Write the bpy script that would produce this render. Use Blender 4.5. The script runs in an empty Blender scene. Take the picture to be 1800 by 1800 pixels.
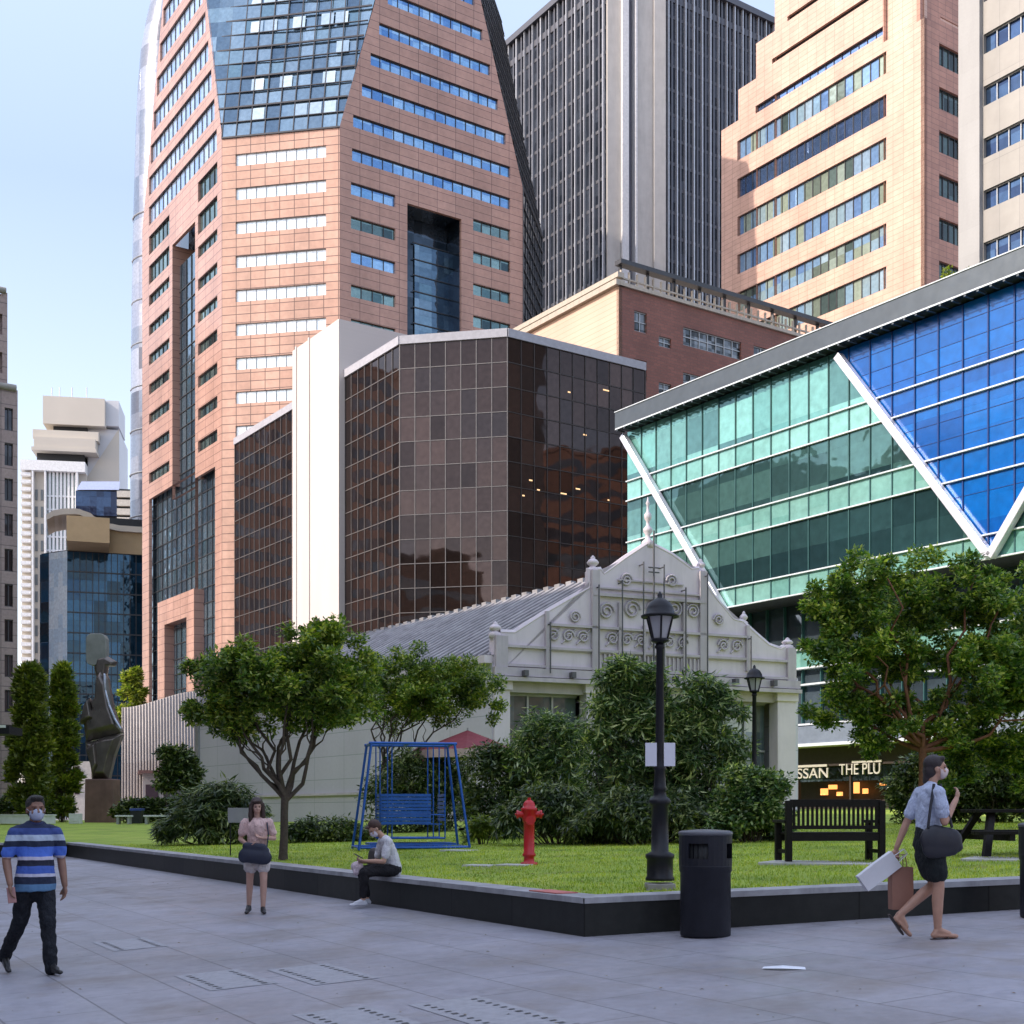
import bpy, bmesh, math, random
import numpy as np
from mathutils import Vector, Matrix
R = math.radians
scene = bpy.context.scene
COL = scene.collection
random.seed(7)
rng = np.random.default_rng(11)

# ---------------------------------------------------------------- camera, sky, sun, exposure
F, HZ, CZ = 2300.0, 1430.0, 1.665
cam_d = bpy.data.cameras.new("camera")
cam = bpy.data.objects.new("camera", cam_d)
COL.objects.link(cam)
cam.location = (0, 0, CZ)
cam.rotation_euler = (R(90), 0, 0)
cam_d.sensor_width = 36
cam_d.lens = 36 * F / 1800
cam_d.shift_y = (HZ - 900) / 1800
cam_d.clip_start = 0.1
cam_d.clip_end = 3000
scene.camera = cam

SUN_EL = 33.0
sun_h = Vector((-0.93, -0.37, 0)).normalized()
to_sun = Vector((sun_h.x * math.cos(R(SUN_EL)), sun_h.y * math.cos(R(SUN_EL)), math.sin(R(SUN_EL))))
sl = bpy.data.lights.new("sun", 'SUN')
sl.energy = 2.15
sl.angle = R(0.5)
sl.color = (1.0, 0.88, 0.76)
sun = bpy.data.objects.new("sun", sl)
COL.objects.link(sun)
sun.location = (-60, -60, 120)
sun.rotation_euler = to_sun.to_track_quat('Z', 'Y').to_euler()

world = bpy.data.worlds.new("World")
scene.world = world
world.use_nodes = True
wn = world.node_tree
sky = wn.nodes.new("ShaderNodeTexSky")
sky.sky_type = 'NISHITA'
sky.sun_disc = False
sky.sun_elevation = R(SUN_EL)
sky.sun_rotation = math.atan2(sun_h.x, sun_h.y)
sky.air_density = 1.0
sky.dust_density = 1.6
sky.ozone_density = 1.0
bg = wn.nodes["Background"]
hz = wn.nodes.new("ShaderNodeMix"); hz.data_type = 'RGBA'
hz.inputs[0].default_value = 0.35
wn.links.new(sky.outputs[0], hz.inputs[6])
hz.inputs[7].default_value = (4.4, 5.3, 7.0, 1)      # thin bright haze high over the city
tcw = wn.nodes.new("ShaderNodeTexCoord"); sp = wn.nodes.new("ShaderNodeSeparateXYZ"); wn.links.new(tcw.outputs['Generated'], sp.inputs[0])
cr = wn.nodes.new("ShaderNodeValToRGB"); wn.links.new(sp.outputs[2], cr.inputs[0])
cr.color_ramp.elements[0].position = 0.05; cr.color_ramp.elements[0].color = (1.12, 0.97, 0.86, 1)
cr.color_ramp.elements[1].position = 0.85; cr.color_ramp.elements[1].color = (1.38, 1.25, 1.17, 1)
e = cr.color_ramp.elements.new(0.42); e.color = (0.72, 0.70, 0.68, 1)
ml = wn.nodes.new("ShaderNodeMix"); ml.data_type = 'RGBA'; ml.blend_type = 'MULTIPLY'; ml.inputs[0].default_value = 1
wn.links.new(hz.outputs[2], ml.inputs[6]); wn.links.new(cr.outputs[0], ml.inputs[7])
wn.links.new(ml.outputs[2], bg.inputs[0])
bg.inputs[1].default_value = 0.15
scene.view_settings.view_transform = 'Standard'
scene.view_settings.look = 'None'
scene.view_settings.exposure = 1.22
scene.view_settings.gamma = 1
scene.cycles.max_bounces = 6
scene.cycles.glossy_bounces = 3
scene.cycles.diffuse_bounces = 3
scene.cycles.transmission_bounces = 2
scene.cycles.transparent_max_bounces = 4
scene.cycles.caustics_reflective = False
scene.cycles.caustics_refractive = False
scene.cycles.sample_clamp_indirect = 6

# ---------------------------------------------------------------- helpers
UD = Vector((-math.sin(R(34)), math.cos(R(34))))      # street grid, away to the left
VD = Vector((math.cos(R(34)), math.sin(R(34))))       # street grid, away to the right

def clamp(v, a, b): return max(a, min(b, v))
def sm(a, b, t):
    t = clamp((t - a) / (b - a), 0, 1); return t * t * (3 - 2 * t)

def lawn_z(x, y):
    x = clamp(x, -14, 12); y = clamp(y, 8, 62)
    return 0.755 + 0.0277 * (x - 0.76) + 0.0174 * (y - 13.76)

def plaza_z(x, y):
    p = 0.04 * clamp(x, -14, 8) + 0.0245 * clamp(y, -6, 42)
    t = sm(44, 78, y)
    return p * (1 - t) + 1.1 * t

def at(px, d): return Vector(((px - 900) / F * d, d))

def on(surf, px, py):
    """where the line of sight through a photo pixel meets the plaza or the lawn"""
    lo, hi = 4.0, 160.0
    k = (px - 900) / F; m = (py - HZ) / F
    for _ in range(60):
        y = (lo + hi) / 2
        if CZ - m * y > surf(k * y, y): lo = y
        else: hi = y
    return Vector((k * lo, lo, surf(k * lo, lo)))

def tag(o, label=None, cat=None, group=None, kind=None):
    if label: o['label'] = label
    if cat: o['category'] = cat
    if group: o['group'] = group
    if kind: o['kind'] = kind
    return o

def thing(name, label, cat, loc=(0, 0, 0), rz=0, group=None):
    o = bpy.data.objects.new(name, None)
    o.empty_display_size = 0.3
    COL.objects.link(o)
    o.location = loc
    o.rotation_euler = (0, 0, rz)
    return tag(o, label, cat, group)

class MB:
    """collects faces, then becomes one mesh object"""
    def __init__(s): s.v = []; s.f = []; s.m = []; s.sm = []
    def poly(s, pts, m=0, smooth=False):
        n = len(s.v); s.v += [tuple(p) for p in pts]
        s.f.append(tuple(range(n, n + len(pts)))); s.m.append(m); s.sm.append(smooth)
    def mesh(s, V, Fc, m=0, smooth=False):
        n = len(s.v); s.v += [tuple(p) for p in V]
        for f in Fc:
            s.f.append(tuple(i + n for i in f)); s.m.append(m); s.sm.append(smooth)
    def box(s, x0, x1, y0, y1, z0, z1, m=0, M=None):
        V = [Vector(p) for p in ((x0, y0, z0), (x1, y0, z0), (x1, y1, z0), (x0, y1, z0), (x0, y0, z1), (x1, y0, z1), (x1, y1, z1), (x0, y1, z1))]
        if M: V = [M @ p for p in V]
        s.mesh(V, ((0, 3, 2, 1), (4, 5, 6, 7), (0, 1, 5, 4), (1, 2, 6, 5), (2, 3, 7, 6), (3, 0, 4, 7)), m)
        return s
    def prism(s, poly, z0, z1, m=0, mtop=None):
        n = len(poly)
        V = [(p[0], p[1], z0) for p in poly] + [(p[0], p[1], z1) for p in poly]
        s.mesh(V, [(i, (i + 1) % n, n + (i + 1) % n, n + i) for i in range(n)], m)
        s.mesh(V, [tuple(range(n, 2 * n)), tuple(reversed(range(n)))], m if mtop is None else mtop)
        return s
    def tube(s, pts, rad, n=10, m=0, smooth=True, caps=True, flat=1.0, side=None):
        pts = [Vector(p) for p in pts]
        if not hasattr(rad, '__len__'): rad = [rad] * len(pts)
        V = []; prev = None
        for i, p in enumerate(pts):
            t = (pts[min(i + 1, len(pts) - 1)] - pts[max(i - 1, 0)])
            if t.length < 1e-9: t = Vector((0, 0, 1))
            t.normalize()
            if prev is None:
                a = side if side is not None else (Vector((1, 0, 0)) if abs(t.x) < 0.9 else Vector((0, 1, 0)))
            else: a = prev
            a = Vector(a); a = (a - t * a.dot(t)).normalized(); b = t.cross(a); prev = a
            for k in range(n):
                an = 2 * math.pi * k / n
                V.append(p + a * (math.cos(an) * rad[i]) + b * (math.sin(an) * rad[i] * flat))
        Fc = []
        for i in range(len(pts) - 1):
            for k in range(n):
                Fc.append((i * n + k, i * n + (k + 1) % n, (i + 1) * n + (k + 1) % n, (i + 1) * n + k))
        s.mesh(V, Fc, m, smooth)
        if caps:
            s.mesh(V, [tuple(reversed(range(n))), tuple(range((len(pts) - 1) * n, len(pts) * n))], m, False)
        return s
    def lathe(s, prof, c=(0, 0, 0), n=20, m=0, smooth=True, ph=0):
        V = []
        for r, z in prof:
            for k in range(n):
                an = 2 * math.pi * (k + ph) / n
                V.append((c[0] + r * math.cos(an), c[1] + r * math.sin(an), c[2] + z))
        Fc = [(i * n + k, i * n + (k + 1) % n, (i + 1) * n + (k + 1) % n, (i + 1) * n + k) for i in range(len(prof) - 1) for k in range(n)]
        Fc.append(tuple(reversed(range(n)))); Fc.append(tuple(range((len(prof) - 1) * n, len(prof) * n)))
        s.mesh(V, Fc, m, smooth)
        return s
    def cap(s, p, q, r1, r2, n=12, flat=1.0, side=None):
        """tapered limb with round ends"""
        p = Vector(p); q = Vector(q); t = (q - p)
        if t.length < 1e-6: t = Vector((0, 0, 1e-4))
        t.normalize()
        pts = []; rad = []
        for a in (-85, -60, -30, 0):
            pts.append(p + t * (r1 * math.sin(R(a)))); rad.append(r1 * math.cos(R(a)))
        for a in (0, 30, 60, 85):
            pts.append(q + t * (r2 * math.sin(R(a)))); rad.append(r2 * math.cos(R(a)))
        s.tube(pts, rad, n=n, flat=flat, side=side)
        return s
    def ball(s, c, rx, ry=None, rz=None, n=14, M=None):
        ry = rx if ry is None else ry; rz = rx if rz is None else rz
        V = []; h = n // 2 + 1
        for i in range(h + 1):
            th = math.pi * clamp(i / h, 0.02, 0.98)
            for k in range(n):
                an = 2 * math.pi * k / n
                v = Vector((rx * math.sin(th) * math.cos(an), ry * math.sin(th) * math.sin(an), rz * math.cos(th)))
                if M: v = M @ v
                V.append(v + Vector(c))
        Fc = [(i * n + k, i * n + (k + 1) % n, (i + 1) * n + (k + 1) % n, (i + 1) * n + k) for i in range(h) for k in range(n)]
        Fc.append(tuple(reversed(range(n)))); Fc.append(tuple(range(h * n, (h + 1) * n)))
        s.mesh(V, Fc, 0, True)
        return s
    def build(s, name, mats, parent=None, M=None, recalc=True, cuts=None, remesh=None, smooth_it=0, bevel=None, folds=0):
        me = bpy.data.meshes.new(name)
        me.from_pydata(s.v, [], s.f)
        mats = mats if isinstance(mats, (list, tuple)) else [mats]
        for m in mats: me.materials.append(m)
        me.polygons.foreach_set("material_index", s.m)
        me.polygons.foreach_set("use_smooth", s.sm)
        if recalc or cuts:
            bm = bmesh.new(); bm.from_mesh(me)
            for co, no in (cuts or []):
                bmesh.ops.bisect_plane(bm, geom=bm.verts[:] + bm.edges[:] + bm.faces[:], plane_co=co, plane_no=no, clear_outer=True)
            if recalc: bmesh.ops.recalc_face_normals(bm, faces=bm.faces[:])
            bm.to_mesh(me); bm.free()
        o = bpy.data.objects.new(name, me)
        COL.objects.link(o)
        if remesh:
            md = o.modifiers.new("remesh", 'REMESH'); md.mode = 'VOXEL'; md.voxel_size = remesh; md.use_smooth_shade = True
            if smooth_it:
                ms = o.modifiers.new("smooth", 'SMOOTH'); ms.iterations = smooth_it; ms.factor = 0.5
            if folds:
                tx = bpy.data.textures.new("folds", 'CLOUDS'); tx.noise_scale = 0.11; tx.noise_depth = 2; tx.noise_type = 'HARD_NOISE'
                dm = o.modifiers.new("folds", 'DISPLACE'); dm.texture = tx; dm.strength = folds; dm.mid_level = 0.35; dm.texture_coords = 'LOCAL'
            dg = bpy.context.evaluated_depsgraph_get()
            me2 = bpy.data.meshes.new_from_object(o.evaluated_get(dg))
            o.modifiers.clear(); o.data = me2; bpy.data.meshes.remove(me)
            if not me2.materials:
                for m in mats: me2.materials.append(m)
        if bevel:
            mb = o.modifiers.new("bevel", 'BEVEL'); mb.width = bevel; mb.segments = 2; mb.limit_method = 'ANGLE'
        if parent: o.parent = parent
        if M is not None: o.matrix_local = M
        return o

def copy_tree(o, parent=None):
    c = o.copy(); COL.objects.link(c)
    if parent: c.parent = parent
    for ch in list(o.children): copy_tree(ch, c)
    return c

class Fac:
    """one upright facade plane: u metres along it, z up, o metres out of it"""
    def __init__(s, root, P, d):
        s.root = root; s.P = Vector(P[:2]); s.d = Vector(d[:2]).normalized()
        yv = Vector((-s.d.y, s.d.x))
        s.s = 1 if yv.dot(-s.P) > 0 else -1
        s.M = Matrix(((s.d.x, yv.x, 0, s.P.x), (s.d.y, yv.y, 0, s.P.y), (0, 0, 1, 0), (0, 0, 0, 1)))
        s.L = (Matrix.Translation(root.location).inverted() @ s.M) if root else s.M
    def u(s, px):
        k = (px - 900) / F
        return (k * s.P.y - s.P.x) / (s.d.x - k * s.d.y)
    def z(s, px, py):
        y = s.P.y + s.u(px) * s.d.y
        return CZ + (HZ - py) * y / F
    def uz(s, px, py): return (s.u(px), s.z(px, py))
    def pt(s, u, o=0): return s.P + s.d * u + Vector((-s.d.y, s.d.x)) * (s.s * o)
    def box(s, mb, u0, u1, z0, z1, o0, o1, m=0):
        a, b = sorted((u0, u1)); c, d = sorted((s.s * o0, s.s * o1))
        mb.box(a, b, c, d, z0, z1, m)
    def quad(s, mb, u0, u1, z0, z1, o, m=0):
        y = s.s * o
        mb.poly([(u0, y, z0), (u1, y, z0), (u1, y, z1), (u0, y, z1)], m)
    def build(s, mb, name, mats, **k): return mb.build(name, mats, s.root, s.L, **k)
    def wall(s, name, u0, u1, z0, z1, holes, mats, depth=0.35, cuts=None):
        """cladding with real openings and reveals"""
        u0, u1 = sorted((u0, u1))
        holes = [(min(a, b), max(a, b), c, d) for a, b, c, d in holes]
        us = sorted({u0, u1, *[clamp(h[i], u0, u1) for h in holes for i in (0, 1)]})
        zs = sorted({z0, z1, *[clamp(h[i], z0, z1) for h in holes for i in (2, 3)]})
        mb = MB()
        inh = lambda u, z: any(h[0] < u < h[1] and h[2] < z < h[3] for h in holes)
        for j in range(len(zs) - 1):
            zc = (zs[j] + zs[j + 1]) / 2; run = None
            for i in range(len(us) - 1):
                uc = (us[i] + us[i + 1]) / 2
                if inh(uc, zc):
                    if run is not None: s.quad(mb, run, us[i], zs[j], zs[j + 1], 0); run = None
                elif run is None: run = us[i]
            if run is not None: s.quad(mb, run, us[-1], zs[j], zs[j + 1], 0)
        y0, y1 = 0, -s.s * depth
        for a, b, c, d in holes:
            a, b = clamp(a, u0, u1), clamp(b, u0, u1); c, d = clamp(c, z0, z1), clamp(d, z0, z1)
            mb.poly([(a, y0, c), (a, y1, c), (a, y1, d), (a, y0, d)])
            mb.poly([(b, y0, c), (b, y1, c), (b, y1, d), (b, y0, d)])
            mb.poly([(a, y0, d), (b, y0, d), (b, y1, d), (a, y1, d)])
            mb.poly([(a, y0, c), (b, y0, c), (b, y1, c), (a, y1, c)])
        for e in ((u0, u0), (u1, u1)):
            mb.poly([(e[0], 0, z0), (e[0], y1, z0), (e[0], y1, z1), (e[0], 0, z1)])
        mb.poly([(u0, 0, z1), (u1, 0, z1), (u1, y1, z1), (u0, y1, z1)])
        return mb.build(name, mats, s.root, s.L, recalc=False, cuts=cuts)
    def window(s, u0, u1, z0, z1, n, mats, inset=0.3, bar=0.09, rows=(), name='window', cuts=None):
        u0, u1 = sorted((u0, u1))
        g = MB(); s.quad(g, u0, u1, z0, z1, -inset, 0)
        pane = g.build(name, mats[0], s.root, s.L, recalc=False, cuts=cuts)
        mb = MB(); fr = bar
        for i in range(1, n):
            x = u0 + (u1 - u0) * i / n
            s.box(mb, x - fr / 2, x + fr / 2, z0, z1, -inset + 0.003, -inset + 0.10, 1)
        for r in rows:
            zz = z0 + (z1 - z0) * r
            s.box(mb, u0, u1, zz - fr / 2, zz + fr / 2, -inset + 0.002, -inset + 0.09, 1)
        s.box(mb, u0, u1, z1 - fr, z1, -inset + 0.004, -inset + 0.11, 1)
        s.box(mb, u0, u1, z0, z0 + fr, -inset + 0.004, -inset + 0.11, 1)
        mb.build(name + '_frame', mats, pane, None, recalc=False, cuts=cuts)
        return pane

# ---------------------------------------------------------------- materials
def newmat(name):
    m = bpy.data.materials.new(name); m.use_nodes = True
    nt = m.node_tree; b = nt.nodes["Principled BSDF"]
    return m, nt, b
def rgb(c): return (c[0], c[1], c[2], 1)
def N(nt, typ, **kw):
    n = nt.nodes.new(typ)
    for k, v in kw.items(): setattr(n, k, v)
    return n
def math_n(nt, op, a, b=None, c=None):
    n = N(nt, "ShaderNodeMath", operation=op)
    for i, v in enumerate((a, b, c)):
        if v is None: continue
        if hasattr(v, 'links'): nt.links.new(v, n.inputs[i])
        else: n.inputs[i].default_value = v
    return n.outputs[0]
def mixc(nt, fac, a, b, blend='MIX'):
    n = N(nt, "ShaderNodeMix", data_type='RGBA', blend_type=blend)
    for sock, v in ((n.inputs[0], fac), (n.inputs[6], a), (n.inputs[7], b)):
        if hasattr(v, 'links'): nt.links.new(v, sock)
        elif hasattr(v, '__len__'): sock.default_value = rgb(v)
        else: sock.default_value = v
    return n.outputs[2]
def coords(nt, kind='Object'):
    return N(nt, "ShaderNodeTexCoord").outputs[kind]
def noise_n(nt, vec, scale, detail=3, rough=0.55, out='Fac'):
    n = N(nt, "ShaderNodeTexNoise"); n.inputs['Scale'].default_value = scale
    n.inputs['Detail'].default_value = detail; n.inputs['Roughness'].default_value = rough
    if vec is not None: nt.links.new(vec, n.inputs['Vector'])
    return n.outputs[out]
def ramp(nt, fac, stops, interp='LINEAR'):
    n = N(nt, "ShaderNodeValToRGB"); cr = n.color_ramp; cr.interpolation = interp
    while len(cr.elements) < len(stops): cr.elements.new(0.5)
    for e, (p, c) in zip(cr.elements, stops): e.position = p; e.color = rgb(c)
    nt.links.new(fac, n.inputs[0]); return n.outputs[0]
def scale_vec(nt, vec, s):
    n = N(nt, "ShaderNodeMapping"); n.inputs['Scale'].default_value = s
    nt.links.new(vec, n.inputs[0]); return n.outputs[0]
def bump(nt, b, h, strength=0.3, dist=0.02):
    n = N(nt, "ShaderNodeBump"); n.inputs['Strength'].default_value = strength; n.inputs['Distance'].default_value = dist
    nt.links.new(h, n.inputs['Height']); nt.links.new(n.outputs[0], b.inputs['Normal'])

def plain(name, col, rough=0.5, metal=0.0, var=0.12, scale=3.0, bmp=0.0, spec=0.5, stain=0.0):
    m, nt, b = newmat(name)
    co = coords(nt)
    f = noise_n(nt, co, scale, 5, 0.6)
    c = ramp(nt, f, [(0.3, [x * (1 - var) for x in col]), (0.7, [min(1, x * (1 + var)) for x in col])])
    if stain:
        f3 = noise_n(nt, scale_vec(nt, co, (1.6, 1.6, 0.25)), scale * 0.7, 6, 0.7)
        c = mixc(nt, math_n(nt, 'MULTIPLY', ramp(nt, f3, [(0.48, (0, 0, 0)), (0.72, (1, 1, 1))]), stain), c, [x * 0.45 for x in col])
    nt.links.new(c, b.inputs['Base Color'])
    rr = ramp(nt, noise_n(nt, co, scale * 2.3, 4), [(0.3, (rough * 0.85,) * 3), (0.7, (min(1, rough * 1.15),) * 3)])
    nt.links.new(rr, b.inputs['Roughness'])
    b.inputs['Metallic'].default_value = metal
    b.inputs['Specular IOR Level'].default_value = spec
    if bmp: bump(nt, b, noise_n(nt, co, scale * 8, 4), bmp)
    return m

def xz(nt):
    sep = N(nt, "ShaderNodeSeparateXYZ"); nt.links.new(coords(nt), sep.inputs[0])
    cb = N(nt, "ShaderNodeCombineXYZ"); nt.links.new(sep.outputs[0], cb.inputs[0]); nt.links.new(sep.outputs[2], cb.inputs[1])
    return cb.outputs[0], sep.outputs[0], sep.outputs[2]

def panels(name, col, col2, joint, w, h, mort=0.05, rough=0.45, var=0.10, off=0.0, fine=6.0, soil=0.25):
    """stone or metal cladding in the facade's own metres, with joints"""
    m, nt, b = newmat(name)
    v, x, z = xz(nt)
    br = N(nt, "ShaderNodeTexBrick"); br.offset = off; br.squash = 1
    br.inputs['Scale'].default_value = 1; br.inputs['Brick Width'].default_value = w; br.inputs['Row Height'].default_value = h
    br.inputs['Mortar Size'].default_value = mort / 2; br.inputs['Mortar Smooth'].default_value = 0.2
    br.inputs['Color1'].default_value = rgb(col); br.inputs['Color2'].default_value = rgb(col2); br.inputs['Mortar'].default_value = rgb(joint)
    nt.links.new(v, br.inputs['Vector'])
    f = noise_n(nt, v, fine, 6, 0.65)
    c = mixc(nt, 1.0, br.outputs['Color'], ramp(nt, f, [(0.25, (1 - var,) * 3), (0.75, (1 + var,) * 3)]), 'MULTIPLY')
    big = noise_n(nt, scale_vec(nt, v, (0.5, 0.12, 1)), 0.5, 4)
    c = mixc(nt, 1.0, c, ramp(nt, big, [(0.3, (1 - soil,) * 3), (0.65, (1, 1, 1))]), 'MULTIPLY')
    nt.links.new(c, b.inputs['Base Color'])
    b.inputs['Roughness'].default_value = rough
    bump(nt, b, br.outputs['Fac'], -0.3, 0.03)
    return m

def glass(name, cols, w, h, rough=0.04, metal=0.75, wavy=0.02, wscale=0.6, seed=0.0, spec=0.6, mixr=0.6, tiltk=0.03):
    """tinted curtain glass: every pane its own tone, slightly out of true so reflections break up"""
    m, nt, b = newmat(name)
    v, x, z = xz(nt)
    cx = math_n(nt, 'FLOOR', math_n(nt, 'DIVIDE', x, w)); cz = math_n(nt, 'FLOOR', math_n(nt, 'DIVIDE', z, h))
    cb = N(nt, "ShaderNodeCombineXYZ"); nt.links.new(cx, cb.inputs[0]); nt.links.new(cz, cb.inputs[1]); cb.inputs[2].default_value = seed
    wnn = N(nt, "ShaderNodeTexWhiteNoise", noise_dimensions='3D'); nt.links.new(cb.outputs[0], wnn.inputs['Vector'])
    n = len(cols)
    stops = [((i + 0.0) / n, c) for i, c in enumerate(cols)]
    big = noise_n(nt, scale_vec(nt, cb.outputs[0], (0.17, 0.35, 1)), 1.0, 3)
    fac = math_n(nt, 'ADD', math_n(nt, 'MULTIPLY', wnn.outputs['Value'], mixr), math_n(nt, 'MULTIPLY', ramp(nt, big, [(0.32, (0, 0, 0)), (0.68, (1, 1, 1))]), 1 - mixr))
    c = ramp(nt, fac, stops, 'LINEAR')
    c = mixc(nt, 1.0, c, ramp(nt, noise_n(nt, v, 2.2, 4), [(0.3, (0.82,) * 3), (0.7, (1.1,) * 3)]), 'MULTIPLY')
    nt.links.new(c, b.inputs['Base Color'])
    b.inputs['Metallic'].default_value = metal
    b.inputs['Roughness'].default_value = rough
    b.inputs['Specular IOR Level'].default_value = spec
    # tilt of each pane plus roller-wave
    h1 = noise_n(nt, v, wscale, 2, 0.4)
    tilt = math_n(nt, 'MULTIPLY', math_n(nt, 'SUBTRACT', wnn.outputs['Value'], 0.5), math_n(nt, 'ADD', x, z))
    hh = math_n(nt, 'ADD', h1, math_n(nt, 'MULTIPLY', tilt, tiltk))
    bump(nt, b, hh, 1.0, wavy * 2)
    return m

def leafmat(name, c1, c2, c3, trans=0.35):
    m, nt, b = newmat(name)
    geo = N(nt, "ShaderNodeNewGeometry")
    c = ramp(nt, geo.outputs['Random Per Island'], [(0.0, c1), (0.55, c2), (0.97, c3)])
    f = noise_n(nt, coords(nt), 1.4, 2)
    c = mixc(nt, 1.0, c, ramp(nt, f, [(0.3, (0.55, 0.62, 0.7)), (0.7, (1.45, 1.25, 0.8))]), 'MULTIPLY')
    nt.links.new(c, b.inputs['Base Color'])
    b.inputs['Roughness'].default_value = 0.33
    tr = N(nt, "ShaderNodeBsdfTranslucent"); nt.links.new(mixc(nt, 1.0, c, (1.3, 1.5, 0.6), 'MULTIPLY'), tr.inputs[0])
    mx = N(nt, "ShaderNodeMixShader"); mx.inputs[0].default_value = trans
    nt.links.new(b.outputs[0], mx.inputs[1]); nt.links.new(tr.outputs[0], mx.inputs[2])
    nt.links.new(mx.outputs[0], nt.nodes["Material Output"].inputs[0])
    return m

def lit(name, col, strength):
    m, nt, b = newmat(name)
    b.inputs['Base Color'].default_value = rgb(col)
    b.inputs['Emission Color'].default_value = rgb(col); b.inputs['Emission Strength'].default_value = strength
    return m
# ---------------------------------------------------------------- shared building materials
DARKIN = plain("dark_interior", (0.02, 0.022, 0.025), 0.6)
FRAME_D = plain("window_frame_dark", (0.05, 0.05, 0.055), 0.4, 0.3)
FRAME_L = plain("window_frame_pale", (0.35, 0.36, 0.37), 0.4, 0.4)
ROOFG = plain("roof_grey", (0.22, 0.22, 0.22), 0.8, stain=0.4)

def hull(name, pts, mat, parent):
    bm = bmesh.new()
    for p in pts: bm.verts.new(p)
    bmesh.ops.convex_hull(bm, input=bm.verts[:])
    bmesh.ops.recalc_face_normals(bm, faces=bm.faces[:])
    me = bpy.data.meshes.new(name); bm.to_mesh(me); bm.free()
    me.materials.append(mat)
    o = bpy.data.objects.new(name, me); COL.objects.link(o); o.parent = parent
    return o
def V3(p, z): return Vector((p[0], p[1], z))

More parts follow.
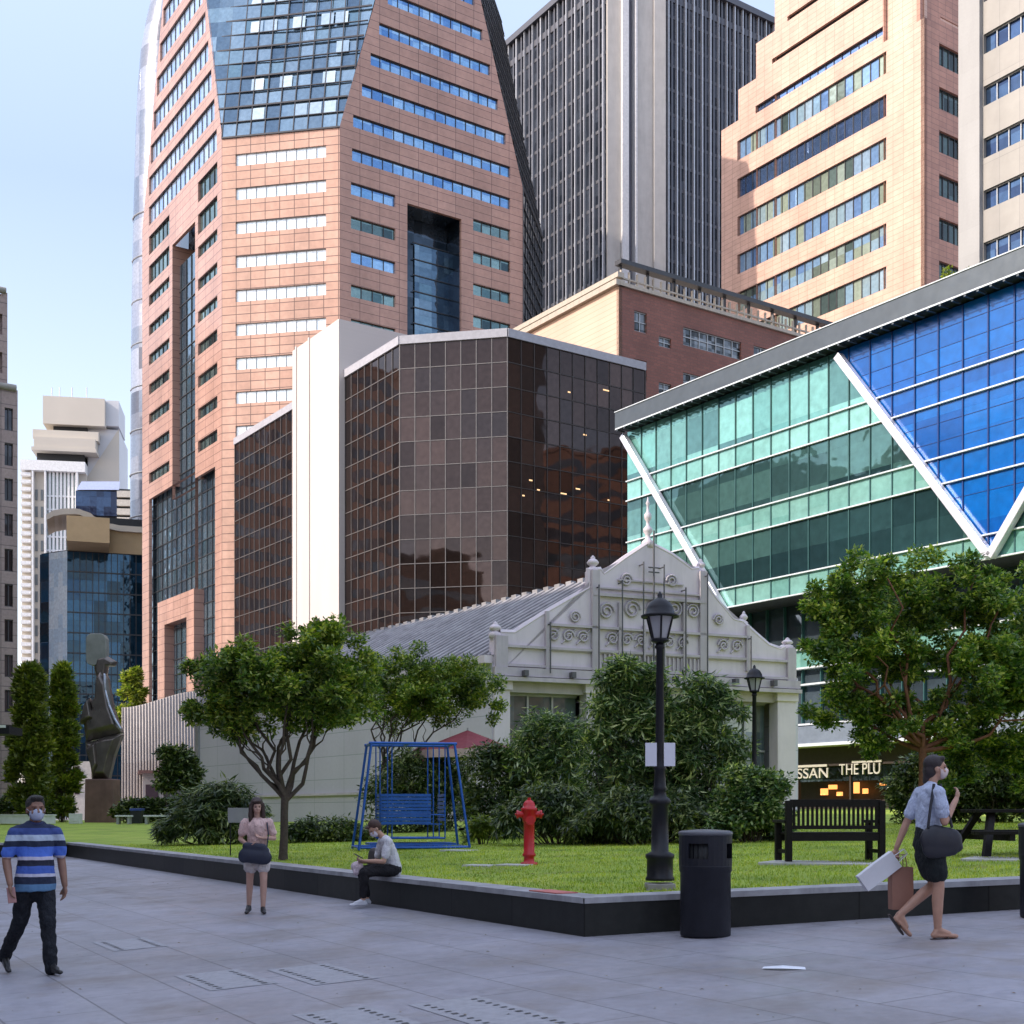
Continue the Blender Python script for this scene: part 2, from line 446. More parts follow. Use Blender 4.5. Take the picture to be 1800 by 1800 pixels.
# ================================================================ pink granite tower with the tapering glass corner
def granite_tower():
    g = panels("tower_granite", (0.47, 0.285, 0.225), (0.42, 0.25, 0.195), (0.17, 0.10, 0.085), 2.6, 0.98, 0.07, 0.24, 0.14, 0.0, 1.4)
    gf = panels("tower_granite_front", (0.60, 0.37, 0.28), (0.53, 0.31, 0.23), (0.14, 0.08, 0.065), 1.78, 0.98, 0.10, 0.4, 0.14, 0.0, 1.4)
    wb = glass("tower_window_blue", [(0.16, 0.34, 0.62), (0.30, 0.50, 0.75), (0.12, 0.26, 0.52), (0.42, 0.62, 0.82), (0.22, 0.42, 0.66)], 1.4, 3.9, 0.05, 0.85)
    wl = glass("tower_window_sky", [(0.45, 0.60, 0.85), (0.60, 0.72, 0.92), (0.36, 0.52, 0.80), (0.52, 0.66, 0.86)], 1.4, 3.9, 0.12, 0.6)
    wp = glass("tower_window_white", [(0.86, 0.90, 0.90), (0.92, 0.94, 0.94), (0.80, 0.87, 0.88)], 1.8, 3.9, 0.25, 0.35, 0.01)  # bright sky reflection put into the white pane colour
    wg = glass("tower_window_green", [(0.16, 0.27, 0.27), (0.10, 0.17, 0.18), (0.28, 0.40, 0.38), (0.05, 0.08, 0.09)], 1.4, 3.9, 0.05, 0.8, seed=4)
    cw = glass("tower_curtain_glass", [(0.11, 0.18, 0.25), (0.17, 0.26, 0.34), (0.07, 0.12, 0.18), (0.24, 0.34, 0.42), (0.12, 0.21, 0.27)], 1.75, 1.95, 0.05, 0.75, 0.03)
    cwd = glass("tower_shaded_glass", [(0.05, 0.07, 0.10), (0.09, 0.12, 0.16), (0.03, 0.045, 0.06)], 1.75, 1.95, 0.06, 0.7)  # darker copy of the curtain glass, shade put into its colour
    B = at(597, 150)
    CH = Vector((-math.sin(R(79)), math.cos(R(79))))
    root = thing("office_tower", "tall pink granite tower with a glass corner that widens upward and a tall dark slot", "tower", (B.x, B.y, 0))
    f0 = Fac(root, B, CH); LA = f0.u(390); A = f0.pt(LA)
    fr = Fac(root, A, -CH); rt = Fac(root, B, VD); lf = Fac(root, A, UD)
    LR = rt.u(919); LL = lf.u(250)
    Cc = rt.pt(LR); G = lf.pt(LL)
    D2 = Vector((math.sin(R(11)), math.cos(R(11)))); Dp = Cc + D2 * LA
    ZT = rt.z(700, -260)
    zk = rt.z(597, 222); zc = rt.z(918, 330)
    # slanted edges on each facet plane: (u0,z0)->(u1,z1)
    e1 = ((0, zk), (rt.u(660), rt.z(660, 0)))
    e2 = ((LR, zc), (rt.u(845), rt.z(845, 0)))
    e3 = ((0, fr.z(392, 237)), (lf.u(365), lf.z(365, 0)))
    e4 = ((LL, zc), (lf.u(284), lf.z(284, 30)))
    eu = lambda e, z: e[0][0] + (e[1][0] - e[0][0]) * max(0, (z - e[0][1]) / (e[1][1] - e[0][1]))
    def cut(e, keep):
        (a, b), (c, d) = e
        n = Vector((-(d - b), 0, (c - a)))
        mid = Vector((keep, 0, b + 5)); p0 = Vector((a, 0, b))
        if n.dot(mid - p0) > 0: n = -n
        return (p0, n)
    # windows on the right facet
    pitch = 60.3 / F * 150
    ztop0 = rt.z(617, 260); hw = 21.5 / F * 150
    def holes_side(f, e_near, e_far, L, m0, m1, rec, tall=1.0):
        hs = []; kinds = []
        for k in range(-16, 17):
            zt = ztop0 - k * pitch; zb = zt - hw * (tall if k <= 1 else 1)
            if zt > ZT - 1 or zb < 30: continue
            a = max(m0, eu(e_near, zb) + 1.6) if k <= 0 else m0
            b = min(m1, eu(e_far, zb) - 1.2)
            if zb > rec[2] + 0.9:
                if b - a > 2: hs.append((a, b, zb, zt)); kinds.append(k)
            else:
                hs.append((m0, rec[0] - 1.6, zb, zt)); kinds.append(k + 100)
                hs.append((rec[1] + 1.7, m1, zb, zt)); kinds.append(k + 200)
        return hs, kinds
    rec_r = (rt.u(716), rt.u(811), rt.z(716, 357))
    m1 = rt.u(897)
    hs, kd = holes_side(rt, e1, e2, LR, rt.u(617), m1, rec_r)
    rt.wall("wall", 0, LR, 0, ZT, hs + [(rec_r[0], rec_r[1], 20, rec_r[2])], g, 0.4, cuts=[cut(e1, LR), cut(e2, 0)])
    for h, k in zip(hs, kd):
        rt.window(h[0], h[1], h[2], h[3], max(2, round((h[1] - h[0]) / 1.4)), [wg if (k > 103 or 1 < k - 100 < 3 or k > 150) else wb, FRAME_D], 0.3, 0.06)
    # the tall slot: side cheeks, ceiling, back glass with a dark reflection painted on its left
    mb = MB()
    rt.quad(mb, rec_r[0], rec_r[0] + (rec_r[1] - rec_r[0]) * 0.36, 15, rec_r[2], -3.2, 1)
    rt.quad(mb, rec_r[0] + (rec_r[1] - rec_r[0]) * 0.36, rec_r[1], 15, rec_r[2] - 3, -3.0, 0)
    rt.box(mb, rec_r[0] - 0.4, rec_r[0], 15, rec_r[2], -3.3, -0.4, 1)
    rt.box(mb, rec_r[1], rec_r[1] + 0.4, 15, rec_r[2], -3.3, -0.4, 1)
    rt.box(mb, rec_r[0], rec_r[1], rec_r[2], rec_r[2] + 0.4, -3.3, -0.4, 1)
    for i in range(18):
        z = rec_r[2] - 3 - i * 1.95
        rt.box(mb, rec_r[0] + 2.4, rec_r[1], z - 0.06, z + 0.06, -3.0, -2.9, 2)
    rt.build(mb, "slot_glazing", [cw, cwd, FRAME_D], recalc=False)
    # left facet
    rec_l = (lf.u(343), lf.u(303), lf.z(323, 410))
    hs, kd = holes_side(lf, e3, e4, LL, lf.u(382), lf.u(262), (rec_l[0] + 0.6, rec_l[1] - 0.6, rec_l[2] + 4), 1.75)
    zb1 = lf.z(378, 820); zb2 = lf.z(262, 878)
    hs2 = [(h, k) for h, k in zip(hs, kd) if not (k > 150 and h[2] < zb2 + 1.5) and not (100 < k < 150 and h[2] < zb1 + 1.5)]
    hs = [h for h, k in hs2]
    big = [(rec_l[0], rec_l[1], max(zb1, zb2) - 0.01, rec_l[2]), (rec_l[0] + 0.001, lf.u(262), 0, zb2), (lf.u(378), rec_l[0], 0, zb1), (rec_l[0], rec_l[0] + 0.001, 0, zb1), (rec_l[0], rec_l[1], min(zb1, zb2) - 1, max(zb1, zb2))]
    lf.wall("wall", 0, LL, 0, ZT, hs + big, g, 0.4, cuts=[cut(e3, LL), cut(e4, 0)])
    for h, k in hs2:
        lf.window(h[0], h[1], h[2], h[3], max(2, round((h[1] - h[0]) / 1.6)), [wl if k < 100 else wg, FRAME_D], 0.3, 0.06)
    mb = MB()
    lf.quad(mb, 0.4, LL - 0.4, 0, rec_l[2] - 2.5, -1.0, 0)
    for i in range(int(rec_l[2] / 1.95) - 1):
        lf.box(mb, 0.4, LL - 0.4, i * 1.95 - 0.05, i * 1.95 + 0.05, -1.0, -0.9, 1)
    for i in range(1, 16):
        uu = i * LL / 16; lf.box(mb, uu - 0.05, uu + 0.05, 0, rec_l[2] - 2.5, -1.0, -0.88, 1)
    lf.box(mb, rec_l[1], rec_l[1] + 0.4, zb2, rec_l[2], -3.2, -0.4, 2)
    lf.box(mb, rec_l[0] - 0.4, rec_l[0], zb1, rec_l[2], -3.2, -0.4, 2)
    lf.build(mb, "slot_glazing", [cw, FRAME_D, g], recalc=False)
    # the pink portal at its foot
    mb = MB(); a, b = lf.u(345), lf.u(281); c, d = lf.u(332), lf.u(293)
    zt, zi = lf.z(345, 1035), lf.z(332, 1085)
    lf.box(mb, a, c, 0, zt, -2.5, 0.3); lf.box(mb, d, b, 0, zt, -2.5, 0.3); lf.box(mb, c, d, zi, zt, -2.5, 0.3)
    lf.build(mb, "portal", g)
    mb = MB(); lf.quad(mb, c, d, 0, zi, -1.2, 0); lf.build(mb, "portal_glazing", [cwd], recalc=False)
    # front facet
    uL, uR = fr.u(414), fr.u(573)
    hs = []
    for k in range(-1, 12):
        zt = fr.z(415, 271 + 59.7 * k)
        if k >= 0: hs.append((uL, uR, zt - 21 / F * A.y, zt))
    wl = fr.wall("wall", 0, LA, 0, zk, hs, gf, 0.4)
    for h in hs: fr.window(h[0], h[1], h[2], h[3], 9, [wp, FRAME_L], 0.25, 0.05)
    # glass corner that widens upward
    zA, zB = e3[0][1], e1[0][1]
    k3 = lambda z: V3(lf.pt(eu(e3, z)), z); k1 = lambda z: V3(rt.pt(eu(e1, z)), z)
    def slanted(name, fl, fr_, z0, z1, mats, W0, step=1.95, pale_rows=False):
        P0, P1, Q0, Q1 = fl(z0), fr_(z0), fl(z1), fr_(z1)
        X = (P1 - P0); X.z = 0; W = X.length; X.normalize()
        mid0 = (P0 + P1) / 2; mid1 = (Q0 + Q1) / 2
        Y = (mid1 - mid0); H = Y.length; Y.normalize(); Zn = X.cross(Y)
        M = Matrix(((X.x, -Zn.x, Y.x, P0.x - root.location.x), (X.y, -Zn.y, Y.y, P0.y - root.location.y), (X.z, -Zn.z, Y.z, P0.z), (0, 0, 0, 1)))
        Mi = (Matrix.Translation(root.location) @ M).inverted()
        q = [Mi @ p for p in (P0, P1, Q1, Q0)]
        mb = MB(); mb.poly(q, 0)
        fn = 1 if (Zn.dot(Vector((0, -1, 0))) > 0) else -1
        sgn = -1 if (-Zn).dot(Vector((0, -1, 0))) < 0 else 1
        nrow = int(H / step)
        for i in range(nrow + 1):
            zz = i * step; t = zz / H
            xa = q[0].x + (q[3].x - q[0].x) * t; xb = q[1].x + (q[2].x - q[1].x) * t
            th = 0.10 if i % 2 else 0.2
            a, b = sorted((0.003 * sgn, 0.14 * sgn))
            mb.box(xa, xb, a, b, zz - th / 2, zz + th / 2, 1)
            if pale_rows and i % 2 == 1:
                r = random.Random(i)
                x = xa + 0.25 * (xb - xa)
                while x < xb - 2:
                    if r.random() < 0.5:
                        a, b = sorted((0.002 * sgn, 0.05 * sgn)); mb.box(x + 0.08, x + 1.6, a, b, zz + 0.12, zz + step - 0.35, 2)
                    x += 1.75
        x = min(q[0].x, q[3].x); xm = max(q[1].x, q[2].x); k = math.floor(x / 1.75)
        while k * 1.75 < xm:
            xx = k * 1.75; k += 1
            lo = 0
            if xx < q[0].x and q[3].x < q[0].x - 0.1: lo = H * (xx - q[0].x) / (q[3].x - q[0].x)
            if xx > q[1].x and q[2].x > q[1].x + 0.1: lo = H * (xx - q[1].x) / (q[2].x - q[1].x)
            a, b = sorted((0.004 * sgn, 0.11 * sgn))
            if lo < H and min(q[0].x, q[3].x) <= xx <= max(q[1].x, q[2].x): mb.box(xx - 0.05, xx + 0.05, a, b, lo, H, 1)
        o = mb.build(name, mats, root, M, recalc=False)
        return o
    bl = glass("tower_pale_glass", [(0.36, 0.47, 0.53), (0.46, 0.56, 0.60), (0.26, 0.36, 0.44), (0.55, 0.64, 0.66)], 1.75, 1.95, 0.2, 0.6)  # paler panes scattered through alternate rows of the corner glazing
    slanted("corner_glazing", k3, k1, zk, ZT, [cw, FRAME_D, bl], 0, pale_rows=True)
    # right-hand corner: glass chamfer coloured dark for shade, upright then sloping
    c2a = lambda z: V3(rt.pt(eu(e2, z)), z)
    def c2b(z):
        w = LR - eu(e2, z)
        return V3(Dp + UD * w, z)
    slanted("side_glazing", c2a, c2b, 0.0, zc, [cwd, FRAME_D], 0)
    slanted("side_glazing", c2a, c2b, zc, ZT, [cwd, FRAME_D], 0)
    # core closes the building
    cen = (A + B + Cc + G) / 4 + Vector((2, 12))
    ins = lambda p, k=0.80: cen + (p - cen) * k
    far1, far2 = G + D2 * LA, Dp + UD * 20
    pts = []
    for p in (A, B, Cc, Dp, far1, far2, G):
        pts.append(V3(ins(p), 0)); pts.append(V3(ins(p), zk - 4))
    for p in (lf.pt(eu(e3, ZT)), rt.pt(eu(e1, ZT)), rt.pt(eu(e2, ZT)), lf.pt(eu(e4, ZT)), Dp + UD * 10, far1):
        pts.append(V3(ins(p, 0.86), ZT - 0.5))
    hull("core", [p - root.location for p in pts], cwd, root)
granite_tower()

# ================================================================ curved glass tower on the far left of it
def curved_tower():
    gm = glass("lilac_glass", [(0.20, 0.23, 0.32), (0.28, 0.31, 0.40), (0.13, 0.17, 0.25), (0.33, 0.36, 0.44), (0.08, 0.09, 0.13)], 3.0, 3.6, 0.2, 0.25)
    d = 215.0
    root = thing("glass_tower", "slender lilac glass tower with a curved left edge behind the pink granite tower", "tower", (at(300, d).x, d, 0))
    mb = MB(); rings = []
    n = 28
    zs = [(1460, 222), (860, 222), (700, 223), (500, 225), (350, 228), (200, 232), (120, 236), (60, 241), (10, 250), (-60, 268), (-200, 290)]
    V = []
    for py, px in zs:
        z = CZ + (HZ - py) * d / F; rx = (300 - px) / F * d + 1.0
        for k in range(n):
            an = 2 * math.pi * k / n
            V.append((rx * math.cos(an), 5 * math.sin(an) + 6, max(0, z)))
    Fc = [(i * n + k, i * n + (k + 1) % n, (i + 1) * n + (k + 1) % n, (i + 1) * n + k) for i in range(len(zs) - 1) for k in range(n)]
    mb.mesh(V, Fc, 0, True); mb.poly(V[-n:], 0)
    mb.build("curtain_wall", gm, root)
    mb = MB()
    for i in range(14):
        z = 8 + i * 7.2
        py = HZ - (z - CZ) * F / d
        px = 222 if py > 860 else 222 + max(0, (860 - py)) * 0.012
        rx = (300 - px) / F * d + 1.12
        mb.tube([(rx * math.cos(2 * math.pi * k / n), 5.02 * math.sin(2 * math.pi * k / n) + 6, z) for k in range(n + 1)], 0.13, 5, smooth=False, caps=False)
    mb.build("floor_band", FRAME_L, root)
curved_tower()

# ================================================================ dark striped tower in the middle
def dark_tower():
    gl = glass("charcoal_glass", [(0.035, 0.04, 0.055), (0.06, 0.065, 0.085), (0.02, 0.025, 0.035), (0.10, 0.11, 0.135), (0.045, 0.05, 0.06)], 1.4, 1.9, 0.08, 0.6, 0.03)
    fin = plain("pale_fin", (0.48, 0.48, 0.50), 0.35, 0.5)
    find = plain("dark_fin", (0.10, 0.10, 0.115), 0.4, 0.4)
    con = plain("tower_concrete", (0.50, 0.47, 0.44), 0.75, 0, 0.06, 0.8, 0.1, stain=0.25)
    cond = plain("tower_slit", (0.14, 0.14, 0.18), 0.5)
    P = at(1065, 200)
    Q = at(1170, 203)
    root = thing("office_tower", "dark charcoal tower with thin pale vertical fins and a broad concrete corner", "tower", (P.x, P.y, 0))
    a = Fac(root, P, UD); b = Fac(root, Q, VD); c = Fac(root, P, Q - P)
    zt = a.z(897, 76)
    LA, LB = a.u(850), b.u(1372)
    for f, L, sp, seed in ((a, LA, 2.35, 3), (b, LB, 1.75, 5)):
        mb = MB(); f.quad(mb, 0, L, 0, zt, 0, 0)
        r = random.Random(seed); n = int(L / sp)
        for i in range(n + 1):
            u = i * sp + 0.3
            wide = 0.10 + 0.14 * r.random()
            f.box(mb, u - wide / 2, u + wide / 2, 0, zt - 0.4, 0.003, 0.45, 1)
            f.box(mb, u + sp * 0.5 - 0.16, u + sp * 0.5 + 0.16, 0, zt - 0.5, 0.002, 0.2, 2)
        for k in range(int(zt / 3.8)):
            z = k * 3.8
            f.box(mb, 0, L, z, z + 0.5, 0.001, 0.06, 2)
        f.box(mb, 0, L, zt - 4.2, zt - 3.2, 0.004, 0.15, 2)
        f.build(mb, "curtain_wall", [gl, fin, find], recalc=False)
        mb = MB(); f.box(mb, 0, L, zt - 0.5, zt + 0.5, -1.0, 0.7); f.build(mb, "roof_edge", find)
    u = c.u; mb = MB(); ztc = zt + 6
    c.box(mb, u(1066), u(1090), 0, ztc, -2, 0.3, 0)
    c.box(mb, u(1090), u(1102), 0, ztc, -2, 0.9, 1)
    c.box(mb, u(1102), u(1113), 0, ztc, -2, -0.6, 2)
    c.box(mb, u(1113), u(1117), 0, ztc, -2, 0.9, 1)
    c.box(mb, u(1117), u(1146), 0, ztc, -2, 0.5, 0)
    c.box(mb, u(1146), u(1167), 0, ztc, -2, 0.8, 0)
    c.build(mb, "corner_pier", [con, plain("pier_edge_highlight", (0.62, 0.61, 0.62), 0.5), cond], bevel=0.08)  # pale edge strips carry the pier's highlight in their colour
    D2 = b.pt(LB); E = a.pt(LA)
    bk = MB(); far = D2 + UD * 30 + Vector((0, 0)); far2 = E + VD * 45
    o = root.location
    poly = [p - Vector((o.x, o.y)) for p in (a.pt(0.3, -0.3), c.pt(c.u(1168), -1.6), b.pt(LB, -0.3), D2 + UD * 30, E + VD * 50, a.pt(LA, -0.3))]
    bk.prism([(p.x, p.y) for p in poly], 0, zt - 1.5); bk.build("core", DARKIN, root)
dark_tower()

# ================================================================ stepped salmon granite block on the right
def stepped_block():
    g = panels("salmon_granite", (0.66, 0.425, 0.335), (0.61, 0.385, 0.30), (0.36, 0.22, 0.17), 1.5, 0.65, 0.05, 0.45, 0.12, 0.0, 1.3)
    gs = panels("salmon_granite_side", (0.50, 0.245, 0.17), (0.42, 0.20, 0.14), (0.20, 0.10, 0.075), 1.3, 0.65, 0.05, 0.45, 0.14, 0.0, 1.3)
    wa = glass("salmon_window", [(0.26, 0.36, 0.34), (0.08, 0.12, 0.12), (0.46, 0.54, 0.42), (0.34, 0.54, 0.74), (0.18, 0.32, 0.62), (0.54, 0.72, 0.84)], 1.35, 3.7, 0.10, 0.45)  # pane colours brightened to stand in for light reflections
    wt = glass("salmon_window_top", [(0.20, 0.32, 0.62), (0.28, 0.42, 0.72), (0.24, 0.38, 0.66)], 1.3, 3.7, 0.05, 0.85)
    ws = glass("salmon_side_window", [(0.07, 0.10, 0.10), (0.12, 0.16, 0.15), (0.04, 0.05, 0.05)], 1.0, 3.7, 0.06, 0.6)
    P = at(1625, 150)
    root = thing("office_block", "sunlit salmon granite office block whose roof steps down to the left", "building", (P.x, P.y, 0))
    lf = Fac(root, P, UD); rt = Fac(root, P, VD)
    steps = [(1268, 1298, 1268, 230), (1298, 1329, 1298, 158), (1329, 1362, 1329, 77), (1362, 1553, 1362, 4), (1553, 1625, 1625, 30)]
    ztop = lf.z(1362, -60)
    hs = []; kinds = []
    def band(pl, pr, py, h, kind):
        zt = lf.z(1557, py); hs.append((lf.u(pl), lf.u(pr), zt - h, zt)); kinds.append(kind)
    ph = 39 / F * (P.y + lf.u(1557) * lf.d.y)
    for i in range(9): band(1296, 1558, 90 + 75.6 * i, ph, 1 if i == 1 else 0)
    band(1328, 1552, 43, ph * 0.38, 2)
    band(1357, 1612, -28, ph * 0.24, 3)
    band(1384, 1612, -90, ph * 0.24, 3)
    ur = lambda p: lf.u(p)
    for i, (a, b, pz, py) in enumerate(steps):
        zt = lf.z(pz, py) if i != 3 else ztop
        z0 = 0
        hh = [(max(min(h[0], h[1]), ur(b)), min(max(h[0], h[1]), ur(a)), h[2], h[3]) for h in hs]
        hh = [h for h in hh if h[1] - h[0] > 0.05 and h[3] < zt]
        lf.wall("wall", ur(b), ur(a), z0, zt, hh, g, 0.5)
    # upper storeys set back behind the corner pier
    lu = Fac(root, lf.pt(0.6, -0.6), UD)
    zc = lf.z(1625, 30)
    lu.wall("wall", -0.1, ur(1553), zc, ztop, [], g, 0.5)
    ru = Fac(root, rt.pt(0.6, -0.6), VD); 
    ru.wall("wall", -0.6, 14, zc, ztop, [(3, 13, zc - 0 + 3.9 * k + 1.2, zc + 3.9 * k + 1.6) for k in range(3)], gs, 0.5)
    for h, k in zip(hs, kinds):
        n = max(3, round(abs(h[1] - h[0]) / 1.35))
        if k == 0: lf.window(h[0], h[1], h[2], h[3], n, [wa, FRAME_D], 0.35, 0.10)
        elif k == 1: lf.window(h[0], h[1], h[2], h[3], n, [wt, FRAME_D], 0.35, 0.10)
        elif k == 2: lf.window(h[0], h[1], h[2], h[3], n, [wt, FRAME_D], 0.4, 0.05)
        else: lf.window(h[0], h[1], h[2], h[3], 3, [DARKIN, FRAME_D], 0.45, 0.03, name='louvre')
    hs = []
    for i in range(7):
        zt = rt.z(1650, 75 + 76.5 * i); hs.append((rt.u(1651), rt.u(1692), zt - 38 / F * (P.y + 4), zt))
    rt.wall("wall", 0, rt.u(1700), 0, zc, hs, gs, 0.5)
    for h in hs: rt.window(h[0], h[1], h[2], h[3], 4, [ws, FRAME_D], 0.4, 0.10)
    mb = MB(); o = Vector((P.x, P.y))
    for i, (a, b, pz, py) in enumerate(steps[:3]):
        zt = lf.z(pz, py)
        q = [lf.pt(ur(b), -0.5), lf.pt(ur(a), -0.5), lf.pt(ur(a), -14), lf.pt(ur(b), -14)]
        mb.prism([(p.x - o.x, p.y - o.y) for p in q], 0, zt - 0.02)
    q = [lf.pt(0.7, -0.9), lf.pt(ur(1362), -0.9), lf.pt(ur(1362), -14), lf.pt(0.7, -14)]
    mb.prism([(p.x - o.x, p.y - o.y) for p in q], 0, ztop - 0.05)
    mb.build("core", g, root)
stepped_block()

# ================================================================ grey panelled block at the right edge
def grey_block():
    g = panels("grey_panel", (0.33, 0.315, 0.29), (0.30, 0.285, 0.265), (0.24, 0.23, 0.22), 1.6, 6.0, 0.05, 0.55, 0.07, 0.0, 1.2)
    gp = panels("grey_pier", (0.33, 0.33, 0.33), (0.31, 0.31, 0.31), (0.30, 0.30, 0.30), 9.0, 1.9, 0.04, 0.55, 0.05)
    w = glass("navy_window", [(0.05, 0.09, 0.19), (0.07, 0.13, 0.26), (0.035, 0.06, 0.13), (0.09, 0.16, 0.28)], 1.3, 3.8, 0.05, 0.75)
    P = at(1690, 95)
    root = thing("office_block", "grey panelled office block with navy ribbon windows at the right edge", "building", (P.x, P.y, 0))
    f = Fac(root, P, -UD); u = f.u
    ztop = f.z(1728, -80)
    hs = []
    for i in range(-1, 6):
        zt = f.z(1729, 61 + 91.5 * i); hs.append((u(1729), u(1880), zt - 35 / F * (P.y + u(1729) * f.d.y), zt))
    f.wall("wall", u(1727), u(1880), 0, ztop, hs, g, 0.4)
    for h in hs: f.window(h[0], h[1], h[2], h[3], 7, [w, FRAME_L], 0.3, 0.07)
    mb = MB(); f.box(mb, 0, u(1727), 0, ztop, -14, 0.35); f.build(mb, "corner_pier", gp)
    mb = MB(); f.box(mb, u(1727) + 0.01, u(1880), 0, ztop - 0.1, -14, -0.41); f.build(mb, "core", gp)
grey_block()

# ================================================================ low brick building with roof railing
def brick_block():
    gl = panels("cream_cladding", (0.62, 0.43, 0.335), (0.58, 0.40, 0.31), (0.42, 0.31, 0.22), 60, 0.55, 0.06, 0.6, 0.06, soil=0.1)
    gb = panels("red_brick", (0.255, 0.10, 0.075), (0.20, 0.08, 0.062), (0.15, 0.085, 0.07), 0.9, 0.32, 0.05, 0.7, 0.25, 0.5)
    cor = plain("cornice_stone", (0.42, 0.37, 0.31), 0.7, stain=0.4)
    w = glass("brick_block_window", [(0.03, 0.035, 0.04), (0.10, 0.11, 0.12), (0.25, 0.26, 0.27), (0.02, 0.02, 0.02)], 0.6, 0.8, 0.1, 0.5)
    P = at(1088, 130)
    root = thing("office_block", "low brick block with a cream side wall and a railed roof terrace", "building", (P.x, P.y, 0))
    lf = Fac(root, P, UD); rt = Fac(root, P, VD)
    zt = rt.z(1088, 502)
    lf.wall("wall", 0, lf.u(890), 0, zt, [], gl, 0.4)
    W = [(1115, 1137, 545, 1115, 36), (1158, 1180, 590, 1158, 18), (1201, 1303, 574, 1201, 32), (1325, 1420, 607, 1325, 30), (1115, 1137, 630, 1115, 34), (1158, 1180, 671, 1158, 20), (1201, 1303, 654, 1201, 32), (1325, 1420, 690, 1325, 30)]
    hs = []
    for a, b, py, pz, h in W:
        z1 = rt.z(pz, py); hs.append((rt.u(a), rt.u(b), z1 - h / F * (P.y + rt.u(pz) * rt.d.y), z1))
    rt.wall("wall", 0, rt.u(1470), 0, zt, hs, gb, 0.4)
    for h, ww in zip(hs, W):
        rt.window(h[0], h[1], h[2], h[3], max(2, round((h[1] - h[0]) / 1.1)), [w, FRAME_L], 0.25, 0.10, rows=(0.5,))
    mb = MB()
    lf.box(mb, -0.2, lf.u(885), zt, zt + 0.55, -0.6, 0.5); lf.box(mb, -0.2, lf.u(885), zt + 0.8, zt + 1.3, -0.5, 0.3)
    lf.build(mb, "cornice", cor)
    mb = MB(); rt.box(mb, 0.0, rt.u(1470), zt, zt + 0.35, -0.6, 0.25); rt.build(mb, "cornice", cor)
    mb = MB()
    L = rt.u(1475)
    for i in range(int(L / 1.05)):
        u = 0.4 + i * 1.05
        rt.box(mb, u, u + 0.13, zt + 0.35, zt + 1.75, -0.4, -0.15)
    rt.box(mb, 0.2, L, zt + 0.9, zt + 1.05, -0.38, -0.18)
    rt.build(mb, "railing", cor)
    mb = MB()
    rt.box(mb, 0.2, L, zt + 2.3, zt + 2.75, -0.9, 0.1)
    for i in range(9): rt.box(mb, 0.5 + i * L / 9, 0.75 + i * L / 9, zt + 0.3, zt + 2.3, -0.7, -0.45)
    rt.build(mb, "roof_beam", FRAME_D)
    o = Vector((P.x, P.y)); mb = MB()
    q = [lf.pt(0.45, -0.42), rt.pt(rt.u(1470), -0.42), rt.pt(rt.u(1470), -0.42) + UD * 20, lf.pt(lf.u(890), -0.42)]
    mb.prism([(p.x - o.x, p.y - o.y) for p in q], 0, zt - 0.1); mb.build("core", cor, root)
brick_block()

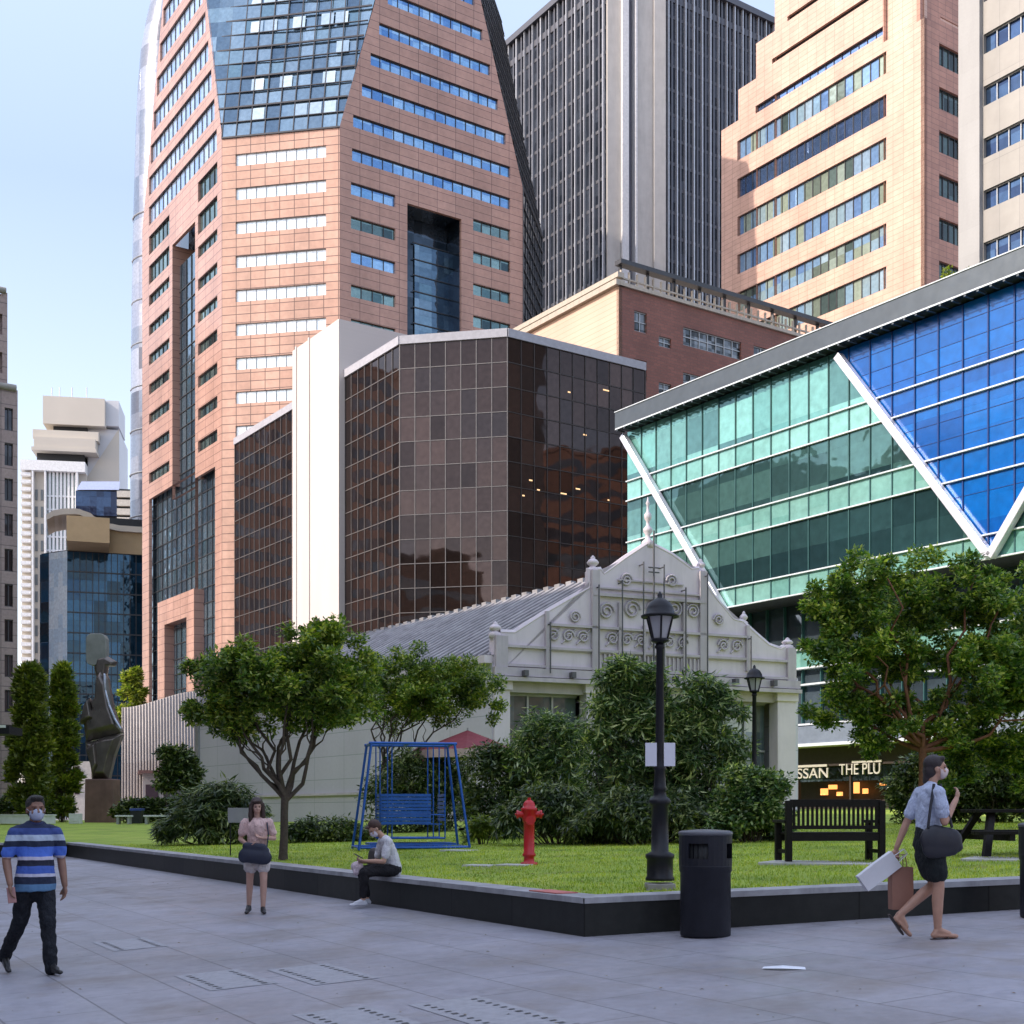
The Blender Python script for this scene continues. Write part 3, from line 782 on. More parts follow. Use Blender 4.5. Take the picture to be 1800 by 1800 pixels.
# ================================================================ bronze glass building with the white core
def bronze_building():
    gl = glass("bronze_glass", [(0.075, 0.050, 0.043), (0.105, 0.068, 0.058), (0.045, 0.033, 0.031), (0.09, 0.060, 0.052), (0.055, 0.043, 0.042)], 1.42, 2.2, 0.03, 0.8, 0.03, 0.2, mixr=0.35, tiltk=0.05)
    mul = plain("bronze_mullion", (0.17, 0.155, 0.15), 0.4, 0.5)
    muld = plain("bronze_mullion_dark", (0.06, 0.052, 0.05), 0.4, 0.5)
    cop = plain("coping_grey", (0.34, 0.34, 0.38), 0.5)
    wh = panels("white_core", (0.56, 0.50, 0.475), (0.54, 0.48, 0.455), (0.55, 0.50, 0.46), 1.9, 40, 0.05, 0.6, 0.03, soil=0.08)
    P = at(703, 118)
    Cd = Vector((math.sin(R(79)), -math.cos(R(79))))
    root = thing("office_block", "faceted bronze glass office building with a windowless white stair core", "building", (P.x, P.y, 0))
    lf = Fac(root, P, UD); md = Fac(root, P, Cd); LM = md.u(892); Q = md.pt(LM); rt = Fac(root, Q, VD)
    zt = lf.z(703, 606)
    LL = lf.u(413); LR = rt.u(1134)
    def glaze(f, u0, u1, sp, dark, name="curtain_wall"):
        mb = MB(); f.quad(mb, u0, u1, 0, zt, 0, 0)
        n = max(1, round(abs(u1 - u0) / sp)); m = 2 if dark else 1
        for i in range(n + 1):
            u = u0 + (u1 - u0) * i / n; f.box(mb, u - 0.035, u + 0.035, 0, zt, 0.003, 0.07, m)
        k = 0
        while k * 2.2 < zt:
            f.box(mb, min(u0, u1), max(u0, u1), zt - k * 2.2 - 0.035, zt - k * 2.2 + 0.035, 0.002, 0.06, m); k += 1
        f.build(mb, name, [gl, mul, muld], recalc=False)
        mb = MB(); f.box(mb, u0, u1, zt, zt + 0.75, -0.8, 0.18); f.build(mb, "coping", cop)
    glaze(lf, 0, lf.u(607), 1.42, False)
    glaze(lf, lf.u(524), LL, 1.42, False)
    glaze(md, 0, LM, 1.42, False)
    glaze(rt, 0, LR, 1.42, True)
    r = random.Random(8); lm = lit("office_light", (1.0, 0.62, 0.30), 0.45)
    for px, py, w in ((930, 845, .35), (944, 862, .3), (918, 872, .25), (985, 868, .7), (1012, 860, .5), (1068, 880, .3), (1025, 765, .4), (998, 690, .3), (1060, 686, .7)):
        u0, zz = rt.uz(px, py); mb = MB(); rt.box(mb, u0, u0 + w, zz, zz + .12, 0.004, 0.02); rt.build(mb, "ceiling_light", lm)
    # white core
    a, b = lf.u(607), lf.u(525); zw = lf.z(607, 563)
    mb = MB(); lf.box(mb, a, b, 0, zw, -11.5, 0.7, 0)
    lf.box(mb, b, b + 0.3, 0, zw - 2.0, -1, 0.25, 0)
    for px in (533, 556): lf.box(mb, lf.u(px), lf.u(px) + 0.25, 0, zw + 0.15, 0.7, 0.82, 0)
    lf.build(mb, "stair_core", [wh])
    o = Vector((P.x, P.y)); mb = MB()
    q = [lf.pt(0.1, -0.4), md.pt(LM - 0.1, -0.4), rt.pt(LR, -0.4), rt.pt(LR, -0.4) + UD * 7, lf.pt(LL, -10), lf.pt(LL, -0.4)]
    mb.prism([(p.x - o.x, p.y - o.y) for p in q], 0, zt - 0.1); mb.build("core", DARKIN, root)
bronze_building()

# ================================================================ teal and blue glass building with slanting white struts
def teal_building():
    teal = glass("teal_glass", [(0.16, 0.42, 0.37), (0.10, 0.30, 0.28), (0.24, 0.52, 0.46), (0.06, 0.16, 0.17), (0.19, 0.46, 0.41)], 2.8, 2.1, 0.06, 0.45, 0.012, mixr=0.35)
    teals = glass("teal_spandrel", [(0.24, 0.52, 0.46), (0.28, 0.56, 0.50), (0.20, 0.46, 0.41)], 1.4, 9.0, 0.15, 0.35, 0.01)
    tealw = glass("teal_vision", [(0.16, 0.36, 0.33), (0.05, 0.13, 0.14), (0.02, 0.055, 0.065), (0.12, 0.27, 0.25), (0.03, 0.08, 0.09), (0.20, 0.40, 0.36)], 4.2, 1.6, 0.04, 0.55, 0.02, mixr=0.5)  # dark reflections painted into the pane colours
    blue = glass("blue_glass", [(0.002, 0.11, 0.42), (0.002, 0.14, 0.50), (0.002, 0.075, 0.32), (0.003, 0.12, 0.46)], 2.8, 1.1, 0.18, 0.12, 0.01, mixr=0.5)
    st = plain("strut_white", (0.66, 0.66, 0.74), 0.35, 0.3, 0.04)
    fas = plain("fascia_steel", (0.09, 0.105, 0.12), 0.4, 0.6, 0.1, 1.5)
    mull = plain("teal_mullion", (0.03, 0.10, 0.10), 0.4)
    mulb = plain("blue_mullion", (0.0, 0.03, 0.16), 0.4)
    slabw = plain("slab_edge", (0.62, 0.66, 0.70), 0.4)
    P = at(1103, 83)
    root = thing("glass_building", "low teal and blue glass building with slanting white struts and steel fascia", "building", (P.x, P.y, 0))
    f = Fac(root, P, -UD); u = f.u; L = u(1960)
    z = lambda py: f.z(1480, py)
    zr = f.z(1103, 760); zb = z(1031)
    lev = [z(722), z(764), z(852), z(896), z(993), zb]
    UA, UB, UC, UDd = u(1100), u(1290), u(1480), u(1748)
    zs = lambda: None
    d2 = ((u(1480), f.z(1480, 628)), (u(1748), f.z(1748, 980)))
    d3 = ((u(1748), f.z(1748, 980)), (u(1800), f.z(1800, 890)))
    d1 = ((u(1102), f.z(1102, 768)), (u(1289), f.z(1289, 1090)))
    xat = lambda d, zz: d[0][0] + (d[1][0] - d[0][0]) * (zz - d[0][1]) / (d[1][1] - d[0][1])
    rows = [(zr, lev[0], teal), (lev[0], lev[1], teals), (lev[1], lev[2], tealw), (lev[2], lev[3], teals), (lev[3], lev[4], tealw), (lev[4], lev[5], teals)]
    mbt = MB()
    for i, (za, zb_, _) in enumerate(rows):
        mi = (0, 1, 2, 1, 2, 1)[i]
        mbt.poly([(0, 0, za), (xat(d2, za), 0, za), (xat(d2, zb_), 0, zb_), (0, 0, zb_)], mi)
        mbt.poly([(xat(d3, za) if zb_ > -99 else 0, 0, za), (L, 0, za), (L, 0, zb_), (xat(d3, zb_), 0, zb_)], mi)
        k = 1
        while k * 1.4 < L:
            uu = k * 1.4; k += 1
            if (uu < xat(d2, (za + zb_) / 2) or uu > xat(d3, (za + zb_) / 2)):
                f.box(mbt, uu - 0.03, uu + 0.03, zb_ + 0.02, za - 0.02, 0.002, 0.06, 3)
    f.build(mbt, "teal_glazing", [teal, teals, tealw, mull], recalc=False)
    mbb = MB()
    zl = d2[1][1]
    mbb.poly([(xat(d2, zr), 0, zr), (xat(d3, zr), 0, zr), (d2[1][0], 0, zl)], 0)
    k = 1
    while k * 1.4 < L:
        uu = k * 1.4; k += 1
        if xat(d2, zr) < uu < d2[1][0]: zz = d2[0][1] + (uu - d2[0][0]) / (d2[1][0] - d2[0][0]) * (d2[1][1] - d2[0][1])
        elif d2[1][0] <= uu < xat(d3, zr): zz = d3[0][1] + (uu - d3[0][0]) / (d3[1][0] - d3[0][0]) * (d3[1][1] - d3[0][1])
        else: continue
        f.box(mbb, uu - 0.035, uu + 0.035, zz, zr - 0.02, 0.002, 0.06, 1)
    for zz in (zr - 0.8, zr - 1.7, lev[0] + 0.5, lev[1] - 0.9, lev[1] - 1.8, lev[3] - 0.8):
        f.box(mbb, xat(d2, zz), xat(d3, zz), zz - 0.012, zz + 0.012, 0.0015, 0.02, 1)
    f.build(mbb, "blue_glazing", [blue, mulb], recalc=False)
    mb = MB()
    for zz in lev:
        f.box(mb, 0, L, zz - 0.035, zz + 0.035, 0.0, 0.16)
    f.build(mb, "transom", slabw)
    for d in (d1, d2, d3):
        (a, za), (b, zb2) = d
        dv = Vector((b - a, 0, zb2 - za)); 
        if d is d3: dv *= 3.4
        e = Vector((a, 0, za)) + dv
        dvn = dv.normalized(); nn = Vector((-dvn.z, 0, dvn.x)) * 0.2
        y0, y1 = f.s * 0.1, f.s * 0.5; s0 = Vector((a, 0, za))
        mb = MB(); V = []
        for y in (y0, y1):
            for p in (s0 - nn, s0 + nn, e + nn, e - nn): V.append((p.x, y, p.z))
        mb.mesh(V, [(0, 1, 2, 3), (4, 5, 6, 7), (0, 1, 5, 4), (1, 2, 6, 5), (2, 3, 7, 6), (3, 0, 4, 7)])
        f.build(mb, "strut", st, bevel=0.03)
    mb = MB()
    zf = f.z(1103, 729)
    f.box(mb, -0.15, L, zr + 0.12, zf, -0.5, 0.9, 0)
    f.box(mb, -0.15, L, zf, zf + 0.05, -0.5, 0.95, 1)
    for i in range(int(L / 0.7)): f.box(mb, i * 0.7, i * 0.7 + 0.12, zr - 0.08, zr, 0.3, 0.9, 0)
    f.box(mb, -0.1, L, zr + 0.02, zr + 0.10, 0.9, 0.93, 1)
    f.build(mb, "fascia", [fas, slabw])
    # body and the recessed storeys under the overhang
    o = Vector((P.x, P.y)); mb = MB()
    q = [f.pt(0, -0.3), f.pt(L, -0.3), f.pt(L, -16), f.pt(0, -16)]
    mb.prism([(p.x - o.x, p.y - o.y) for p in q], lev[5], zf - 0.1); mb.build("core", DARKIN, root)
    g = Fac(root, f.pt(0, -2.6), -UD)
    lz = lambda py: g.z(1400, py)
    lower = glass("shop_glass", [(0.05, 0.08, 0.10), (0.10, 0.14, 0.17), (0.03, 0.04, 0.05), (0.14, 0.19, 0.23)], 1.4, 9, 0.05, 0.6)
    mb = MB()
    g.quad(mb, 0, L, lz(1375), lev[5], 0, 0)
    g.box(mb, 0, L, lz(1178), lz(1145), 0.002, 0.3, 1)
    for py in (1145, 1178, 1207, 1276): g.box(mb, 0, L, lz(py) - 0.05, lz(py) + 0.05, 0.0, 0.5, 2)
    k = 0
    while k * 1.4 < L: g.box(mb, k * 1.4 - 0.03, k * 1.4 + 0.03, lz(1310), lev[5], 0.003, 0.2, 3); k += 1
    g.build(mb, "lower_glazing", [lower, teals, slabw, mull], recalc=False)
    can = plain("canopy_steel", (0.28, 0.33, 0.42), 0.35, 0.5)
    mb = MB(); g.box(mb, 0, L, lz(1316), lz(1284), 0.3, 2.2, 0); g.box(mb, 0, L, lz(1318), lz(1313), 0.25, 2.3, 1)
    g.build(mb, "canopy", [can, slabw])
    # food shop under the canopy
    bro = plain("shop_front", (0.035, 0.023, 0.020), 0.6)
    a, b = g.u(1330), g.u(1600)
    mb = MB()
    g.box(mb, 0, L, lz(1350), lz(1316), 0.0, 0.9, 0)
    zs0 = lz(1412)
    g.quad(mb, 0, L, 0, lz(1350), -1.5, 0)
    for px in (1403, 1495, 1575): g.box(mb, g.u(px), g.u(px) + 0.12, 0, lz(1350), -0.1, 0.1, 0)
    g.box(mb, a, b, 0, zs0, -0.3, 0.1, 0)
    g.build(mb, "shop_front", [bro])
    for px, w, py, h in ((1425, 10, 1392, 12), (1440, 12, 1384, 8), (1452, 7, 1396, 7), (1478, 14, 1386, 20), (1497, 6, 1392, 9), (1528, 8, 1381, 4)):
        mb = MB(); c = g.u(px); hw = w / F * 70 / 2 * 1.3
        g.box(mb, c - hw, c + hw, lz(py) - h / F * 35, lz(py) + h / F * 35, -1.2, -1.0)
        g.build(mb, "display_light", lit("display_glow", (1.0, 0.36, 0.10), 0.9))
    mb = MB(); g.box(mb, g.u(1541), g.u(1572), lz(1386) - 0.05, lz(1386) + 0.05, -0.9, -0.8); g.build(mb, "tube_light", lit("tube_glow", (1.0, 0.95, 0.7), 1.5))
    signm = plain("sign_white", (0.50, 0.47, 0.43), 0.6)
    def text(s, px0, px1, py, hpx):
        c = bpy.data.curves.new("sign_letters", 'FONT'); c.body = s; c.size = 1.0; c.extrude = 0.04
        o = bpy.data.objects.new("sign_letters", c); COL.objects.link(o)
        dg = bpy.context.evaluated_depsgraph_get()
        me = bpy.data.meshes.new_from_object(o.evaluated_get(dg)); bpy.data.objects.remove(o)
        me.materials.append(signm) if not me.materials else None
        if me.materials: me.materials[0] = signm
        co = np.zeros(len(me.vertices) * 3); me.vertices.foreach_get("co", co); co = co.reshape(-1, 3)
        w = co[:, 0].max() - co[:, 0].min(); h = co[:, 1].max() - co[:, 1].min()
        u0, u1 = g.u(px0), g.u(px1)
        n = np.zeros_like(co)
        n[:, 0] = u0 + (co[:, 0] - co[:, 0].min()) / w * (u1 - u0)
        n[:, 2] = lz(py) + (co[:, 1] - co[:, 1].min()) / h * (hpx / F * 64)
        n[:, 1] = g.s * (1.0 + co[:, 2])
        me.vertices.foreach_set("co", n.ravel()); me.update()
        o = bpy.data.objects.new("sign_letters", me); COL.objects.link(o); o.parent = root; o.matrix_local = g.L
    text("HISSAN", 1402, 1478, 1370, 20)
    text("THE PLU", 1498, 1570, 1366, 21)
    mb = MB(); g.box(mb, g.u(1396), g.u(1476), lz(1351), lz(1347), 0.95, 1.02); g.box(mb, g.u(1520), g.u(1572), lz(1347), lz(1343), 0.95, 1.02)
    g.build(mb, "sign_bar", signm)
teal_building()
# ================================================================ white gabled pavilion (station entrance) on the lawn
def pavilion():
    wh = plain("pavilion_paint", (0.62, 0.56, 0.60), 0.6, 0, 0.06, 0.9, 0.08, stain=0.35)
    whd = plain("pavilion_moulding", (0.45, 0.41, 0.44), 0.6, 0, 0.08, 1.5, stain=0.4)
    side = panels("pavilion_side", (0.64, 0.62, 0.70), (0.61, 0.59, 0.67), (0.33, 0.37, 0.40), 3.2, 1.1, 0.03, 0.5, 0.05, soil=0.12)
    gl = glass("pavilion_glass", [(0.16, 0.19, 0.18), (0.24, 0.27, 0.25), (0.10, 0.13, 0.15), (0.20, 0.26, 0.28)], 1.3, 1.3, 0.08, 0.5)
    rod = plain("iron_rod", (0.09, 0.09, 0.10), 0.5, 0.3)
    roofm, nt, b = newmat("clay_ridge_roof")
    sep = N(nt, "ShaderNodeSeparateXYZ"); nt.links.new(coords(nt), sep.inputs[0])
    wv = math_n(nt, 'SINE', math_n(nt, 'MULTIPLY', sep.outputs[0], 2 * math.pi / 0.42))
    c = ramp(nt, wv, [(0.25, (0.09, 0.085, 0.085)), (0.75, (0.30, 0.29, 0.30))])
    c = mixc(nt, 1.0, c, ramp(nt, noise_n(nt, coords(nt), 2.0, 6, 0.7), [(0.3, (0.55,) * 3), (0.7, (1.25,) * 3)]), 'MULTIPLY')
    nt.links.new(c, b.inputs['Base Color']); b.inputs['Roughness'].default_value = 0.75
    bump(nt, b, wv, 0.8, 0.08)
    P = at(866, 51)
    gd = Vector((math.sin(R(66.5)), math.cos(R(66.5))))
    z0 = lawn_z(0, 51) - 0.1
    root = thing("pavilion", "ornate off-white gabled pavilion with finials and a ribbed roof behind the shrubs", "pavilion", (P.x, P.y, 0))
    f = Fac(root, P, gd); u = f.u
    Z = lambda px, py: f.z(px, py)
    W = u(1400)
    # outline of the gable, traced once and given real size and thickness
    out = [(868, 1193), (868, 1118), (880, 1112), (905, 1113), (925, 1100), (960, 1078), (1000, 1055), (1037, 1034), (1037, 1002), (1056, 1002), (1062, 1010), (1100, 982), (1141, 955),
           (1180, 975), (1216, 1001), (1228, 1000), (1236, 1020), (1255, 1048), (1290, 1090), (1306, 1094), (1330, 1116), (1352, 1135), (1372, 1142), (1380, 1138), (1397, 1138), (1400, 1216)]
    loc = [f.uz(a, b_) for a, b_ in out]
    mb = MB(); y0, y1 = 0.0, -f.s * 0.45
    n = len(loc)
    bm = bmesh.new()
    vs = [bm.verts.new((a, y0, b_)) for a, b_ in loc]
    fc = bm.faces.new(vs); bmesh.ops.triangulate(bm, faces=[fc])
    tri = [[v.index for v in ff.verts] for ff in (bm.verts.index_update() or bm.faces)]
    bm.free()
    for y in (y0, y1):
        mb.mesh([(a, y, b_) for a, b_ in loc], tri)
    for i in range(n):
        a, b_ = loc[i], loc[(i + 1) % n]
        mb.poly([(a[0], y0, a[1]), (b_[0], y0, b_[1]), (b_[0], y1, b_[1]), (a[0], y1, a[1])])
    # coping following the outline
    cop = loc[2:-2]
    mb.tube([(a, y1 * 0.5 + f.s * 0.12, b_ + 0.03) for a, b_ in cop], 0.13, 6, smooth=False, side=(0, 1, 0))
    f.build(mb, "gable", wh)
    # mouldings
    mb = MB()
    def zl(px, py): return f.z(px, py)
    def hb(p0, p1, py, th, o, px=None):
        zc = zl(px or p0, py); f.box(mb, u(p0), u(p1), zc - th / 2, zc + th / 2, -0.02, o)
    hb(866, 1402, 1180, 0.34, 0.22, 870); hb(866, 1402, 1193, 0.16, 0.34, 870); hb(870, 1398, 1168, 0.10, 0.14, 870)
    hb(872, 1396, 1135, 0.10, 0.14, 880); hb(960, 1312, 1098, 0.10, 0.16, 960); hb(1040, 1240, 1045, 0.12, 0.18, 1045)
    hb(1040, 1240, 1033, 0.06, 0.12, 1045); hb(960, 1312, 1142, 0.06, 0.1, 960); hb(1085, 1200, 1020, 0.06, 0.1, 1090)
    for px, py0, py1, w in ((880, 1193, 1118, 0.5), (960, 1180, 1075, 0.14), (1045, 1180, 1003, 0.34), (1234, 1180, 1005, 0.34), (1312, 1180, 1100, 0.14), (1389, 1216, 1140, 0.42), (1087, 1180, 1060, 0.1), (1200, 1180, 1060, 0.1), (1130, 1180, 1100, 0.08), (1165, 1180, 1100, 0.08)):
        f.box(mb, u(px) - w / 2, u(px) + w / 2, zl(px, py0), zl(px, py1), 0, 0.16)
    f.build(mb, "moulding", whd)
    # scrollwork and fretwork panels
    def scroll(mb, cu, cz, r, turn=1.6, flip=1):
        pts = []
        for i in range(22):
            t = i / 21; an = t * turn * 2 * math.pi; rr = r * (1 - 0.75 * t)
            pts.append((cu + flip * rr * math.cos(an), f.s * 0.07, cz + rr * math.sin(an)))
        mb.tube(pts, 0.045, 5)
    mb = MB()
    zmid = (zl(960, 1098) + zl(960, 1135)) / 2
    x = u(972); i = 0
    while x < u(1300):
        if abs(x - u(1045)) > 0.5 and abs(x - u(1234)) > 0.5:
            scroll(mb, x, zmid, 0.27, 1.5, 1 if i % 2 else -1)
            mb.tube([(x - 0.3, f.s * 0.06, zmid - 0.3), (x + 0.3, f.s * 0.06, zmid + 0.3)], 0.035, 5)
        x += 0.66; i += 1
    for px, py, r in ((1065, 1075, 0.36), (1110, 1072, 0.40), (1150, 1072, 0.40), (1185, 1072, 0.40), (1217, 1075, 0.32), (1100, 1020, 0.28), (1180, 1022, 0.28), (1010, 1085, 0.25), (1262, 1090, 0.25)):
        scroll(mb, u(px), zl(px, py), r, 1.8, 1 if px < 1140 else -1)
    k = 0; x = u(1060)
    while x < u(1226):
        f.box(mb, x, x + 0.07, zl(1060, 1176), zl(1060, 1150), 0.0, 0.1); x += 0.2
    f.build(mb, "scrollwork", whd)
    # small light fittings under the cornice
    for px in (917, 1000, 1090, 1180, 1285, 1352):
        mb = MB(); f.box(mb, u(px) - 0.09, u(px) + 0.09, zl(px, 1188 + (px - 870) * 0.04), zl(px, 1178 + (px - 870) * 0.04), 0.0, 0.5)
        f.build(mb, "bracket_lamp", rod)
    # iron rods standing in front of the gable
    for px, py0, py1 in ((1046, 1190, 1030), (1087, 1190, 1022), (1124, 1190, 990), (1160, 1190, 995), (1198, 1190, 1035), (1236, 1190, 1010), (961, 1185, 1095), (1312, 1200, 1120)):
        mb = MB(); mb.tube([(u(px), f.s * 0.35, zl(px, py0)), (u(px), f.s * 0.35, zl(px, py1))], 0.035, 6)
        mb.tube([(u(px), f.s * 0.35, zl(px, py1 + 4)), (u(px), -0.05 * f.s, zl(px, py1 + 4))], 0.03, 5)
        f.build(mb, "rod", rod)
    # finials and the mast
    def finial(px, py, h, r=0.16):
        mb = MB(); c = (u(px), -f.s * 0.2, zl(px, py))
        mb.lathe([(r * 1.2, -0.1), (r * 1.3, 0.08), (r * 0.7, 0.14), (r * 0.6, 0.3 * h), (r * 1.1, 0.42 * h), (r * 1.25, 0.55 * h), (r * 0.9, 0.7 * h), (r * 0.45, 0.8 * h), (r * 0.5, 0.88 * h), (0.02, h)], c, 12)
        f.build(mb, "finial", wh)
    finial(1046, 1002, 0.62, 0.2); finial(1236, 1004, 0.55, 0.16); finial(1312, 1096, 0.55, 0.14); finial(1389, 1138, 0.45, 0.2); finial(874, 1116, 0.55, 0.2)
    mb = MB(); c = (u(1143), -f.s * 0.2, zl(1143, 962)); h = zl(1143, 872) - zl(1143, 962)
    pr = [(0.25, 0), (0.26, 0.12 * h), (0.12, 0.18 * h), (0.10, 0.26 * h), (0.19, 0.32 * h), (0.19, 0.38 * h), (0.08, 0.44 * h), (0.07, 0.52 * h), (0.15, 0.58 * h), (0.15, 0.66 * h), (0.06, 0.72 * h), (0.05, 0.84 * h), (0.09, 0.88 * h), (0.04, 0.93 * h), (0.015, h)]
    mb.lathe(pr, c, 12); f.build(mb, "spire", wh)
    mb = MB(); mb.tube([(u(1143), f.s * 0.3, zl(1143, 1180)), (u(1143), f.s * 0.3, zl(1143, 935))], 0.045, 6)
    for py in (1000, 1008): mb.tube([(u(1143) - 0.25, f.s * 0.3, zl(1143, py)), (u(1143) + 0.25, f.s * 0.3, zl(1143, py))], 0.03, 5)
    f.build(mb, "rod", rod)
    # columns
    zc = zl(870, 1192)
    for a, b_ in ((868, 896), (1030, 1046), (1230, 1252), (1366, 1398)):
        mb = MB(); f.box(mb, u(a), u(b_), z0 - 0.5, zc, -0.6, 0.05)
        f.box(mb, u(a) - 0.08, u(b_) + 0.08, zc - 0.45, zc - 0.05, -0.65, 0.14)
        f.box(mb, u(a) - 0.08, u(b_) + 0.08, z0 - 0.5, z0 + 0.6, -0.65, 0.14)
        f.build(mb, "column", wh, bevel=0.02)
    # glazed fronts between the columns
    for a, b_, n_ in ((898, 1029, 3), (1048, 1229, 4), (1254, 1364, 3)):
        f.window(u(a), u(b_), z0 - 0.3, zc - 0.5, n_, [gl, FRAME_L], 0.9, 0.08, rows=(0.35, 0.62))
        mb = MB(); f.box(mb, u(a), u(b_), zc - 0.5, zc, -0.95, -0.15); f.build(mb, "lintel", whd)
    # flank wall and roof
    s = Fac(root, P, UD); L = s.u(345)
    ze = s.z(868, 1165)
    mb = MB(); s.box(mb, 0.05, L, z0 - 1, ze, -0.4, 0); s.build(mb, "side_wall", side)
    mb = MB(); s.box(mb, 0.05, L + 0.1, ze, ze + 0.3, -0.4, 0.35); s.box(mb, 0.05, L, z0 + 1.25, z0 + 1.37, 0.0, 0.08); s.build(mb, "side_trim", wh)
    mb = MB(); s.box(mb, L - 0.6, L - 0.1, z0 - 1, ze, 0.002, 0.12); s.build(mb, "downpipe", FRAME_L)
    rp = f.pt(u(1143)); rf = Fac(root, rp, UD)
    zr = rf.z(1035, 1021)
    e0 = Vector((P.x, P.y)); rr = f.pt(W)
    # roof planes as meshes in the side-wall frame so the ribs run down the slope
    def to_s(p, z):
        q = s.M.inverted() @ Vector((p.x, p.y, z)); return q
    a0, a1 = to_s(e0, ze + 0.3), to_s(e0 + UD * L, ze + 0.3)
    b0, b1 = to_s(rp, zr), to_s(rp + UD * L, zr)
    c0, c1 = to_s(rr, ze + 0.3), to_s(rr + UD * L, ze + 0.3)
    mb = MB(); mb.poly([a0, a1, b1, b0]); mb.poly([b0, b1, c1, c0]); mb.poly([a1, c1, b1])
    off = Vector((0, 0, -0.25)); mb.poly([a0 + off, a1 + off, c1 + off, c0 + off])
    s.build(mb, "roof", roofm, recalc=False)
    mb = MB(); nr = int(L / 0.85)
    for i in range(nr):
        p = b0.lerp(b1, (i + 0.3) / nr)
        s_ = 0.16
        mb.box(p.x - 0.2, p.x + 0.2, p.y - 0.14, p.y + 0.14, p.z - 0.12, p.z + 0.16)
    nb = 46
    for i in range(nb):
        p = a0.lerp(a1, (i + 0.5) / nb); q = b0.lerp(b1, (i + 0.5) / nb)
        mb.tube([p + Vector((0, 0, 0.03)), q + Vector((0, 0, 0.03))], 0.09, 5, smooth=True)
    s.build(mb, "roof_ribs", plain("rib_tile", (0.30, 0.29, 0.30), 0.7, 0, 0.3, 1.2, stain=0.5))
    # right flank closes the volume
    g = Fac(root, rr, UD); mb = MB(); g.box(mb, 0.1, L, z0 - 1, ze, -0.2, 0.2); g.build(mb, "side_wall", side)
    bk = Fac(root, P + UD * L, gd); mb = MB(); bk.box(mb, 0.1, W - 0.1, z0 - 1, ze, -0.4, -0.05); bk.build(mb, "rear_wall", side)
    # pale interior floor and ceiling so the glazed front is not a black hole
    return root
pavilion()

# ================================================================ buildings down the street on the left
def cream_tower():
    cr = plain("cream_stone", (0.58, 0.53, 0.46), 0.7, 0, 0.05, 0.08)
    gy = plain("pale_grey_stone", (0.62, 0.62, 0.64), 0.7, 0, 0.05, 0.08)
    wt = plain("white_frame", (0.80, 0.80, 0.80), 0.6)
    gl = glass("sage_glass", [(0.42, 0.50, 0.46), (0.52, 0.58, 0.54), (0.34, 0.40, 0.38), (0.48, 0.56, 0.56)], 2.4, 4.0, 0.2, 0.3)
    d = 320.0; P = at(35, d)
    root = thing("office_tower", "distant cream and white office tower with a stepped crown", "tower", (P.x, P.y, 0))
    f = Fac(root, P, Vector((0.985, 0.17))); u = f.u; Z = f.z
    def bx(name, m, px0, px1, y0, y1, o0=-20, o1=0):
        mb = MB(); f.box(mb, u(px0), u(px1), Z(px0, y1) if y1 else 0, Z(px0, y0), o0, o1); f.build(mb, name, m)
    bx("crown", cr, 74, 183, 693, 742, -18, -1); bx("crown", gy, 183, 206, 697, 742, -16, -3)
    bx("crown_step", cr, 56, 172, 752, 768, -16, -1); bx("crown_step", cr, 60, 168, 768, 786, -18, 0.5)
    bx("crown_recess", DARKIN, 90, 150, 742, 752, -14, -3)
    bx("wall", wt, 36, 150, 808, 826, -18, 0.5); bx("wall", cr, 56, 170, 786, 792, -18, 0.8)
    bx("crown_recess", DARKIN, 62, 146, 792, 808, -18, -2)
    bx("shaft", gy, 150, 206, 745, None, -22, -4); bx("shaft", cr, 36, 150, 826, None, -22, -1.5)
    mb = MB(); f.quad(mb, u(80), u(133), 0, Z(80, 826), -1.4, 0)
    for i in range(9):
        x = u(80) + (u(133) - u(80)) * i / 8; f.box(mb, x - .25, x + .25, 0, Z(80, 826), -1.4, -0.6, 1)
    for k in range(14): f.box(mb, u(80), u(133), Z(80, 870 + 24 * k) - .2, Z(80, 870 + 24 * k) + .2, -1.4, -0.7, 1)
    f.build(mb, "glazing", [gl, wt], recalc=False)
    mb = MB()
    for k in range(28):
        z = Z(40, 830 + 13 * k); f.box(mb, u(36), u(54), z - .8, z, -1.5, 0.2)
    f.build(mb, "balcony_bands", wt)
    for px in (56, 78, 134): bx("pier", wt, px, px + 3, 826, None, -3, 0.4)
    for px in (60, 70):
        mb = MB()
        for k in range(12):
            z = Z(60, 858 + 30 * k); f.box(mb, u(px), u(px + 4.5), z - 2.6, z, -1.5, -1.3)
        f.build(mb, "window_column", plain("slot_dark", (0.16, 0.18, 0.19), 0.4))
    for px in (86, 100, 122, 148):
        mb = MB(); mb.tube([(u(px), 4, Z(px, 694)), (u(px), 4, Z(px, 672))], 0.14, 5); f.build(mb, "antenna", gy)
    # slanting shoulder
    mb = MB(); q = [f.uz(150, 830), f.uz(206, 745), f.uz(206, 900), f.uz(150, 900)]
    mb.poly([(a, f.s * -3.9, b) for a, b in q]); f.build(mb, "shoulder", cr, recalc=False)
cream_tower()

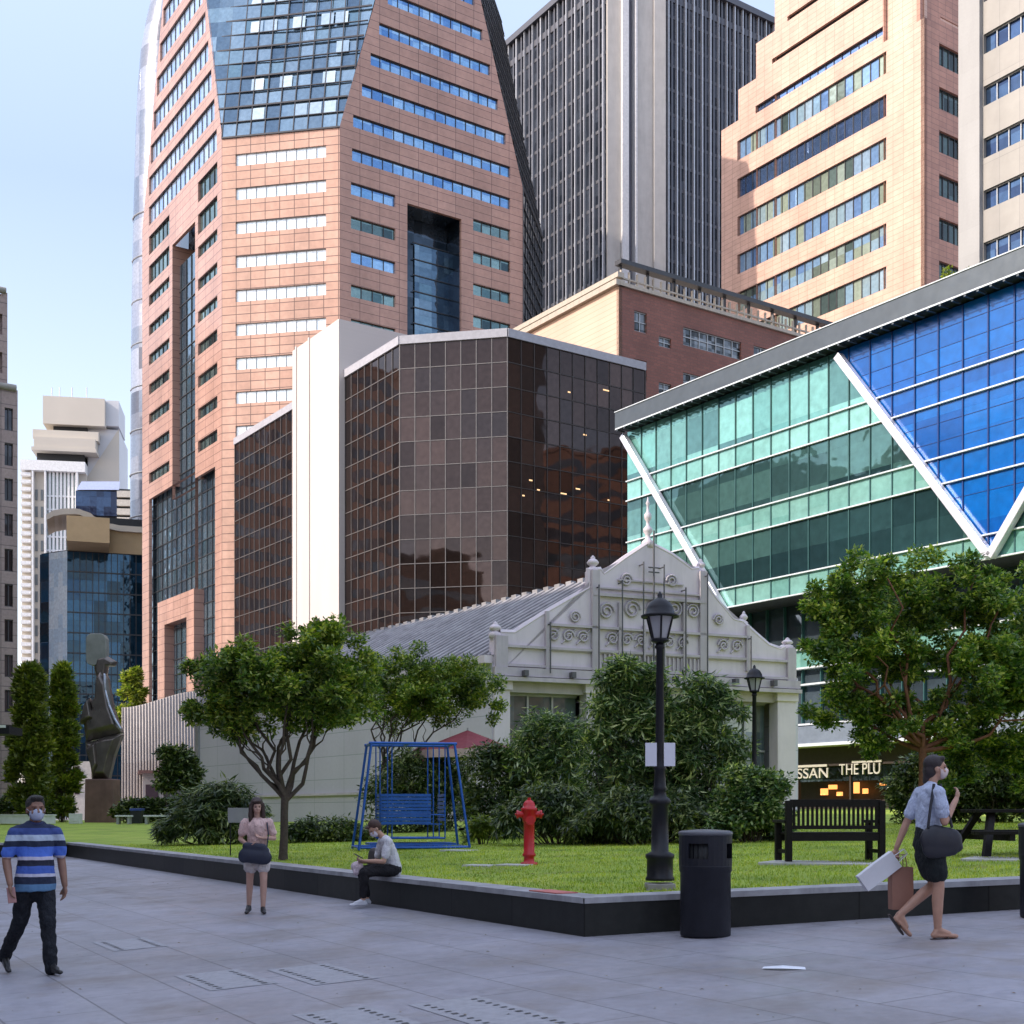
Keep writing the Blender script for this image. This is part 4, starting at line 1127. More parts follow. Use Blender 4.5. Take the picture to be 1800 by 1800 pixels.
def banded_block():
    d = 265.0; P = at(132, d)
    root = thing("office_block", "distant cream banded block with a dark sloping glass roof", "building", (P.x, P.y, 0))
    f = Fac(root, P, Vector((0.99, 0.14))); u = f.u; Z = f.z
    dk = glass("roof_glass", [(0.03, 0.06, 0.13), (0.05, 0.09, 0.18), (0.02, 0.03, 0.07)], 1.4, 2, 0.1, 0.4)
    lil = plain("lilac_roof", (0.36, 0.40, 0.56), 0.4, 0.3)
    cr = plain("band_cream", (0.66, 0.62, 0.55), 0.7)
    mb = MB(); mb.poly([(*(lambda t: (t[0], 2, t[1]))(f.uz(140, 842)),), (*(lambda t: (t[0], 2, t[1]))(f.uz(208, 842)),), (*(lambda t: (t[0], -0.5, t[1]))(f.uz(210, 862)),), (*(lambda t: (t[0], -0.5, t[1]))(f.uz(135, 862)),)])
    f.build(mb, "roof", lil, recalc=False)
    mb = MB(); f.box(mb, u(133), u(206), Z(133, 905), Z(133, 862), -8, 0); f.build(mb, "glazed_storey", dk)
    for k in range(6):
        mb = MB(); f.box(mb, u(206), u(262), Z(206, 874 + 15.5 * k), Z(206, 863 + 15.5 * k), -12, 0.4); f.build(mb, "floor_band", cr)
    mb = MB(); f.box(mb, u(135), u(262), 0, Z(206, 858), -14, -0.6); f.build(mb, "core", DARKIN)
banded_block()

def wave_roof_block():
    d = 205.0; C = at(118, d)
    tan = plain("tan_stone", (0.52, 0.37, 0.20), 0.7, 0, 0.08, 0.5)
    roof = plain("wave_roof", (0.66, 0.58, 0.47), 0.6, 0, 0.05, 0.3)
    dk = glass("deep_blue_glass", [(0.012, 0.045, 0.08), (0.02, 0.07, 0.12), (0.008, 0.03, 0.05), (0.03, 0.10, 0.18), (0.015, 0.055, 0.11)], 2.0, 3.2, 0.05, 0.5, mixr=0.3)
    br = glass("corner_glare_glass", [(0.70, 0.80, 0.86), (0.80, 0.88, 0.90), (0.56, 0.70, 0.80)], 1.0, 2.2, 0.4, 0.05)  # pale colour stands in for sun and sky mirrored in this corner
    root = thing("office_block", "dark blue glass block with a tan top band under a wavy cream roof", "building", (C.x, C.y, 0))
    f = Fac(root, C, Vector((math.sin(R(72)), math.cos(R(72))))); g = Fac(root, C, Vector((-math.sin(R(60)), math.cos(R(60)))))
    u = f.u; L = u(250); z1 = f.z(118, 925); z2 = f.z(118, 968)
    mb = MB(); f.box(mb, 0, L, z2, z1, -12, 0.3); g.box(mb, 0.02, g.u(70), z2, z1 - 0.01, -8, 0.3); f.build(mb, "top_band", tan)
    mb = MB(); f.quad(mb, 0, L, 0, z2, 0, 0)
    for i in range(1, 12): f.box(mb, L * i / 12 - .06, L * i / 12 + .06, 0, z2, 0.002, 0.1, 1)
    for k in range(16): f.box(mb, 0, L, z2 - k * 3.2 - .1, z2 - k * 3.2 + .1, 0.003, 0.12, 1)
    f.build(mb, "curtain_wall", [dk, FRAME_D], recalc=False)
    mb = MB(); g.quad(mb, 0, g.u(86), 0, z2, 0, 0); g.build(mb, "corner_glazing", [br], recalc=False)
    mb = MB(); g.quad(mb, g.u(86), g.u(70), 0, z2, 0, 0); g.build(mb, "curtain_wall", [dk], recalc=False)
    mb = MB(); V = []; n = 26
    top = [(82, 906), (95, 899), (112, 896), (135, 896), (155, 902), (170, 912), (190, 922), (215, 926), (250, 928)]
    def ty(px):
        for (a, b), (c, e) in zip(top, top[1:]):
            if a <= px <= c: return b + (e - b) * sm(a, c, px)
        return top[-1][1]
    for i in range(n + 1):
        px = 82 + (250 - 82) * i / n; x, z = f.uz(px, ty(px))
        for y in (0.9, -11): V += [(x, f.s * y, z), (x, f.s * y, z - 0.9)]
    Fc = []
    for i in range(n):
        a = i * 4; b = a + 4
        Fc += [(a, b, b + 2, a + 2), (a + 1, a + 3, b + 3, b + 1), (a, a + 1, b + 1, b), (a + 2, b + 2, b + 3, a + 3)]
    mb.mesh(V, Fc, 0, False); f.build(mb, "wave_roof", roof)
    mb = MB(); f.box(mb, 0.2, L, z1, z1 + 2.0, -10, -1.0); f.build(mb, "recess", DARKIN)
    o = C; q = [f.pt(0.1, -0.3), f.pt(L, -0.3), f.pt(L, -14), g.pt(g.u(70), -10), g.pt(g.u(70), -0.3)]
    mb = MB(); mb.prism([(p.x - o.x, p.y - o.y) for p in q], 0, z2 + 0.2); mb.build("core", DARKIN, root)
wave_roof_block()

def mauve_block():
    st = panels("mauve_stone", (0.40, 0.30, 0.27), (0.34, 0.25, 0.23), (0.16, 0.12, 0.115), 1.0, 0.8, 0.05, 0.6, 0.2)
    w = glass("mauve_window", [(0.05, 0.05, 0.06), (0.09, 0.09, 0.10), (0.03, 0.03, 0.035)], 1.0, 3, 0.1, 0.5)
    cor = plain("mauve_cornice", (0.30, 0.28, 0.25), 0.7)
    P = at(31, 82)
    root = thing("office_block", "mauve stone office block with a rounded cornice cut by the left edge", "building", (P.x, P.y, 0))
    f = Fac(root, P, -VD)
    u = f.u; L = 34.0
    z1 = f.z(30, 686); zt = f.z(15, 512)
    hs = []
    for k in range(13):
        for j in range(6):
            a = 0.28 + j * 1.1
            hs.append((a, a + 0.5, z1 - 2.6 - k * 2.2, z1 - 1.2 - k * 2.2))
    hs = [h for h in hs if h[2] > 1.5]
    f.wall("wall", 0, L, 0, z1, hs, st, 0.3)
    for h in hs:
        if h[0] < 3.6: f.window(h[0], h[1], h[2], h[3], 2, [w, FRAME_D], 0.2, 0.06)
    t = Fac(root, f.pt(u(15) - 0.0, -0.3), -VD)
    hs2 = [(0.3 + 1.5 * j, 1.1 + 1.5 * j, z1 + 1 + 2.4 * k, z1 + 2.3 + 2.4 * k) for k in range(3) for j in range(6)]
    t.wall("wall", 0, L - 1, z1, zt, hs2, st, 0.3)
    mb = MB(); mb.tube([(0.1, 0, z1 + 0.1), (L, 0, z1 + 0.1)], 0.22, 10); f.build(mb, "cornice", cor)
    mb = MB(); mb.tube([(0.1, 0, zt + 0.1), (L, 0, zt + 0.1)], 0.2, 10); t.build(mb, "cornice", cor)
    mb = MB(); f.box(mb, 0, L, 0, z1, -13, -0.31); f.box(mb, u(15), L, z1, zt, -13, -0.7); f.build(mb, "core", st)
mauve_block()

def fan_building():
    rib = plain("fan_rib", (0.33, 0.30, 0.29), 0.6, 0.1, 0.1, 1.0)
    top = plain("fan_panel", (0.32, 0.30, 0.30), 0.5, 0.2, 0.08, 0.6)
    dkm = plain("door_dark", (0.04, 0.02, 0.03), 0.4)
    d = 118.0; P = at(215, d)
    root = thing("low_building", "low ribbed fan-shaped building with a dark doorway beyond the lawn", "building", (P.x, P.y, 0))
    f = Fac(root, P, Vector((0.96, 0.28))); u = f.u; Z = f.z
    ol = [(215, 1242), (240, 1232), (270, 1228), (300, 1226), (325, 1218), (350, 1212)]
    mb = MB(); V = []; n = 40; L = u(420)
    for i in range(n + 1):
        x = L * i / n; bul = 2.5 * math.sin(math.pi * i / n)
        px = 215 + 205 * i / n
        ty = 1242 - 30 * sm(0, 1, min(1, (px - 215) / 135))
        zt = Z(215, ty)
        base = -1.2 if False else 0
        V += [(x, f.s * bul, 0), (x, f.s * bul * 0.85, zt * 0.55), (x, f.s * (bul * 0.6 - 1.2), zt)]
    Fc = []
    for i in range(n):
        a = i * 3; Fc += [(a, a + 3, a + 4, a + 1), (a + 1, a + 4, a + 5, a + 2)]
    mb.mesh(V, Fc, 0); f.build(mb, "wall", top, recalc=False)
    mb = MB()
    for i in range(0, n + 1):
        a = i * 3; mb.tube([Vector(V[a]) + Vector((0, f.s * .1, 0)), Vector(V[a + 1]) + Vector((0, f.s * .1, 0)), Vector(V[a + 2]) + Vector((0, f.s * .03, 0))], 0.07, 5)
    f.build(mb, "ribs", rib)
    mb = MB(); f.box(mb, u(250), u(285), 0, Z(250, 1362), 1.5, 4.5, 0); f.build(mb, "porch", rib)
    mb = MB(); f.box(mb, u(255), u(277), 0, Z(255, 1381), 4.5, 4.56, 0); f.build(mb, "door", dkm)
    mb = MB(); f.box(mb, u(243), u(300), Z(250, 1362), Z(250, 1357), 1.0, 5.2, 0); f.build(mb, "porch_roof", plain("porch_roof_brown", (0.14, 0.07, 0.06), 0.6))
    k = Fac(root, at(126, d), Vector((0.96, 0.28))); mb = MB(); k.box(mb, 0, k.u(160), 0, k.z(126, 1338), -3, 0, 0)
    k.build(mb, "annex", plain("annex_paint", (0.55, 0.52, 0.48), 0.7))
    for py in (1347, 1384):
        mb = MB(); k.box(mb, k.u(131), k.u(140), k.z(131, py + 12), k.z(131, py), 0.0, 0.06); k.build(mb, "window", dkm)
fan_building()

# ================================================================ unseen towers added beside and behind the camera for shade and reflections
def added_tower(x, y, w, dpt, h, rz, mats, label, fl=3.9):
    root = thing("office_tower", label, "tower", (x, y, -1), rz)
    mb = MB(); mb.box(-w / 2, w / 2, -dpt / 2, dpt / 2, 0, h, 0); mb.build("walls", mats, root)
    mb = MB()
    k = 1
    while k * fl + 2.2 < h:
        z = k * fl; mb.box(-w / 2 + 1.2, w / 2 - 1.2, -dpt / 2 - 0.05, dpt / 2 + 0.05, z, z + 1.8, 0); mb.box(-w / 2 - 0.05, w / 2 + 0.05, -dpt / 2 + 1.2, dpt / 2 - 1.2, z, z + 1.8, 0); k += 1
    mb.build("window_bands", glass("tower_band_glass", [(0.08, 0.12, 0.16), (0.16, 0.22, 0.28), (0.05, 0.07, 0.10), (0.22, 0.30, 0.36)], 1.5, 3.9, 0.08, 0.6), root)
    mb = MB(); mb.box(-w / 2 - 0.3, w / 2 + 0.3, -dpt / 2 - 0.3, dpt / 2 + 0.3, h, h + 0.8); mb.build("parapet", mats, root)
gA = plain("square_stone_pink", (0.42, 0.25, 0.19), 0.6); gB = plain("square_stone_grey", (0.38, 0.37, 0.36), 0.6); gC = plain("square_stone_brown", (0.26, 0.16, 0.12), 0.6)
added_tower(-41, 4, 34, 50, 35, R(29), gB, "added grey stone tower out of view on the near left, shading the square")
added_tower(-63, 47, 34, 44, 41, R(29), gC, "added brown stone block out of view farther along the left, shading the pavilion side")
added_tower(-112, 182, 60, 34, 78, R(34), gA, "added pink stone tower out of view far down on the left, for glass reflections")
added_tower(112, 84, 34, 44, 62, R(-20), gC, "added brown stone tower out of view beyond the teal building, for glass reflections")
added_tower(-30, -95, 44, 30, 42, R(20), gA, "added pink stone tower unseen behind the viewer on the left, for glass reflections")
added_tower(34, -105, 44, 30, 44, R(-8), gC, "added brown stone tower unseen behind the viewer, for glass reflections")
added_tower(95, -40, 30, 54, 52, R(34), gA, "added pink stone tower unseen behind the viewer on the right, for glass reflections")
# ================================================================ ground, lawn, planter wall
def slab_mat():
    m, nt, b = newmat("granite_paving")
    mp = N(nt, "ShaderNodeMapping"); mp.inputs['Rotation'].default_value = (0, 0, R(-119.4)); nt.links.new(coords(nt), mp.inputs[0])
    br = N(nt, "ShaderNodeTexBrick"); br.offset = 0.5; br.inputs['Scale'].default_value = 1
    br.inputs['Brick Width'].default_value = 1.5; br.inputs['Row Height'].default_value = 0.75
    br.inputs['Mortar Size'].default_value = 0.010; br.inputs['Mortar Smooth'].default_value = 0.3
    br.inputs['Color1'].default_value = rgb((0.305, 0.298, 0.328)); br.inputs['Color2'].default_value = rgb((0.285, 0.278, 0.310)); br.inputs['Mortar'].default_value = rgb((0.16, 0.155, 0.165))
    nt.links.new(mp.outputs[0], br.inputs['Vector'])
    f1 = noise_n(nt, coords(nt), 9, 8, 0.7); f2 = noise_n(nt, coords(nt), 0.35, 5, 0.6); f3 = noise_n(nt, coords(nt), 1.3, 4, 0.6)
    c = mixc(nt, 1.0, br.outputs['Color'], ramp(nt, f1, [(0.3, (0.86,) * 3), (0.7, (1.14,) * 3)]), 'MULTIPLY')
    c = mixc(nt, 1.0, c, ramp(nt, f2, [(0.32, (0.74, 0.72, 0.70)), (0.64, (1.14, 1.14, 1.18))]), 'MULTIPLY')
    c = mixc(nt, math_n(nt, 'MULTIPLY', ramp(nt, f3, [(0.50, (0, 0, 0)), (0.70, (1, 1, 1))]), 0.7), c, (0.20, 0.17, 0.155))
    nt.links.new(c, b.inputs['Base Color'])
    nt.links.new(ramp(nt, noise_n(nt, coords(nt), 2.6, 5, 0.6), [(0.3, (0.34,) * 3), (0.7, (0.60,) * 3)]), b.inputs['Roughness'])
    b.inputs['Specular IOR Level'].default_value = 0.5
    h = math_n(nt, 'ADD', math_n(nt, 'MULTIPLY', br.outputs['Fac'], -1.0), math_n(nt, 'MULTIPLY', f1, 0.25))
    bump(nt, b, h, 0.35, 0.008)
    return m
def sheet(name, xs, ys, zf, mat, inside=None, kind='structure'):
    nx, ny = len(xs), len(ys)
    V = [(x, y, zf(x, y)) for y in ys for x in xs]
    Fc = [(j * nx + i, j * nx + i + 1, (j + 1) * nx + i + 1, (j + 1) * nx + i) for j in range(ny - 1) for i in range(nx - 1)
          if inside is None or inside((xs[i] + xs[i + 1]) / 2, (ys[j] + ys[j + 1]) / 2)]
    mb = MB(); mb.mesh(V, Fc, 0, True); o = mb.build(name, mat, recalc=False); tag(o, kind=kind); return o
xs = [-900, -300, -120, -60] + [-40 + 2 * i for i in range(41)] + [60, 120, 300, 900]
ys = [-300, -80, -30] + [-10 + 2 * i for i in range(50)] + [120, 200, 400, 1200]
sheet("plaza", xs, ys, plaza_z, slab_mat())

K0 = Vector((0.76, 13.76)); K1 = Vector((-13.07, 38.3))
dL = (K1 - K0).normalized(); dR = Vector((5.0, 0.95)).normalized()
K2 = K0 + dR * 26
def grass_mat():
    m, nt, b = newmat("lawn_grass")
    f1 = noise_n(nt, coords(nt), 0.7, 5, 0.6); f2 = noise_n(nt, coords(nt), 30, 6, 0.75)
    c = ramp(nt, f1, [(0.3, (0.20, 0.30, 0.03)), (0.55, (0.33, 0.44, 0.045)), (0.72, (0.44, 0.47, 0.085))])
    c = mixc(nt, 1.0, c, ramp(nt, f2, [(0.3, (0.6,) * 3), (0.7, (1.35,) * 3)]), 'MULTIPLY')
    f4 = noise_n(nt, coords(nt), 0.9, 6, 0.7)
    c = mixc(nt, math_n(nt, 'MULTIPLY', ramp(nt, f4, [(0.56, (0, 0, 0)), (0.68, (1, 1, 1))]), 0.6), c, (0.26, 0.20, 0.09))
    nt.links.new(c, b.inputs['Base Color']); b.inputs['Roughness'].default_value = 0.8
    bump(nt, b, f2, 0.9, 0.04)
    return m
GM = grass_mat()
# lawn: quad strips from the near corner outward
def lawn_sheet():
    mb = MB(); V = []; n = 48; m = 30
    far = [Vector((-45, 50)), Vector((-45, 92)), Vector((60, 92))]
    for i in range(n + 1):
        t = i / n
        # left boundary point: along K0->K1 then on to the far left
        L = (K0 + dL * 0.18).lerp(K1, t / 0.7) if t < 0.7 else (K1.lerp(Vector((-43, 40.1)), (t - 0.7) / 0.2) if t < 0.9 else Vector((-43, 40.1)).lerp(Vector((-60, 95)), (t - 0.9) / 0.1))
        Rr = (K0 + dR * 0.18).lerp(K2, t / 0.5) if t < 0.5 else K2.lerp(Vector((75, 95)), (t - 0.5) / 0.5)
        for j in range(m + 1):
            p = L.lerp(Rr, j / m); V.append((p.x, p.y, lawn_z(p.x, p.y)))
    Fc = [(i * (m + 1) + j, i * (m + 1) + j + 1, (i + 1) * (m + 1) + j + 1, (i + 1) * (m + 1) + j) for i in range(n) for j in range(m)]
    mb.mesh(V, Fc, 0, True); tag(mb.build("lawn", GM), kind='structure')
lawn_sheet()
def in_lawn(x, y):
    p = Vector((x, y)) - K0
    a = p.x * dL.y - p.y * dL.x; b = p.x * dR.y - p.y * dR.x
    return a > 0.42 and b < -0.42
# grass blades near the camera
def grass_blades():
    n = 90000
    P = []; 
    pts = []
    r = rng
    while len(pts) < n:
        y = 13.6 + 22 * r.random() ** 1.5; x = -14 + 30 * r.random()
        if abs(x / y) < 0.45 and in_lawn(x, y): pts.append((x, y))
    A = np.array(pts); h = 0.015 + 0.03 * r.random(n); an = r.random(n) * math.tau; w = 0.006 + 0.006 * r.random(n)
    z = np.array([lawn_z(x, y) for x, y in pts])
    lx, ly = (r.random(n) - .5) * 0.05, (r.random(n) - .5) * 0.05
    V = np.zeros((n, 3, 3)); ca, sa = np.cos(an) * w, np.sin(an) * w
    V[:, 0] = np.c_[A[:, 0] - ca, A[:, 1] - sa, z - 0.01]; V[:, 1] = np.c_[A[:, 0] + ca, A[:, 1] + sa, z - 0.01]; V[:, 2] = np.c_[A[:, 0] + lx, A[:, 1] + ly, z + h]
    me = bpy.data.meshes.new("grass"); me.vertices.add(3 * n); me.vertices.foreach_set("co", V.ravel())
    me.loops.add(3 * n); me.loops.foreach_set("vertex_index", np.arange(3 * n)); me.polygons.add(n)
    me.polygons.foreach_set("loop_start", np.arange(0, 3 * n, 3)); me.update(calc_edges=True); me.validate()
    me.materials.append(leafmat("grass_blade", (0.20, 0.31, 0.03), (0.34, 0.47, 0.05), (0.52, 0.54, 0.14), 0.3))
    o = bpy.data.objects.new("grass", me); COL.objects.link(o)
    tag(o, "short green grass blades of the raised lawn", "grass", kind="stuff")
grass_blades()

# dry leaves and specks blown over the paving and the grass
def litter_leaves():
    mb = MB(); r = random.Random(21); k = 0
    while k < 420:
        y = 8.5 + 22 * r.random() ** 1.3; x = (r.random() * 2 - 1) * 0.42 * y
        lawn = in_lawn(x, y)
        if not lawn and r.random() < 0.55: continue
        z = (lawn_z(x, y) + .02) if lawn else plaza_z(x, y) + .004
        a = r.random() * math.tau; s = r.uniform(.012, .035) if lawn else r.uniform(.006, .022); c, sn = math.cos(a) * s, math.sin(a) * s
        mb.poly([(x - c, y - sn, z), (x + sn * .4, y - c * .4, z + s * .3), (x + c, y + sn, z + s * .1), (x - sn * .4, y + c * .4, z + s * .25)]); k += 1
    o = mb.build("fallen_leaves", leafmat("dry_leaf", (0.10, 0.06, 0.03), (0.22, 0.15, 0.06), (0.36, 0.30, 0.12), 0.1), recalc=False)
    tag(o, "small dry leaves and specks scattered over paving and grass", "fallen leaves", kind="stuff")
litter_leaves()

# planter wall: dark polished granite with a paler top edge
def planter_wall():
    gr = panels("planter_granite", (0.020, 0.022, 0.022), (0.040, 0.040, 0.037), (0.006, 0.006, 0.006), 1.55, 3.0, 0.02, 0.45, 0.3, soil=0.4)
    gr.node_tree.nodes['Principled BSDF'].inputs['Specular IOR Level'].default_value = 0.25
    top = plain("planter_top", (0.34, 0.34, 0.36), 0.5, 0, 0.25, 3.0, stain=0.6)
    root = thing("planter_wall", "low dark granite wall with pale top round the raised lawn", "planter wall", (K0.x, K0.y, 0))
    T = 0.42
    for O_, d, e in ((K0, dL, 28.17), (K0, dR, 24.0), (K1, Vector((-1, 0.06)).normalized(), 30.0)):
        f = Fac(root, O_, d)
        n = 24
        mb = MB(); mt = MB()
        for i in range(n):
            a, b = e * i / n, e * (i + 1) / n
            V = []
            for uu in (a, b):
                p = O_ + d * uu
                zt = lawn_z(p.x, p.y) + 0.012; zb = plaza_z(p.x, p.y) - 0.06
                inner = T / max(0.3, 1) 
                V += [(uu, 0, zb), (uu, 0, zt), (uu, -f.s * T, zt), (uu, -f.s * T, zb)]
            mb.mesh(V, [(0, 4, 5, 1), (2, 6, 7, 3)])
            W = []
            for uu in (a, b):
                p = O_ + d * uu; zt = lawn_z(p.x, p.y) + 0.012
                lo = 0 if i else 0
                W += [(uu, f.s * 0.012, zt - 0.05), (uu, f.s * 0.012, zt + 0.012), (uu, -f.s * T, zt + 0.012)]
            mt.mesh(W, [(0, 3, 4, 1), (1, 4, 5, 2)])
            if i == n - 1: mb.mesh(V, [(4, 7, 6, 5)])
        f.build(mb, "wall_face", gr, recalc=False); f.build(mt, "wall_top", top, recalc=False)
planter_wall()
# ================================================================ trees and shrubs
BARK = plain("bark", (0.075, 0.055, 0.042), 0.85, 0, 0.3, 14, 0.6)
BARKR = plain("bark_reddish", (0.20, 0.085, 0.05), 0.85, 0, 0.3, 14, 0.6)
L_TREE = leafmat("leaf_tree", (0.045, 0.105, 0.024), (0.13, 0.23, 0.04), (0.46, 0.52, 0.14), 0.35)
L_RIGHT = leafmat("leaf_right_tree", (0.044, 0.105, 0.030), (0.12, 0.24, 0.05), (0.52, 0.60, 0.18), 0.38)
L_BAMBOO = leafmat("leaf_bamboo", (0.032, 0.08, 0.034), (0.10, 0.19, 0.072), (0.50, 0.60, 0.32), 0.3)
L_DARK = leafmat("leaf_dark", (0.020, 0.045, 0.017), (0.055, 0.10, 0.034), (0.26, 0.32, 0.15), 0.25)
L_CON = leafmat("leaf_column", (0.07, 0.11, 0.022), (0.13, 0.18, 0.03), (0.28, 0.32, 0.08), 0.3)
L_LIGHT = leafmat("leaf_light", (0.09, 0.15, 0.03), (0.19, 0.26, 0.045), (0.36, 0.40, 0.10), 0.4)

def leaves(name, mat, parent, centers, radii, per, size, aspect=0.45, droop=0.0, flat=0.8, seed=1):
    """thousands of small folded leaves scattered in clumps through the crown"""
    r = np.random.default_rng(seed)
    C = np.array(centers, float); k = len(C); n = k * per
    idx = np.repeat(np.arange(k), per)
    d = r.normal(size=(n, 3)); d /= np.linalg.norm(d, axis=1)[:, None]
    rad = np.array(radii)[idx][:, None] if np.ndim(radii) else radii
    pos = C[idx] + d * (rad * (r.random((n, 1)) ** 0.45)) * np.array([1, 1, flat])
    s = size * (0.6 + 0.8 * r.random((n, 1)))
    a = r.normal(size=(n, 3)); a[:, 2] *= 0.6; a[:, 2] -= droop; a += d * 0.5
    a /= np.linalg.norm(a, axis=1)[:, None]
    up = r.normal(size=(n, 3)) * 0.55 + np.array([0, 0, 1.0])
    b = np.cross(a, up); b /= (np.linalg.norm(b, axis=1)[:, None] + 1e-6)
    w = s * aspect * 0.5
    nrm = np.cross(a, b)
    V = np.empty((n, 4, 3))
    V[:, 0] = pos; V[:, 1] = pos + a * s * 0.45 + b * w + nrm * s * 0.06; V[:, 2] = pos + a * s; V[:, 3] = pos + a * s * 0.45 - b * w + nrm * s * 0.06
    me = bpy.data.meshes.new(name)
    me.vertices.add(4 * n); me.vertices.foreach_set("co", V.ravel())
    me.loops.add(4 * n); me.loops.foreach_set("vertex_index", np.arange(4 * n)); me.polygons.add(n)
    me.polygons.foreach_set("loop_start", np.arange(0, 4 * n, 4)); me.update(calc_edges=True)
    me.materials.append(mat)
    o = bpy.data.objects.new(name, me); COL.objects.link(o); o.parent = parent
    return o

def limb(mb, p, q, r0, r1, wob=0.08, n=6, rnd=random):
    pts = []; p = Vector(p); q = Vector(q); L = (q - p).length
    for i in range(n + 1):
        t = i / n; v = p.lerp(q, t)
        if 0 < i < n: v += Vector((rnd.uniform(-1, 1), rnd.uniform(-1, 1), rnd.uniform(-.5, .5))) * wob * L * 0.5
        v.z += math.sin(t * math.pi) * -0.04 * L
        pts.append(v)
    mb.tube(pts, [r0 + (r1 - r0) * i / n for i in range(n + 1)], 8)
    return pts

def tree(name, label, base, fork_h, trunk_r, blobs, per, size, leafm, bark, group=None, nbr=9, cl_r=0.36, clumps=140, seed=3, lean=(0, 0)):
    """base: world point; blobs: list of (dx, dy, z, rx, ry, rz) parts of the crown"""
    rnd = random.Random(seed)
    root = thing(name, label, "tree", base, 0, group)
    tk = MB()
    top = Vector((lean[0], lean[1], fork_h))
    tk.tube([(0, 0, -0.15), (0.01, 0, 0.12), top * 0.4 + Vector((rnd.uniform(-.04, .04), 0, 0)), top * 0.75, top], [trunk_r * 1.5, trunk_r * 1.1, trunk_r, trunk_r * 0.95, trunk_r * 0.98], 10)
    tk.build("trunk", bark, root)
    cents = []; rads = []
    vol = [b[3] * b[4] * b[5] for b in blobs]; tot = sum(v ** 0.7 for v in vol)
    for b, v in zip(blobs, vol):
        m = max(3, int(clumps * v ** 0.7 / tot))
        for _ in range(m):
            d = Vector((rnd.gauss(0, 1), rnd.gauss(0, 1), rnd.gauss(0, 1))).normalized() * (rnd.uniform(0.3, 1.05) if rnd.random() < .8 else rnd.uniform(1.0, 1.3))
            cents.append((b[0] + d.x * b[3], b[1] + d.y * b[4], b[2] + d.z * b[5])); rads.append(cl_r * rnd.uniform(0.6, 1.25))
    br = MB()
    for i in range(nbr):
        b = blobs[i % len(blobs)]
        an = rnd.uniform(0, math.tau)
        tgt = Vector((b[0] + b[3] * 0.5 * math.cos(an), b[1] + b[4] * 0.5 * math.sin(an), b[2] + b[5] * rnd.uniform(-0.35, 0.3)))
        pts = limb(br, top + Vector((0, 0, -0.05 * (i % 3))), tgt, trunk_r * 0.6, trunk_r * 0.16, 0.12, 7, rnd)
        for _ in range(4):
            s0 = pts[rnd.randint(3, 6)]
            c = min(cents, key=lambda c: (Vector(c) - s0).length + rnd.uniform(0, 0.7))
            limb(br, s0, c, trunk_r * 0.24, trunk_r * 0.06, 0.15, 4, rnd)
    br.build("limbs", bark, root)
    leaves("crown", leafm, root, cents, rads, per, size, seed=seed)
    return root

# left spreading tree on the lawn edge
b = on(lawn_z, 497, 1512); m = b.y / F
T = lambda px, py: ((px - 497) * m, (1512 - py) * m)
bl = []
for px, py, rx, rz, dy in ((400, 1215, 62, 62, 0.2), (455, 1190, 70, 60, -0.3), (520, 1160, 60, 58, 0.3), (575, 1150, 60, 52, 0.0), (600, 1215, 62, 50, -0.4), (530, 1235, 80, 42, 0.5), (430, 1255, 60, 34, -0.1), (365, 1235, 36, 45, 0.0), (625, 1175, 42, 40, 0.4), (560, 1120, 36, 24, 0.0), (480, 1225, 60, 40, -.5), (400, 1265, 40, 22, .4), (580, 1260, 50, 22, .2), (345, 1260, 24, 22, 0), (350, 1180, 30, 22, .2)):
    x, z = T(px, py); bl.append((x, dy, z, rx * m, rx * m * 0.95, rz * m))
tree("tree", "small spreading tree with forked dark trunk by the lawn wall, behind the walking woman", b, 1.18, 0.075, bl, 230, 0.10, L_TREE, BARK, nbr=12, clumps=230, cl_r=0.22, seed=5, lean=(0.04, 0))
# second tree behind the swing
b = on(lawn_z, 668, 1462); m = b.y / F
T = lambda px, py: ((px - 668) * m, (1462 - py) * m)
bl = []
for px, py, rx, rz, dy in ((680, 1195, 55, 45, 0.2), (740, 1190, 60, 48, -0.3), (800, 1200, 62, 45, 0.3), (845, 1225, 42, 40, 0.0), (760, 1235, 70, 34, -0.4), (690, 1235, 60, 36, 0.5), (640, 1215, 30, 30, 0)):
    x, z = T(px, py); bl.append((x, dy, z, rx * m, rx * m * 0.95, rz * m))
tree("tree", "small tree with a flat crown standing behind the blue swing, in front of the pavilion", b, 1.9, 0.07, bl, 230, 0.115, L_TREE, BARK, nbr=9, clumps=170, cl_r=0.28, seed=15, lean=(0.05, 0.1))
# right-hand tree with reddish trunk
b = on(lawn_z, 1622, 1462); m = b.y / F
T = lambda px, py: ((px - 1622) * m, (1462 - py) * m)
bl = []
for px, py, rx, rz, dy in ((1480, 1080, 62, 60, 0.2), (1540, 1040, 66, 55, -0.4), (1640, 1040, 75, 62, 0.3), (1740, 1060, 75, 62, 0), (1830, 1110, 75, 70, 0.4), (1500, 1150, 75, 62, -0.3), (1600, 1150, 85, 70, 0.5), (1720, 1170, 85, 70, -0.5), (1490, 1235, 62, 52, 0.3), (1570, 1260, 60, 45, 0), (1690, 1270, 75, 55, 0.4), (1790, 1230, 70, 60, -0.3), (1450, 1110, 40, 55, 0), (1700, 1000, 40, 25, 0), (1500, 1000, 30, 20, 0), (1740, 1320, 60, 40, 0.6), (1800, 1330, 60, 50, 0.2), (1690, 1365, 35, 30, 0.7), (1560, 1305, 40, 28, 0.5)):
    x, z = T(px, py); bl.append((x, dy, z, rx * m, rx * m * 0.9, rz * m))
